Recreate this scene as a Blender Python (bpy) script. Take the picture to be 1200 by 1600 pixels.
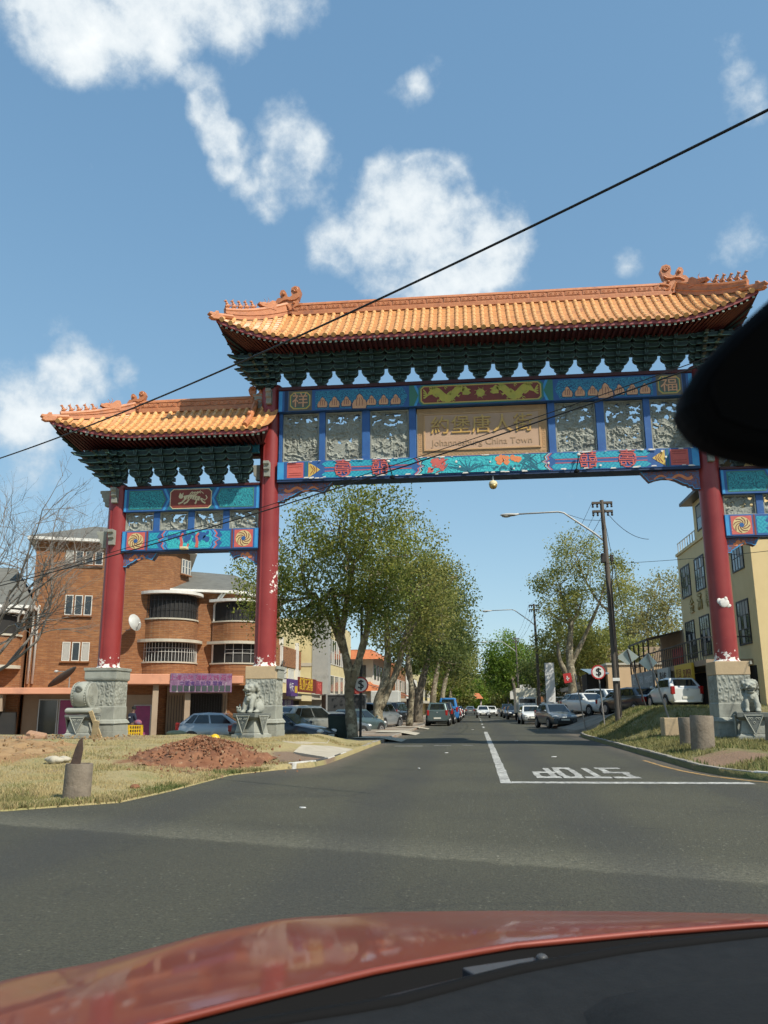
import bpy, bmesh, math, random
import numpy as np
from mathutils import Vector, Matrix, noise as mnoise

for _o in list(bpy.data.objects): bpy.data.objects.remove(_o)
S = bpy.context.scene
COL = S.collection
R = math.radians
random.seed(7)

# ---------------------------------------------------------------- camera
CAMH = 1.35
_psi, _th, _ro = R(6.03), R(13.2), R(0.3)
_F = Vector((-math.sin(_psi)*math.cos(_th), math.cos(_psi)*math.cos(_th), math.sin(_th)))
_R0 = Vector((math.cos(_psi), math.sin(_psi), 0)); _U0 = _R0.cross(_F)
_Rr = _R0*math.cos(_ro) - _U0*math.sin(_ro); _Ur = _U0*math.cos(_ro) + _R0*math.sin(_ro)
cam = bpy.data.cameras.new('camera'); co = bpy.data.objects.new('camera', cam); COL.objects.link(co)
_m = Matrix.Identity(4)
for i in range(3):
    _m[i][0] = _Rr[i]; _m[i][1] = _Ur[i]; _m[i][2] = -_F[i]
_m[2][3] = CAMH
co.matrix_world = _m
cam.sensor_fit = 'HORIZONTAL'; cam.sensor_width = 36; cam.lens = 39.0
cam.clip_start = 0.02; cam.clip_end = 3000
cam.dof.use_dof = True; cam.dof.focus_distance = 32; cam.dof.aperture_fstop = 17
S.camera = co

# ---------------------------------------------------------------- light
SUN = Vector((0.70, -0.57, 1.0)).normalized()
sl = bpy.data.lights.new('sun', 'SUN'); sl.energy = 4.2; sl.angle = R(0.53); sl.color = (1.0, 0.935, 0.82)
so = bpy.data.objects.new('sun', sl); COL.objects.link(so)
so.rotation_euler = SUN.to_track_quat('Z', 'Y').to_euler()
S.view_settings.view_transform = 'Standard'; S.view_settings.look = 'None'
S.view_settings.exposure = 0.45; S.view_settings.gamma = 1.0
S.render.engine = 'CYCLES'
S.cycles.use_denoising = True
S.cycles.use_adaptive_sampling = True; S.cycles.adaptive_threshold = 0.03
S.cycles.max_bounces = 5; S.cycles.diffuse_bounces = 2; S.cycles.glossy_bounces = 2; S.cycles.transparent_max_bounces = 12
S.cycles.sample_clamp_indirect = 4

# ---------------------------------------------------------------- sky with fair-weather clouds
W = bpy.data.worlds.new('World'); S.world = W; W.use_nodes = True
W.cycles.sampling_method = 'MANUAL'; W.cycles.sample_map_resolution = 256
def build_world():
    nt = W.node_tree; N = nt.nodes; L = nt.links; N.clear()
    def nd(t, **k):
        n = N.new(t)
        for a, b in k.items(): setattr(n, a, b)
        return n
    def mth(op, a, b=None, cl=False):
        n = nd('ShaderNodeMath', operation=op); n.use_clamp = cl
        for i, v in enumerate((a, b)):
            if v is None: continue
            if isinstance(v, (int, float)): n.inputs[i].default_value = v
            else: L.new(v, n.inputs[i])
        return n.outputs[0]
    out = nd('ShaderNodeOutputWorld'); bg = nd('ShaderNodeBackground'); bg.inputs[1].default_value = 0.15
    sky = nd('ShaderNodeTexSky', sky_type='NISHITA'); sky.sun_disc = False
    sky.sun_elevation = math.asin(SUN.z); sky.sun_rotation = math.atan2(SUN.x, SUN.y)
    sky.air_density = 1.0; sky.dust_density = 1.6; sky.ozone_density = 2.0; sky.altitude = 1700   # Johannesburg
    tc = nd('ShaderNodeTexCoord'); D = tc.outputs['Generated']
    # domain-warped direction so that cloud outlines are ragged
    n1 = nd('ShaderNodeTexNoise'); n1.inputs['Scale'].default_value = 7; n1.inputs['Detail'].default_value = 9; n1.inputs['Roughness'].default_value = 0.62
    L.new(D, n1.inputs['Vector'])
    n2 = nd('ShaderNodeTexNoise'); n2.inputs['Scale'].default_value = 3.1; n2.inputs['Detail'].default_value = 6; n2.inputs['Roughness'].default_value = 0.55
    L.new(D, n2.inputs['Vector'])
    n3 = nd('ShaderNodeTexNoise'); n3.inputs['Scale'].default_value = 26; n3.inputs['Detail'].default_value = 6; n3.inputs['Roughness'].default_value = 0.6
    L.new(D, n3.inputs['Vector'])
    blobs = CLOUDS
    acc = None
    for (x, y, r, a) in blobs:
        d = (_F + _Rr*((x-600)/1300) + _Ur*((800-y)/1300)).normalized(); rr = r/1300*1.15; a = a*(.83 if r > 60 else .92); k = a/(rr*rr/2)
        dn = nd('ShaderNodeVectorMath', operation='DOT_PRODUCT'); L.new(D, dn.inputs[0]); dn.inputs[1].default_value = d
        ma = nd('ShaderNodeMath', operation='MULTIPLY_ADD'); ma.use_clamp = True; L.new(dn.outputs['Value'], ma.inputs[0]); ma.inputs[1].default_value = k; ma.inputs[2].default_value = a-k
        acc = ma.outputs[0] if acc is None else mth('ADD', acc, ma.outputs[0])
    acc = mth('MINIMUM', acc, .92)
    # scattered fair-weather cloud over the rest of the sky (outside the placed ones)
    fb = mth('MULTIPLY', mth('SUBTRACT', n1.outputs[0], 0.5), 2.2)
    fine = mth('MULTIPLY', mth('SUBTRACT', n3.outputs[0], 0.5), 1.3)
    dens = mth('ADD', mth('ADD', mth('MULTIPLY', acc, 1.25), fb), mth('SUBTRACT', fine, 0.80))
    gen = mth('SUBTRACT', mth('ADD', mth('MULTIPLY', mth('SUBTRACT', n2.outputs[0], 0.5), 3.0), mth('MULTIPLY', fb, 0.6)), 0.85)
    dens = mth('MAXIMUM', dens, gen)
    sm = nd('ShaderNodeMapRange', interpolation_type='SMOOTHSTEP'); sm.inputs[1].default_value = -0.30; sm.inputs[2].default_value = 0.56
    sm.inputs[3].default_value = 0; sm.inputs[4].default_value = 0.93
    L.new(dens, sm.inputs[0])
    mix = nd('ShaderNodeMix', data_type='RGBA')
    L.new(sm.outputs[0], mix.inputs[0]); 
    sp = nd('ShaderNodeSeparateColor'); L.new(sky.outputs[0], sp.inputs[0]); cb = nd('ShaderNodeCombineColor')
    for i, (a, g) in enumerate(((1.10, .647), (1.53, .52), (1.98, .40))):      # film response of the hazy spring sky
        L.new(mth('MULTIPLY', mth('POWER', sp.outputs[i], g), a), cb.inputs[i])
    L.new(cb.outputs[0], mix.inputs[6])
    cm = nd('ShaderNodeMix', data_type='RGBA'); cm.inputs[6].default_value = (3.3, 3.75, 4.15, 1); cm.inputs[7].default_value = (5.3, 5.4, 5.4, 1)
    cr = nd('ShaderNodeMapRange'); cr.inputs[1].default_value = .1; cr.inputs[2].default_value = .95; L.new(dens, cr.inputs[0]); L.new(cr.outputs[0], cm.inputs[0])
    L.new(cm.outputs[2], mix.inputs[7])
    L.new(mix.outputs[2], bg.inputs[0]); L.new(bg.outputs[0], out.inputs[0])
CLOUDS = [(60,5,110,.8),(180,20,105,.85),(300,25,90,.85),(390,8,70,.7),(480,-8,60,.55),(90,60,60,.4),
          (318,150,38,.7),(335,190,42,.8),(352,235,42,.8),(362,275,36,.65),(450,205,62,.8),(475,260,66,.85),(435,300,50,.7),(400,330,42,.45),
          (640,330,90,.85),(715,350,105,.9),(640,410,100,.85),(555,395,75,.7),(790,375,70,.75),(630,285,60,.6),(690,280,50,.55),(500,390,50,.5),(720,440,110,.7),(570,265,50,.30),(520,350,55,.42),
          (632,150,38,.7),(675,118,34,.65),(1145,84,34,.6),(1165,158,46,.75),(1155,375,52,.7),(985,410,32,.7),
          (50,590,95,.85),(140,595,65,.8),(100,500,40,.42),(215,582,32,.5),(60,705,100,.6),(640,800,34,.65),(870,790,60,.36)]
build_world()

# ---------------------------------------------------------------- helpers
def lin(c):
    return tuple((v/255/12.92 if v/255 <= 0.04045 else ((v/255+0.055)/1.055)**2.4) for v in c)

def tag(o, label=None, cat=None, group=None, kind=None):
    if label: o['label'] = label
    if cat: o['category'] = cat
    if group: o['group'] = group
    if kind: o['kind'] = kind
    return o

def thing(name, label, cat, loc=(0,0,0), rz=0.0, group=None):
    o = bpy.data.objects.new(name, None); o.empty_display_size = 0.3; COL.objects.link(o)
    o.location = loc; o.rotation_euler = (0, 0, rz)
    return tag(o, label, cat, group)

def link(name, me, parent=None, loc=(0,0,0), rz=0.0):
    o = bpy.data.objects.new(name, me); COL.objects.link(o); o.location = loc; o.rotation_euler = (0,0,rz)
    if parent: o.parent = parent
    return o

def copy_tree(o, parent=None):
    c = o.copy(); COL.objects.link(c); c.parent = parent
    for ch in o.children: copy_tree(ch, c)
    return c

class MB:
    """collects faces and links them as one mesh object"""
    def __init__(s): s.v = []; s.f = []; s.m = []; s.cur = 0
    def slot(s, i): s.cur = i; return s
    def add(s, vs, fs, M=None):
        o = len(s.v)
        if M is not None: s.v += [tuple(M @ Vector(p)) for p in vs]
        else: s.v += [tuple(p) for p in vs]
        s.f += [tuple(i+o for i in f) for f in fs]; s.m += [s.cur]*len(fs); return s
    def box(s, x0, x1, y0, y1, z0, z1, M=None):
        return s.add([(x0,y0,z0),(x1,y0,z0),(x1,y1,z0),(x0,y1,z0),(x0,y0,z1),(x1,y0,z1),(x1,y1,z1),(x0,y1,z1)],
                     [(0,3,2,1),(4,5,6,7),(0,1,5,4),(1,2,6,5),(2,3,7,6),(3,0,4,7)], M)
    def frust(s, x0, x1, y0, y1, z0, z1, ix, iy=None, M=None):
        iy = ix if iy is None else iy
        return s.add([(x0,y0,z0),(x1,y0,z0),(x1,y1,z0),(x0,y1,z0),(x0+ix,y0+iy,z1),(x1-ix,y0+iy,z1),(x1-ix,y1-iy,z1),(x0+ix,y1-iy,z1)],
                     [(0,3,2,1),(4,5,6,7),(0,1,5,4),(1,2,6,5),(2,3,7,6),(3,0,4,7)], M)
    def prism(s, pts, y0, y1, M=None):
        """polygon in x,z extruded from y0 to y1"""
        n = len(pts)
        vs = [(p[0], y0, p[1]) for p in pts] + [(p[0], y1, p[1]) for p in pts]
        fs = [tuple(range(n)), tuple(range(2*n-1, n-1, -1))] + [(i, i+n, (i+1) % n+n, (i+1) % n) for i in range(n)]
        return s.add(vs, fs, M)
    def prismz(s, pts, z0, z1, M=None):
        n = len(pts)
        vs = [(p[0], p[1], z0) for p in pts] + [(p[0], p[1], z1) for p in pts]
        fs = [tuple(range(n))[::-1], tuple(range(n, 2*n))] + [(i, (i+1) % n, (i+1) % n+n, i+n) for i in range(n)]
        return s.add(vs, fs, M)
    def tube(s, pts, r, n=6, cap=True, M=None):
        pts = [Vector(p) for p in pts]; rr = r if isinstance(r, (list, tuple)) else [r]*len(pts)
        vs = []; fs = []
        up = Vector((0,0,1)); side = None
        for i, p in enumerate(pts):
            t = (pts[min(i+1, len(pts)-1)] - pts[max(i-1, 0)])
            t = t.normalized() if t.length > 1e-9 else Vector((0,0,1))
            if side is None:
                a = up if abs(t.z) < 0.9 else Vector((1,0,0)); side = t.cross(a).normalized()
            else:
                side = (side - t*side.dot(t)); side = side.normalized() if side.length > 1e-6 else t.orthogonal().normalized()
            b = t.cross(side)
            for k in range(n):
                an = 2*math.pi*k/n; vs.append(p + (side*math.cos(an) + b*math.sin(an))*rr[i])
        for i in range(len(pts)-1):
            for k in range(n):
                fs.append((i*n+k, i*n+(k+1) % n, (i+1)*n+(k+1) % n, (i+1)*n+k))
        if cap:
            fs.append(tuple(range(n))[::-1]); fs.append(tuple((len(pts)-1)*n+k for k in range(n)))
        return s.add(vs, fs, M)
    def lathe(s, prof, n=24, M=None, sx=1, sy=1):
        vs = []; fs = []
        for r, z in prof:
            for k in range(n):
                a = 2*math.pi*k/n; vs.append((r*math.cos(a)*sx, r*math.sin(a)*sy, z))
        for i in range(len(prof)-1):
            for k in range(n): fs.append((i*n+k, i*n+(k+1) % n, (i+1)*n+(k+1) % n, (i+1)*n+k))
        fs.append(tuple(range(n))[::-1]); fs.append(tuple((len(prof)-1)*n+k for k in range(n)))
        return s.add(vs, fs, M)
    def sheet(s, rows, M=None, closed=False):
        h = len(rows); w = len(rows[0]); vs = [p for r in rows for p in r]
        fs = [(i*w+j, i*w+(j+1) % w, (i+1)*w+(j+1) % w, (i+1)*w+j) for i in range(h-1) for j in range(w if closed else w-1)]
        return s.add(vs, fs, M)
    def ball(s, c, r, n=8, m=6, M=None):
        r = r if isinstance(r, (tuple, list)) else (r, r, r)
        prof = [(math.sin(math.pi*i/m), -math.cos(math.pi*i/m)) for i in range(m+1)]
        prof[0] = (0.02, -1); prof[-1] = (0.02, 1)
        T = Matrix.Translation(c) @ Matrix.Diagonal((r[0], r[1], r[2], 1))
        return s.lathe(prof, n, (M @ T) if M is not None else T)
    def mesh(s, name, mats, smooth=False, fix=True, auto=None):
        me = bpy.data.meshes.new(name); me.from_pydata(s.v, [], s.f)
        ml = mats if isinstance(mats, (list, tuple)) else [mats]
        for mm in ml: me.materials.append(mm)
        if len(ml) > 1: me.polygons.foreach_set('material_index', s.m)
        if smooth: me.polygons.foreach_set('use_smooth', [True]*len(me.polygons))
        if fix:
            bm = bmesh.new(); bm.from_mesh(me); bmesh.ops.recalc_face_normals(bm, faces=bm.faces); bm.to_mesh(me); bm.free()
        me.update()
        if auto and smooth:
            try: me.set_sharp_from_angle(angle=R(auto))
            except Exception: pass
        return me
    def build(s, name, mats, parent=None, loc=(0,0,0), rz=0.0, smooth=False, fix=True, bevel=0, seg=2, auto=None):
        o = link(name, s.mesh(name, mats, smooth, fix, auto), parent, loc, rz)
        if bevel:
            b = o.modifiers.new('bevel', 'BEVEL'); b.width = bevel; b.segments = seg; b.limit_method = 'ANGLE'; b.angle_limit = R(35)
        return o

def rotm(rx=0, ry=0, rz=0, loc=(0,0,0)):
    return Matrix.Translation(loc) @ Matrix.Rotation(rz, 4, 'Z') @ Matrix.Rotation(ry, 4, 'Y') @ Matrix.Rotation(rx, 4, 'X')

_txt = {}
def text_mesh(body, size=1.0, depth=0.02, mat=None, res=2, align='CENTER'):
    key = (body, size, depth, align)
    cu = bpy.data.curves.new('lettering', 'FONT'); cu.body = body; cu.size = size; cu.extrude = depth/2; cu.align_x = align; cu.align_y = 'CENTER'; cu.resolution_u = res
    ob = bpy.data.objects.new('lettering_tmp', cu); COL.objects.link(ob)
    dg = bpy.context.evaluated_depsgraph_get(); dg.update()
    me = bpy.data.meshes.new_from_object(ob.evaluated_get(dg))
    bpy.data.objects.remove(ob); bpy.data.curves.remove(cu)
    me.materials.clear()
    if mat: me.materials.append(mat)
    return me
def text(name, body, size, mat, parent, loc, rot=(math.pi/2, 0, 0), depth=0.02, res=2, sx=1.0, align='CENTER'):
    o = link(name, text_mesh(body, size, depth, mat, res, align), parent, loc); o.rotation_euler = rot; o.scale = (sx, 1, 1)
    return o

# ---------------------------------------------------------------- materials
MATS = {}
def mat(name, c, c2=None, scale=4.0, rough=0.7, bump=0.0, bscale=None, metal=0.0, detail=6, spec=0.5, c3=None, s3=0.6, t3=(0.55,0.7), stretch=(1,1,1), coat=0.0, transl=0.0, coord='Object', rv=0.0):
    if name in MATS: return MATS[name]
    m = bpy.data.materials.new(name); m.use_nodes = True; nt = m.node_tree; N = nt.nodes; L = nt.links
    b = N['Principled BSDF']; b.inputs['Base Color'].default_value = (*c, 1); b.inputs['Roughness'].default_value = rough
    b.inputs['Metallic'].default_value = metal; b.inputs['Specular IOR Level'].default_value = spec
    if coat: b.inputs['Coat Weight'].default_value = coat; b.inputs['Coat Roughness'].default_value = 0.05
    vec = None
    if c2 or bump or c3:
        tc = N.new('ShaderNodeTexCoord'); mp = N.new('ShaderNodeMapping'); mp.inputs['Scale'].default_value = stretch
        L.new(tc.outputs[coord], mp.inputs[0]); vec = mp.outputs[0]
    col = None
    if c2:
        n = N.new('ShaderNodeTexNoise'); n.inputs['Scale'].default_value = scale; n.inputs['Detail'].default_value = detail; n.inputs['Roughness'].default_value = 0.62
        L.new(vec, n.inputs['Vector'])
        r = N.new('ShaderNodeValToRGB'); r.color_ramp.elements[0].position = 0.32; r.color_ramp.elements[1].position = 0.68
        r.color_ramp.elements[0].color = (*c, 1); r.color_ramp.elements[1].color = (*c2, 1)
        L.new(n.outputs[0], r.inputs[0]); col = r.outputs[0]
        if rv:
            mr = N.new('ShaderNodeMapRange'); mr.inputs[3].default_value = max(0.02, rough-rv); mr.inputs[4].default_value = min(1, rough+rv)
            L.new(n.outputs[0], mr.inputs[0]); L.new(mr.outputs[0], b.inputs['Roughness'])
    if c3:
        n = N.new('ShaderNodeTexNoise'); n.inputs['Scale'].default_value = s3; n.inputs['Detail'].default_value = 8; n.inputs['Roughness'].default_value = 0.6
        L.new(vec, n.inputs['Vector'])
        mr = N.new('ShaderNodeMapRange'); mr.inputs[1].default_value = t3[0]; mr.inputs[2].default_value = t3[1]
        L.new(n.outputs[0], mr.inputs[0])
        mx = N.new('ShaderNodeMix'); mx.data_type = 'RGBA'; L.new(mr.outputs[0], mx.inputs[0])
        if col: L.new(col, mx.inputs[6])
        else: mx.inputs[6].default_value = (*c, 1)
        mx.inputs[7].default_value = (*c3, 1); col = mx.outputs[2]
    if col: L.new(col, b.inputs['Base Color'])
    if bump:
        n = N.new('ShaderNodeTexNoise'); n.inputs['Scale'].default_value = bscale or scale*3; n.inputs['Detail'].default_value = 5
        L.new(vec, n.inputs['Vector'])
        bp = N.new('ShaderNodeBump'); bp.inputs['Strength'].default_value = bump; bp.inputs['Distance'].default_value = 0.03
        L.new(n.outputs[0], bp.inputs['Height']); L.new(bp.outputs[0], b.inputs['Normal'])
    if transl:
        out = N['Material Output']; tr = N.new('ShaderNodeBsdfTranslucent'); mx = N.new('ShaderNodeMixShader'); mx.inputs[0].default_value = transl
        if col: L.new(col, tr.inputs['Color'])
        else: tr.inputs['Color'].default_value = (*c, 1)
        L.new(b.outputs[0], mx.inputs[1]); L.new(tr.outputs[0], mx.inputs[2]); L.new(mx.outputs[0], out.inputs[0])
    MATS[name] = m
    return m

class NT:
    """tiny wrapper for hand-wired materials"""
    def __init__(s, name, rough=0.7):
        s.m = bpy.data.materials.new(name); s.m.use_nodes = True; s.N = s.m.node_tree.nodes; s.L = s.m.node_tree.links
        s.b = s.N['Principled BSDF']; s.b.inputs['Roughness'].default_value = rough; MATS[name] = s.m
        s.tc = s.N.new('ShaderNodeTexCoord')
    def n(s, t, ins=None, **k):
        nd = s.N.new(t)
        for a, b in k.items(): setattr(nd, a, b)
        for i, v in (ins or {}).items(): s.put(nd.inputs[i], v)
        return nd
    def put(s, sock, v):
        if isinstance(v, bpy.types.NodeSocket): s.L.new(v, sock)
        else:
            try: sock.default_value = v
            except Exception: sock.default_value = (*v, 1)
    def math(s, op, a, b=0.0, cl=False):
        nd = s.n('ShaderNodeMath', {0: a, 1: b}, operation=op); nd.use_clamp = cl; return nd.outputs[0]
    def noise(s, vec, scale, detail=5, rough=0.6): return s.n('ShaderNodeTexNoise', {'Vector': vec, 'Scale': scale, 'Detail': detail, 'Roughness': rough}).outputs[0]
    def ramp(s, v, lo, hi, a=0.0, b=1.0): return s.n('ShaderNodeMapRange', {0: v, 1: lo, 2: hi, 3: a, 4: b}).outputs[0]
    def mix(s, f, a, b):
        nd = s.N.new('ShaderNodeMix'); nd.data_type = 'RGBA'
        for sock, v in ((nd.inputs[0], f), (nd.inputs[6], a), (nd.inputs[7], b)): s.put(sock, v)
        return nd.outputs[2]
    def base(s, v): s.put(s.b.inputs['Base Color'], v)
    def bump(s, h, strength=0.3, dist=0.02):
        bp = s.n('ShaderNodeBump', {'Height': h, 'Strength': strength, 'Distance': dist}); s.L.new(bp.outputs[0], s.b.inputs['Normal'])
    def sep(s, vec): return s.n('ShaderNodeSeparateXYZ', {0: vec}).outputs
# ================================================================ ground, road, verges
def sm(a, b, x):
    t = min(1, max(0, (x-a)/(b-a))); return t*t*(3-2*t)
def interp(x, tab):
    if x <= tab[0][0]: return tab[0][1]
    for (a, b), (c, d) in zip(tab, tab[1:]):
        if x <= c: return b + (d-b)*(x-a)/(c-a)
    return tab[-1][1]
def fbm(x, y, z=0.0, o=4): return mnoise.fractal(Vector((x, y, z)), 1.0, 2.0, o)
LB = [(10.2,-60),(10.5,-18),(10.9,-9),(11.3,-6.4),(12.4,-5.25),(14,-5.1),(17.5,-5.05),(19.0,-4.4),(19.8,-3.8),(21,-3.65),(330,-3.65)]
RB = [(14.2,60),(14.5,12),(15.0,8.2),(15.7,6.3),(16.6,5.3),(17.6,4.85),(19,4.65),(38.5,4.65),(41,4.85),(43,5.4),(44,6.2),(44.6,8),(330,8)]
def h_left(X, Y):
    xb = interp(Y, LB); d = max(0, xb-X)
    m = 0.02 + 0.40*sm(11.5, 25, Y)*sm(0, 2.2, d)
    back = sm(30.2, 33, Y)
    low = 0.10 + (-0.45)*sm(2.6, 5.0, d)
    z = m*(1-back) + low*back
    if Y > 19 and d < 0.6: z = max(z, 0.11)
    return z
def h_right(X, Y):
    xb = interp(Y, RB) if Y < 44 else 5.0
    d = max(0, X-xb)
    T = 0.33 + 0.94*sm(29.6, 32.5, Y)
    if Y > 43.5: T = 1.27 + (0.84-1.27)*sm(43.5, 49, Y)
    T += (0.12*sm(9, 16, X) if Y < 44 else 0)
    return 0.12 + (T-0.12)*sm(0, 2.8 if Y > 29.6 else 1.6, d)

# asphalt: worn aggregate, a paler swept band where traffic turns, dark tyre polish, oil spots
def asphalt():
    t = NT('asphalt', 0.85); v = t.tc.outputs['Object']
    fine = t.noise(v, 55, 3, 0.7); mid = t.noise(v, 3.2, 6); big = t.noise(v, 0.28, 4)
    spk = t.n('ShaderNodeTexVoronoi', {'Vector': v, 'Scale': 38.0}).outputs['Distance']
    c = t.mix(t.ramp(fine, .3, .7), (0.031,0.030,0.0185), (0.082,0.078,0.049))
    c = t.mix(t.ramp(mid, .35, .75, 0, .55), c, (0.065,0.061,0.037))
    c = t.mix(t.ramp(big, .42, .62, 0, .6), c, (0.034,0.033,0.023))
    c = t.mix(t.math('MULTIPLY', t.ramp(spk, .05, .18, 1, 0), .6), c, (0.18,0.172,0.12))
    grit = t.noise(v, 130, 2, .8); c = t.mix(t.ramp(grit, .56, .66, 0, .5), c, (0.15,0.143,0.105)); c = t.mix(t.ramp(grit, .36, .44, .6, 0), c, (0.014,0.014,0.013))
    wv = t.n('ShaderNodeVectorMath', {0: v, 1: t.n('ShaderNodeTexNoise', {'Vector': v, 'Scale': 1.4, 'Detail': 4.0}).outputs[1]}, operation='ADD').outputs[0]
    ck = t.n('ShaderNodeTexVoronoi', {'Vector': wv, 'Scale': .26}, feature='DISTANCE_TO_EDGE').outputs['Distance']
    c = t.mix(t.math('MULTIPLY', t.ramp(ck, .004, .012, 1, 0), t.ramp(big, .48, .54, 0, .35)), c, (0.018,0.018,0.016))
    sx, sy, sz = t.sep(v)
    # swept paler gravel band
    ln = t.math('ADD', t.math('ADD', sy, t.math('MULTIPLY', sx, 0.36)), t.math('MULTIPLY', t.math('SUBTRACT', mid, .5), .35))
    e = t.math('SUBTRACT', ln, 8.0)                       # seam between the older junction surface and the newer, darker lane
    c = t.mix(t.ramp(e, -.25, .08, .32, 0), c, (0.034,0.033,0.024))
    band = t.math('MULTIPLY', t.math('MULTIPLY', t.ramp(e, -.06, .08), t.ramp(e, .10, 1.3, 1, 0)), t.ramp(t.noise(v, 15, 5, .85), .38, .62, .05, 1))
    c = t.mix(t.math('MULTIPLY', band, .52), c, (0.20,0.188,0.135))
    chip = t.n('ShaderNodeTexVoronoi', {'Vector': v, 'Scale': 17.0}); cd = t.math('MULTIPLY', t.ramp(chip.outputs['Distance'], .10, .24, 1, 0), t.ramp(t.sep(chip.outputs['Color'])[0], .62, .74))
    c = t.mix(t.math('MULTIPLY', cd, t.ramp(e, -.1, .3, .35, .8)), c, (0.24,0.228,0.17))
    dk = t.n('ShaderNodeTexVoronoi', {'Vector': v, 'Scale': 11.0}); dd = t.math('MULTIPLY', t.ramp(dk.outputs['Distance'], .10, .30, 1, 0), t.ramp(t.sep(dk.outputs['Color'])[1], .60, .8))
    c = t.mix(t.math('MULTIPLY', dd, .45), c, (0.020,0.020,0.017))
    # dusty edges along the kerbs
    e1 = t.ramp(t.math('ADD', sx, t.math('MULTIPLY', t.math('SUBTRACT', mid, .5), 1.1)), 4.0, 4.6)
    e2 = t.ramp(t.math('ADD', sx, t.math('MULTIPLY', t.math('SUBTRACT', mid, .5), 1.1)), -2.9, -3.7)
    far = t.ramp(sy, 17, 20)
    c = t.mix(t.math('MULTIPLY', t.math('MULTIPLY', t.math('MAXIMUM', e1, e2), far), .6), c, (0.16,0.125,0.09))
    # tyre polish tracks
    w = t.n('ShaderNodeTexWave', {'Vector': v, 'Scale': 0.11, 'Distortion': 2.0, 'Detail': 3.0, 'Detail Scale': 0.6}, bands_direction='X').outputs[0]
    c = t.mix(t.math('MULTIPLY', t.ramp(w, .6, .95), .35), c, (0.028,0.028,0.028))
    gr = t.math('MULTIPLY', t.ramp(t.noise(v, 42, 3, .85), .32, .68, .55, 1.45), t.ramp(t.noise(v, 16, 3, .8), .3, .7, .8, 1.2))
    c = t.n('ShaderNodeVectorMath', {0: c, 1: gr}, operation='MULTIPLY').outputs[0]
    t.base(c); t.bump(t.math('ADD', fine, t.math('MULTIPLY', spk, .6)), 0.6, 0.015)
    return t.m
M_ASPH = asphalt()
rb = MB()
rb.add([(-120,-40,0),(120,-40,0),(120,11.0,0),(-120,11.0,0)], [(0,1,2,3)])
rb.add([(-60,11,0),(60,11,0),(60,19.5,0),(-60,19.5,0)], [(0,1,2,3)]) if False else None
rb.add([(-14,11,0),(16,11,0),(16,14.6,0),(-5.4,19.5,0),(-14,13,0)], [(0,1,2,3,4)])
rb.add([(16,14.6,0),(5.4,19.5,0),(-5.4,19.5,0)], [(0,1,2)])
rb.add([(16,11,0),(60,11,0),(60,14.6,0),(16,14.6,0)], [(0,1,2,3)])
rb.add([(-5.4,19.5,0),(5.4,19.5,0),(5.4,43,0),(-5.4,43,0)], [(0,1,2,3)])
rb.add([(-5.4,43,0),(9,43,0),(9,47,0),(5.6,50,0),(5.6,420,0),(-5.4,420,0)], [(0,1,2,3,4,5)])
tag(rb.build('road', M_ASPH, fix=False), kind='structure')
gnd = MB().add([(-900,-300,-.62),(900,-300,-.62),(900,1500,-.62),(-900,1500,-.62)], [(0,1,2,3)])
tag(gnd.build('ground', mat('far_ground', (0.10,0.09,0.06), (0.16,0.14,0.09), scale=.05, rough=.95), fix=False), kind='structure')

def verge_mat(name, dry, green, soil, pits=()):
    t = NT(name, 0.95); v = t.tc.outputs['Object']
    a = t.noise(v, 1.1, 6, .65); b = t.noise(v, 14, 4, .7); c0 = t.noise(v, .5, 5)
    sx, sy, sz = t.sep(v)
    c = t.mix(t.ramp(b, .3, .72), tuple(k*.72 for k in dry), dry)
    c = t.mix(t.ramp(a, .5, .66, 0, .75), c, green)
    c = t.mix(t.ramp(c0, .60, .72, 0, .7), c, soil)
    for (px, py, rx, ry, col) in pits:
        dx = t.math('DIVIDE', t.math('SUBTRACT', sx, px), rx); dy = t.math('DIVIDE', t.math('SUBTRACT', sy, py), ry)
        d = t.math('SQRT', t.math('ADD', t.math('MULTIPLY', dx, dx), t.math('MULTIPLY', dy, dy)))
        d = t.math('ADD', d, t.math('MULTIPLY', t.math('SUBTRACT', a, .5), 1.3))
        c = t.mix(t.ramp(d, .75, 1.0, 1, 0), c, t.mix(t.ramp(b, .3, .7), tuple(k*.75 for k in col), col))
    t.base(c); t.bump(t.math('ADD', b, t.math('MULTIPLY', a, .8)), .8, .06)
    return t.m
M_VERGE = verge_mat('dry_verge', (0.39,0.315,0.15), (0.22,0.215,0.075), (0.27,0.19,0.11),
    [(-13.0,19.3,3.3,4.4,(0.36,0.20,0.085)), (-6.4,19.3,1.75,2.1,(0.24,0.105,0.05)), (-4.3,21.5,.8,2.2,(0.22,0.15,0.10)), (-15,27,6,2.5,(0.30,0.22,0.13))])
M_BANK = verge_mat('green_bank', (0.22,0.19,0.075), (0.085,0.115,0.032), (0.14,0.10,0.05),
    [(5.45,19.6,.8,1.7,(0.27,0.17,0.105)), (9.8,24.5,1.5,2.0,(0.22,0.085,0.04))])
M_PAVE = mat('street_pavement', (0.20,0.165,0.125), (0.30,0.255,0.20), scale=.9, rough=.9, bump=.4, bscale=14, c3=(0.20,0.13,0.085), s3=.35, t3=(.5,.62))
M_CONC = mat('pale_concrete', (0.36,0.32,0.245), (0.47,0.42,0.33), scale=2.2, rough=.9, bump=.25, bscale=20, c3=(0.28,0.24,0.18), s3=1.1, t3=(.58,.75))
M_KERB = mat('kerb_concrete', (0.22,0.20,0.165), (0.33,0.30,0.25), scale=3, rough=.95, bump=.4, bscale=18, c3=(0.13,0.11,0.09), s3=2.2)
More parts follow.
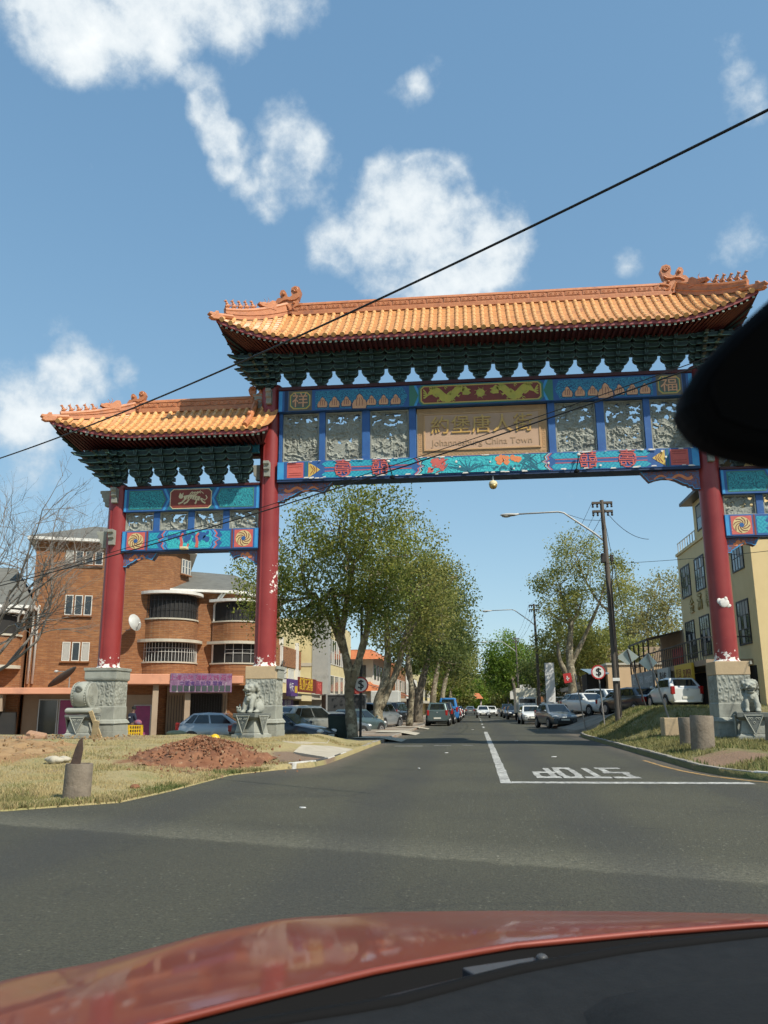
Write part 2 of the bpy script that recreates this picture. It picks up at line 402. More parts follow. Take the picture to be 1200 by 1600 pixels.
M_KWHITE = mat('kerb_white', (0.62,0.60,0.55), (0.42,0.40,0.36), scale=6, rough=.85, bump=.3)
M_KBLACK = mat('kerb_black', (0.03,0.03,0.03), (0.07,0.07,0.065), scale=6, rough=.85, bump=.3)

def frange(a, b, s):
    o = []; 
    while a < b-1e-6: o.append(a); a += s
    return o + [b]
DS = [0,.12,.3,.5,.8,1.1,1.5,1.9,2.3,2.8,3.3,3.8,4.4,5,5.8,6.6,7.5,8.5,9.5,11,13,15,18,22,28,38,55]
def verge(name, ys, side, hf, bound, m, nz=0.05, kind='structure', dmax=99):
    rows = []
    for Y in ys:
        xb = interp(Y, bound); r = []
        for i, d in enumerate(DS):
            if d > dmax: break
            X = xb + side*d; z = hf(X, Y)
            if i > 0: z += nz*fbm(X*.9, Y*.9, 3.1)*min(1, d/1.2)
            r.append((X, Y, z))
        r = [(r[0][0]-side*.02, Y, -.05)] + r if Y < 331 else r
        rows.append(r)
    return tag(MB().sheet(rows).build(name, m, smooth=True, fix=False), kind=kind)
verge('grass_verge', [10.2,10.35,10.5,10.7,10.9,11.1,11.3,11.6,12,12.4]+frange(12.8, 33, .35), -1, h_left, LB, M_VERGE, .07)
verge('pavement', frange(33, 60, 1.5)+frange(64, 330, 8), -1, h_left, LB, M_PAVE, .02)
verge('grass_bank', [14.2,14.35,14.5,14.75,15,15.3,15.7,16.1,16.6,17.1,17.6]+frange(18, 43.8, .35)+[44], 1, h_right, RB, M_BANK, .06)
verge('parking_apron', frange(44, 60, 1)+frange(62, 330, 8), 1, h_right, [(44,6.2),(44.6,5.6),(46,5.0),(330,5.0)], M_PAVE, .02)

# kerb stones on both sides
def kerb_run(name, tab, y0, y1, side, h, paint=None, skip=()):
    pts = []
    y = y0
    while y < y1:
        pts.append(Vector((interp(y, tab), y, 0))); y += .05
    root = bpy.data.objects.new(name, None); COL.objects.link(root); tag(root, kind='structure')
    acc = 0; start = 0; k = 0
    meshes = []
    for i in range(1, len(pts)):
        acc += (pts[i]-pts[i-1]).length
        if acc >= 1.0 or i == len(pts)-1:
            a, b = pts[start], pts[i]; d = b-a; ln = d.length
            if ln > .3 and k not in skip:
                mb = MB(); mb.frust(-.075,.075,-ln/2+.008,ln/2-.008,-.06,h+random.uniform(-.012,.012),.012,.006)
                m = M_KERB if not paint or k not in paint else paint[k]
                c = (a+b)/2
                o = mb.build('kerb_stone', m, root, (c.x+side*.07, c.y, 0), math.atan2(-d.x, d.y)+random.uniform(-.012,.012), bevel=.012)
            k += 1; acc = 0; start = i
    return root
kerb_run('kerb', [(15.2,7.6),(15.7,6.3),(16.6,5.3),(17.6,4.85),(19,4.65),(38.5,4.65),(41,4.85),(43,5.4),(43.9,6.2)], 15.2, 43.9, 1, .15,
         {0: M_KWHITE, 1: M_KBLACK, 2: M_KWHITE, 3: M_KERB})
kerb_run('kerb', [(19.2,-4.2),(19.8,-3.8),(21,-3.65),(31,-3.65)], 19.3, 30.5, -1, .13, {0: M_KWHITE, 1: M_KBLACK, 2: M_KWHITE, 3: M_KBLACK, 4: M_KWHITE}, skip=(5,6,7,8))
kerb_run('kerb', [(31,-3.65),(90,-3.65)], 31, 64, -1, .13, skip=(3,4,5,11,12,13,14,22,23))

# concrete ramps across the left pavement
def slab(pts, z0, name='concrete_slab'):
    mb = MB(); n = len(pts)
    vs = [(x, y, h_left(x, y)+z0) for x, y in pts]
    mb.add(vs + [(x, y, z-.25) for x, y, z in vs], [tuple(range(n))] + [(i, (i+1) % n, (i+1) % n+n, i+n) for i in range(n)])
    return tag(mb.build(name, M_CONC), kind='structure')
slab([(-3.68,21.3),(-3.68,25.6),(-4.5,26.6),(-5.0,24.4),(-4.75,22.2)], .028)
slab([(-5.4,24.0),(-4.75,27.3),(-5.2,31),(-7.0,33.5),(-8.2,31.5),(-6.9,27.6)], .03)
for (a, b) in ((34.1,36.7),(42.1,45.6),(53.2,55.0)):
    mb = MB(); mb.add([(-2.95,a,.006),(-2.95,b,.006),(-3.75,b-.1,.14),(-3.75,a+.1,.14),(-5.0,b-.2,.15),(-5.0,a+.2,.15)], [(0,1,2,3),(3,2,4,5)])
    tag(mb.build('crossing_ramp', M_CONC, fix=False), kind='structure')

# road markings
def paint_mat(name, c):
    t = NT(name, .75); v = t.tc.outputs['Object']
    w = t.math('ADD', t.noise(v, 9, 6, .7), t.math('MULTIPLY', t.noise(v, 1.5, 4), .4))
    t.base(t.mix(t.ramp(w, .52, .80, 0, .85), c, (0.10,0.098,0.09))); return t.m
M_RPW = paint_mat('road_paint_white', (0.62,0.61,0.56)); M_RPY = paint_mat('road_paint_yellow', (0.55,0.30,0.05))
def flat(polys, z, name, m, label, cat='marking'):
    mb = MB()
    for p in polys: mb.add([(x, y, z) for x, y in p], [tuple(range(len(p)))])
    return tag(mb.build(name, m, fix=False), kind='structure')
def rag(a, b, x, w, axis):
    """ragged-edged stripe"""
    pts1 = []; pts2 = []; n = max(2, int(abs(b-a)/.5))
    for i in range(n+1):
        t = a+(b-a)*i/n
        pts1.append((x-w/2+random.uniform(-.012,.012), t)); pts2.append((x+w/2+random.uniform(-.012,.012), t))
    poly = pts1+pts2[::-1]
    return poly if axis == 'y' else [(q, p) for p, q in poly]
flat([rag(15.85, 47.5, .52, .19, 'y')], .005, 'centre_line', M_RPW, 'white centre line')
flat([rag(.62, 4.85, 16.05, .36, 'x')], .005, 'stop_line', M_RPW, 'stop line')
for y0 in (56,66,76,86,96,106): flat([rag(y0, y0+4, .5, .13, 'y')], .005, 'lane_dash', M_RPW, 'dash')
yl = [(6.6,15.0),(5.6,15.75),(4.95,16.6),(4.55,17.6),(4.33,18.8),(4.22,20.4),(4.2,22.5)]
flat([[(x-.05, y-.04) for x, y in yl] + [(x+.05, y+.04) for x, y in yl[::-1]]], .005, 'edge_line', M_RPY, 'yellow edge line')
flat([rag(-2.9,-1.9,30.5,.2,'x'), rag(-1.5,-.9,30.8,.18,'x'), rag(-.5,-.1,31,.16,'x')], .005, 'worn_line', M_RPW, 'remains of a line')
# STOP, painted to be read by traffic coming the other way
def stroke_letters():
    w = .16
    L = {'S': [[(0,1),(1,1)],[(0,1),(0,.5)],[(0,.5),(1,.5)],[(1,.5),(1,0)],[(1,0),(0,0)]], 'T': [[(0,1),(1,1)],[(.5,1),(.5,0)]],
         'P': [[(0,0),(0,1)],[(0,1),(.8,1)],[(.8,1),(1,.85)],[(1,.85),(1,.65)],[(1,.65),(.8,.5)],[(.8,.5),(0,.5)]],
         'O': [[(.25,1),(.75,1)],[(.75,1),(1,.8)],[(1,.8),(1,.2)],[(1,.2),(.75,0)],[(.75,0),(.25,0)],[(.25,0),(0,.2)],[(0,.2),(0,.8)],[(0,.8),(.25,1)]]}
    x = 0
    for ch in 'STOP':
        mb = MB(); k = 0
        for a, b in L[ch]:
            def W(p): return Vector((3.06-(x+p[0]*.31+.05), 19.85-p[1]*2.55-.1 if False else 17.2+(1-p[1])*2.45, 0))
            A, B = W(a), W(b); d = (B-A).normalized(); nrm = Vector((-d.y, d.x, 0))
            hw = .065 if abs(d.y) > .6 else .19
            A2, B2 = A-d*hw*.6, B+d*hw*.6; k += 1
            mb.add([(*(A2+nrm*hw).xy, .005+k*.0006), (*(B2+nrm*hw).xy, .005+k*.0006), (*(B2-nrm*hw).xy, .005+k*.0006), (*(A2-nrm*hw).xy, .005+k*.0006)], [(0,1,2,3)])
        tag(mb.build('painted_letter', M_RPW, fix=False), kind='structure'); x += .50
stroke_letters()

# ---- dirt heap, clods, grass blades
def heap(name, cx, cy, rx, ry, hh, m, label, base, seed, n=56):
    rows = []
    for i in range(n+1):
        r = []
        for j in range(n+1):
            u = -1+2*i/n; v = -1+2*j/n; d = math.sqrt(u*u+v*v)
            X = cx+u*rx; Y = cy+v*ry
            f = max(0, 1-d*(1+.28*fbm(u*2, v*2, seed)))
            z = base(X, Y)-.06 + hh*(f**.85) + .10*fbm(X*2.3, Y*2.3, seed)*min(1, f*4) + .07*fbm(X*6, Y*6, seed)*min(1, f*5)
            r.append((X, Y, z))
        rows.append(r)
    return tag(MB().sheet(rows).build(name, m, smooth=True, fix=False), label, 'dirt')
M_RED = mat('red_soil', (0.14,0.053,0.025), (0.26,0.12,0.06), scale=3.5, rough=.97, bump=.9, bscale=12, c3=(0.33,0.23,0.14), s3=7, t3=(.6,.72))
M_ORANGE = mat('orange_soil', (0.22,0.125,0.055), (0.38,0.25,0.125), scale=1.6, rough=.97, bump=.9, bscale=9)
heap('dirt_heap', -6.4, 19.6, 1.6, 2.0, .44, M_RED, 'heap of dark red earth tipped on the dry grass', h_left, 1.3)
heap('dirt_heap', -13.6, 21.0, 3.3, 4.2, .22, M_ORANGE, 'long heap of orange soil dug out at the left edge', h_left, 5.7)
heap('dirt_heap', 10.3, 25.6, 1.6, 1.6, .55, M_RED, 'small red soil heap beside the right lion', h_right, 2.2, 30)
def scatter(name, n, fn, size, m, label=None, kind='stuff', seed=1):
    rnd = random.Random(seed); mb = MB()
    for _ in range(n):
        x, y, z = fn(rnd); s = size*rnd.uniform(.4, 1.3)
        M = rotm(rnd.uniform(0,6), rnd.uniform(0,6), rnd.uniform(0,6), (x, y, z+s*.25))
        mb.add([(-s,-s*.7,-s*.6),(s,-s*.6,-s*.5),(s*.8,s*.7,-s*.6),(-s*.7,s*.8,-s*.4),(0,-s*.3,s*.7),(s*.3,s*.4,s*.5)],
               [(0,3,2,1),(0,1,4),(1,2,5,4),(2,3,5),(3,0,4,5)], M)
    return tag(mb.build(name, m, fix=False), label, 'rubble' if label else None, kind=kind)
def heap_pts(r):
    a = r.uniform(0, 6.28); d = abs(r.gauss(0,.62)); x = -6.4+math.cos(a)*d*1.6; y = 19.6+math.sin(a)*d*2.0
    return x, y, h_left(x, y) + max(0, .42*max(0,(1-d))**.85)
scatter('soil_clods', 260, heap_pts, .03, mat('pale_clod', (0.30,0.19,0.11), (0.22,0.12,0.07), scale=6, rough=.95), 'paler stones and crumbs mixed into the red heap', seed=8)
scatter('soil_clods', 900, heap_pts, .032, M_RED, 'loose clods of earth over and around the red heap', seed=3)
def pit_pts(r):
    x = r.uniform(-16.5,-10.2); y = r.uniform(15,26.5); return x, y, h_left(x, y)+.1
scatter('soil_clods', 380, pit_pts, .035, M_ORANGE, 'crumbs of orange soil in the dug patch at left', seed=4)

def blades(name, n, pick, hf, m, hmin, hmax, label, seed=1):
    rnd = np.random.default_rng(seed); V = []; F = []; MI = []
    k = 0; r = random.Random(seed)
    while k < n:
        X, Y = pick(r); z = hf(X, Y)+.0; h = r.uniform(hmin, hmax)*(1.15 if fbm(X*.7, Y*.7) > 0 else .8); a = r.uniform(0, 6.28); w = h*.16+.004
        lx, ly = r.gauss(0, .5)*h, r.gauss(0, .5)*h; dx, dy = math.cos(a)*w, math.sin(a)*w
        o = len(V); V += [(X-dx,Y-dy,z-.03),(X+dx,Y+dy,z-.03),(X+lx,Y+ly,z+h)]; F.append((o,o+1,o+2)); k += 1
        MI.append(min(2, int(max(0, (fbm(X*.6, Y*.6, 2.0)+.55+r.uniform(-.35,.35))*2.2))))
    me = bpy.data.meshes.new(name); me.from_pydata(V, [], F)
    for q in m: me.materials.append(q)
    me.polygons.foreach_set('material_index', MI); me.update()
    return tag(link(name, me), label, 'grass', kind='stuff')
G1 = mat('grass_straw', (0.42,0.33,0.16), rough=.9, transl=.25); G2 = mat('grass_olive', (0.24,0.22,0.085), rough=.9, transl=.3); G3 = mat('grass_green', (0.10,0.135,0.036), rough=.9, transl=.3)
def pickL(r):
    while True:
        Y = 11.0+18.5*(r.random()**1.7); xb = interp(Y, LB); X = xb - .05 - abs(r.gauss(0, 1))*4.6
        if X < -.75*Y-3 or X < -24: continue
        if ((X+6.4)/1.5)**2+((Y-19.6)/1.9)**2 < 1: continue
        if ((X+13.3)/3.0)**2+((Y-20.5)/4.2)**2 < 1 and r.random() < .93: continue
        if X > -5.3 and Y > 20 and Y < 28: continue
        return X, Y
blades('verge_grass', 52000, pickL, h_left, (G1, G1, G2), .02, .06, 'short dry straw-coloured grass on the left verge', 11)
def pickLe(r):
    Y = r.uniform(11, 19); X = interp(Y, LB)-abs(r.gauss(0,.22)); return X, Y
blades('verge_grass', 5200, pickLe, h_left, (G1, G2, G3), .03, .085, 'greener tufts along the edge of the left verge', 12)
def pickR(r):
    while True:
        Y = 15+28.5*(r.random()**1.3); X = interp(Y, RB)+.12+abs(r.gauss(0,1))*3.2
        if X > .5*Y+3: continue
        if X > 5.9 and Y < 22 and X < 6.4: continue
        if abs(X-5.45) < .6 and 18.4 < Y < 21.2: continue
        return X, Y
blades('bank_grass', 42000, pickR, h_right, (G2, G2, G3), .04, .12, 'rough green and yellow grass on the right bank', 13)
# ================================================================ the ceremonial gate
def column_mat(name, worn):
    t = NT(name, .42); v = t.tc.outputs['Object']; sx, sy, sz = t.sep(v)
    a = t.noise(v, 3.0, 7, .7); b = t.noise(v, .9, 4)
    mp = t.n('ShaderNodeMapping', {0: v, 3: (1,1,.18)}).outputs[0]; st = t.noise(mp, 2.2, 4)
    c = t.mix(t.ramp(b, .35, .65), (0.215,0.022,0.022), (0.265,0.034,0.030))
    c = t.mix(t.ramp(st, .52, .75, 0, .4), c, (0.36,0.085,0.075))
    low = t.ramp(sz, 2.75, 3.5, .27, 0)               # plaster shows where paint has come away near the foot
    band = t.math('MULTIPLY', t.ramp(t.math('ABSOLUTE', t.math('SUBTRACT', sz, 5.6)), .3, 1.3, worn, 0), t.ramp(sx, -.02, .25))
    pk = t.math('ADD', t.noise(v, 5.2, 6, .72), t.math('ADD', low, band))
    chip = t.ramp(pk, .735, .75)
    c = t.mix(chip, c, (0.78,0.74,0.68)); t.base(c)
    t.put(t.b.inputs['Roughness'], t.ramp(chip, 0, 1, .38, .9)); t.bump(chip, -.35, .01)
    return t.m
M_COLR = column_mat('column_red', .215); M_COLR2 = column_mat('column_red_sound', .06)
M_TILE = mat('glazed_tile', (0.74,0.40,0.16), (0.65,0.32,0.115), scale=2.6, rough=.36, bump=.12, bscale=22, c3=(0.50,0.235,0.10), s3=1.4, t3=(.56,.78), rv=.1)
M_TILE2 = mat('glazed_tile_pan', (0.60,0.29,0.105), (0.50,0.215,0.075), scale=3, rough=.42, c3=(0.30,0.12,0.05), s3=1.8)
M_RIDGE = mat('ridge_terracotta', (0.54,0.215,0.09), (0.43,0.155,0.065), scale=4, rough=.5, bump=.25, bscale=16, c3=(0.30,0.12,0.065), s3=2.4)
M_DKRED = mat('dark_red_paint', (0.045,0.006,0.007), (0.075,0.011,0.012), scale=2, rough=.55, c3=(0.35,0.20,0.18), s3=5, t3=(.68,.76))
M_FASC = mat('faded_red_fascia', (0.24,0.035,0.04), (0.33,0.09,0.085), scale=5, rough=.6, c3=(0.62,0.52,0.48), s3=6, t3=(.62,.72))
M_BRG = mat('bracket_green', (0.008,0.025,0.026), (0.014,0.038,0.034), scale=3, rough=.6)
M_BRE = mat('bracket_edge', (0.07,0.155,0.135), (0.11,0.20,0.175), scale=6, rough=.6)
M_BLUE = mat('beam_blue', (0.022,0.085,0.27), (0.030,0.115,0.31), scale=2.2, rough=.5, c3=(0.10,0.20,0.36), s3=3, t3=(.62,.8))
M_LBLUE = mat('beam_sky_blue', (0.035,0.26,0.56), (0.06,0.33,0.60), scale=3, rough=.5)
M_YEL = mat('paint_yellow', (0.62,0.42,0.09), (0.50,0.36,0.10), scale=4, rough=.6)
M_YGREEN = mat('dragon_gold', (0.55,0.44,0.06), (0.40,0.36,0.06), scale=6, rough=.55)
M_PRED = mat('paint_red', (0.36,0.045,0.030), (0.26,0.035,0.03), scale=4, rough=.6)
M_BRRED = mat('paint_brown_red', (0.24,0.045,0.028), (0.17,0.035,0.025), scale=4, rough=.6)
M_PPINK = mat('paint_coral', (0.62,0.13,0.10), (0.52,0.10,0.085), scale=6, rough=.6, c3=(0.65,0.5,0.42), s3=9, t3=(.66,.74))
M_PEACH = mat('paint_peach', (0.74,0.40,0.21), (0.62,0.31,0.17), scale=8, rough=.6)
M_ORNG = mat('paint_orange', (0.78,0.25,0.09), (0.66,0.2,0.08), scale=8, rough=.6)
M_NAVY = mat('paint_navy', (0.012,0.035,0.10), rough=.6)
M_DTEAL = mat('paint_dark_teal', (0.01,0.11,0.17), (0.015,0.15,0.2), scale=6, rough=.6)
M_OLIVE = mat('paint_olive_grey', (0.115,0.105,0.075), (0.15,0.135,0.10), scale=4, rough=.65)
M_GREENB = mat('paint_green_border', (0.05,0.19,0.13), rough=.6)
M_CREAM = mat('paint_cream', (0.70,0.60,0.36), (0.6,0.5,0.3), scale=8, rough=.6)
M_CHIP = mat('bare_plaster', (0.76,0.73,0.68), (0.6,0.57,0.52), scale=8, rough=.9)
M_STONE = mat('grey_stone', (0.26,0.265,0.225), (0.34,0.345,0.295), scale=3, rough=.85, bump=.25, bscale=26, c3=(0.17,0.17,0.145), s3=1.6, t3=(.5,.7))
M_STONED = mat('grey_stone_dark', (0.10,0.108,0.098), (0.16,0.168,0.15), scale=4, rough=.85, bump=.3, bscale=20)
M_PLAQ = mat('plaque_sandstone', (0.50,0.325,0.215), (0.45,0.29,0.19), scale=2, rough=.8, bump=.12, bscale=30)
M_PLAQ2 = mat('plaque_border', (0.50,0.30,0.145), (0.44,0.265,0.13), scale=4, rough=.75, bump=.2, bscale=22)
M_GOLD = mat('gilded_letter', (0.62,0.39,0.11), (0.48,0.28,0.08), scale=6, rough=.45, metal=.1)
M_TANC = mat('tan_render', (0.50,0.37,0.22), (0.42,0.31,0.19), scale=2.4, rough=.9, bump=.15, bscale=16, c3=(0.33,0.26,0.18), s3=1.7, t3=(.55,.75))

def lattice_mat(name, hi, lo, sc=34.0, dist=0.0):
    """turquoise ground with slanted key-fret lines"""
    t = NT(name, .5); v = t.tc.outputs['Object']
    m1 = t.n('ShaderNodeMapping', {0: v, 2: (0, R(45), 0)}).outputs[0]
    w1 = t.n('ShaderNodeTexWave', {'Vector': m1, 'Scale': sc/10, 'Distortion': dist, 'Detail': 2.0, 'Detail Scale': 2.0}, bands_direction='X').outputs[0]
    w2 = t.n('ShaderNodeTexWave', {'Vector': m1, 'Scale': sc/10, 'Distortion': dist, 'Detail': 2.0, 'Detail Scale': 2.0}, bands_direction='Z').outputs[0]
    ck = t.n('ShaderNodeTexChecker', {'Vector': m1, 'Scale': sc/2.2}).outputs[1]
    f = t.mix(ck, w1, w2); r = t.ramp(f, .42, .58)
    nz = t.noise(v, 1.5, 4)
    t.base(t.mix(r, t.mix(nz, lo, tuple(k*1.4 for k in lo)), t.mix(nz, tuple(k*.8 for k in hi), hi))); return t.m
M_LATT = lattice_mat('turquoise_fret', (0.035,0.42,0.50), (0.012,0.20,0.32))
def curl_mat(name, hi, lo, sc, w=.12, z=1.0):
    t = NT(name, .5); v = t.n('ShaderNodeMapping', {0: t.tc.outputs['Object'], 3: (1,1,z)}).outputs[0]
    d = t.n('ShaderNodeTexNoise', {'Vector': v, 'Scale': 2.2, 'Detail': 3.0}).outputs[1]
    vv = t.n('ShaderNodeVectorMath', {0: v, 1: d}, operation='ADD').outputs[0]
    a = t.n('ShaderNodeTexVoronoi', {'Vector': vv, 'Scale': sc}, feature='DISTANCE_TO_EDGE').outputs['Distance']
    b = t.n('ShaderNodeTexWave', {'Vector': vv, 'Scale': sc*.55, 'Distortion': 5.0, 'Detail': 2.0}, bands_direction='DIAGONAL').outputs[0]
    f = t.math('MULTIPLY', t.ramp(a, w*.25, w*.6), t.ramp(b, .12, .3))
    t.base(t.mix(f, lo, hi)); return t.m
M_SEA = curl_mat('painted_waves', (0.035,0.27,0.40), (0.012,0.07,0.17), 7.0, .10, 2.4)
M_VINE = curl_mat('painted_vine', (0.03,0.33,0.36), (0.012,0.12,0.17), 9.0, .12)
M_LAKE = curl_mat('painted_lake', (0.05,0.50,0.52), (0.02,0.24,0.32), 6.0, .06)
M_QUETI = curl_mat('painted_corbel', (0.05,0.13,0.30), (0.20,0.07,0.06), 7.0, .2)

GX, GY = 0.5, 28.0
gate = thing('chinatown_gate', 'tall painted ceremonial gate with orange tiled roofs spanning the street', 'gate', (GX, GY, 0))
def gp(mb, name, m, **k): return mb.build(name, m, k.pop('parent', gate), **k)

MAINX, OUTX, CR = 7.54, 13.05, .368
# ---- columns and pedestals
colm = {}
for x, top in ((-MAINX,12.75),(MAINX,12.75),(-OUTX,9.15),(OUTX,9.15)):
    mb = MB(); mb.lathe([(CR+.05,2.62),(CR+.05,2.72),(CR,2.76),(CR,4),(CR,6),(CR*.99,8),(CR*.985,top-.4),(CR*.98,top)], 40)
    c = gp(mb, 'column', M_COLR if x == -MAINX else M_COLR2, smooth=True, auto=40); c.location = (x, 0, 0)
    mb = MB(); mb.box(-.03,.03,-CR-.022,-CR+.03,3.9 if x > 0 else 2.8,top-.9)
    gp(mb, 'conduit', M_COLR2, parent=c).location = (.04 if x > 0 else -.14, .03, 0)
mb = MB(); mb.ball((0,0,0),(.17,.022,.15),9,6); mb.ball((.12,.02,-.09),(.11,.022,.07),8,5); mb.ball((-.13,.02,.06),(.08,.02,.10),8,5); mb.ball((.07,0,.12),(.06,.02,.08),7,5)
p = gp(mb, 'plaster_patch', M_CHIP, smooth=True); p.location = (MAINX-.02, -CR+.0, 4.55)

_sc = {}
def _scrolls(seed, w, h):
    if seed not in _sc:
        r = random.Random(int(seed*1000)); L = []
        for i in range(6):
            for j in range(3): L.append((w*(i+.5)/6+r.uniform(-.05,.05), h*(j+.5)/3+r.uniform(-.06,.06), r.uniform(.09,.16), r.choice((-1,1,2,-2))))
        _sc[seed] = L
    return _sc[seed]
def relief(nx, nz, w, h, seed, amp=.05, mode='scroll'):
    """height field of carved work on a w x h panel; returns rows of (x, y, z) facing -y"""
    rows = []
    for i in range(nz+1):
        r = []
        for j in range(nx+1):
            x = w*j/nx; z = h*i/nz
            wx = fbm(x*1.7+seed, z*1.7, seed)*.55; wz = fbm(x*1.7, z*1.7+seed, seed+5)*.55
            if mode == 'cloud':
                b = abs(fbm((x+wx)*1.7, (z+wz*.8)*2.9, seed*3.1, 3)); c = abs(fbm((x+wz)*4.0, (z+wx)*5.2, seed*1.3, 2))
                q = amp*(.95*max(0, .62-b*3.0)+.55*max(0, .5-c*2.4)-.25)
            else:
                q = -amp*.5
                for (lx, lz, lr, la) in _scrolls(seed, w, h):
                    dx, dz_ = x-lx, z-lz; rr = math.hypot(dx, dz_)
                    if rr < lr: q = max(q, amp*(math.cos(rr*46-math.atan2(dz_, dx)*la)*.75+.25)*min(1, (lr-rr)*14))
                stem = math.sin(x*2*math.pi/.44+2.4*z+math.sin(z*6+seed)*.8)
                q = max(q, amp*(1-abs(stem)*4.5))
            e = min(x, w-x, z, h-z)
            r.append((x, -q*min(1, e/.05), z))
        rows.append(r)
    return rows
def pedestal(x, bare):
    y0 = -.68; H = .68
    p = thing_part('pedestal', gate, (x, 0, 0)); p.scale = (.76, .76, 1)
    mb = MB(); mb.frust(-.80,.80,-.80,.80,.05,.62,.01); mb.box(-.775,.775,-.775,.775,.62,.86); mb.frust(-.83,.83,-.83,.83,.86,.94,.05); mb.frust(-.78,.78,-.78,.78,.94,1.0,.07)
    mb.build('plinth', M_STONE, p, bevel=.012)
    mb = MB(); mb.box(-.70,.70,-.70,.70,1.0,1.40); mb.frust(-.70,.70,-.70,.70,1.40,1.43,.03)
    mb.build('dado', M_STONE, p, bevel=.01)
    mb = MB(); mb.box(-.66,.66,-.66,.66,1.43,2.28); mb.build('core', M_STONE, p)
    for k in range(4):
        mb = MB(); rows = relief(52, 34, 1.33, .85, 1.3+k+abs(x), .032)
        M = rotm(rz=k*math.pi/2) @ Matrix.Translation((-.665, -.672, 1.43))
        mb.sheet(rows, M); mb.build('carved_face', M_STONE, p, smooth=True, fix=False)
    if bare:
        mb = MB(); mb.box(-.69,.69,-.69,.69,2.28,2.70); mb.build('bare_cap', M_TANC, p, bevel=.02)
        mb = MB(); mb.box(.69,.74,-.5,.69,2.30,2.66); mb.frust(.685,.78,-.74,.72,2.60,2.70,.012); mb.build('cladding', M_STONE, p)
    else:
        mb = MB(); mb.frust(-.72,.72,-.72,.72,2.28,2.34,-.03); mb.box(-.745,.745,-.745,.745,2.34,2.60); mb.frust(-.78,.78,-.78,.78,2.60,2.70,-.01); mb.build('cap', M_STONE, p, bevel=.012)
    return p
def thing_part(name, parent, loc, rz=0):
    o = bpy.data.objects.new(name, None); o.empty_display_size = .2; COL.objects.link(o); o.parent = parent; o.location = loc; o.rotation_euler = (0,0,rz); return o
for x, bare in ((-OUTX,False),(-MAINX,True),(MAINX,True),(OUTX,False)): pedestal(x, bare)

# ---- painted beams
def beam(name, x0, x1, z0, z1, yh, m=None):
    mb = MB(); mb.box(x0, x1, -yh, yh, z0, z1)
    return gp(mb, name, m or M_BLUE, bevel=.012)
class Deco:
    """flat painted shapes laid on a beam's front face, each layer a few millimetres proud"""
    def __init__(s, parent, yf): s.p = parent; s.y = yf
    def poly(s, name, pts, m, layer=1):
        mb = MB(); mb.prism(pts, s.y-.004*layer, s.y-.004*layer+.012); return mb.build(name, m, s.p)
    def multi(s, name, polys, m, layer=1):
        mb = MB()
        for i, q in enumerate(polys): mb.prism(q, s.y-.004*layer-.0004*(i % 7), s.y-.004*layer+.012)
        return mb.build(name, m, s.p)
    def rect(s, name, x0, x1, z0, z1, m, layer=1): return s.poly(name, [(x0,z0),(x1,z0),(x1,z1),(x0,z1)], m, layer)
def octa(cx, cz, w, h, k=.28):
    a, b = w/2, h/2; c = min(a, b)*k*1.4
    return [(cx-a+c,cz-b),(cx+a-c,cz-b),(cx+a,cz-b+c),(cx+a,cz+b-c),(cx+a-c,cz+b),(cx-a+c,cz+b),(cx-a,cz+b-c),(cx-a,cz-b+c)]
def disc(cx, cz, r, n=16, rx=1.0): return [(cx+r*rx*math.cos(2*math.pi*i/n), cz+r*math.sin(2*math.pi*i/n)) for i in range(n)]
def ribbon(path, widths):
    n = len(path); L = []; Rr = []
    for i in range(n):
        a = Vector(path[max(0,i-1)]); b = Vector(path[min(n-1,i+1)]); d = (b-a).normalized() if (b-a).length else Vector((1,0)); nn = Vector((-d.y, d.x))
        w = widths(i/(n-1)) if callable(widths) else widths
        p = Vector(path[i]); L.append(tuple(p+nn*w)); Rr.append(tuple(p-nn*w))
    return L+Rr[::-1]
def quads(path, widths):
    """ribbon as separate convex quads (keeps curls from self-overlapping)"""
    r = ribbon(path, widths); n = len(path); return [[r[i], r[i+1], r[2*n-2-i], r[2*n-1-i]] for i in range(n-1)]

def cloud_lob(cx, cz, r, rnd, n=9): return [(cx+r*(.75+.4*rnd.random())*math.cos(2*math.pi*i/n), cz+r*(.75+.4*rnd.random())*math.sin(2*math.pi*i/n)) for i in range(n)]

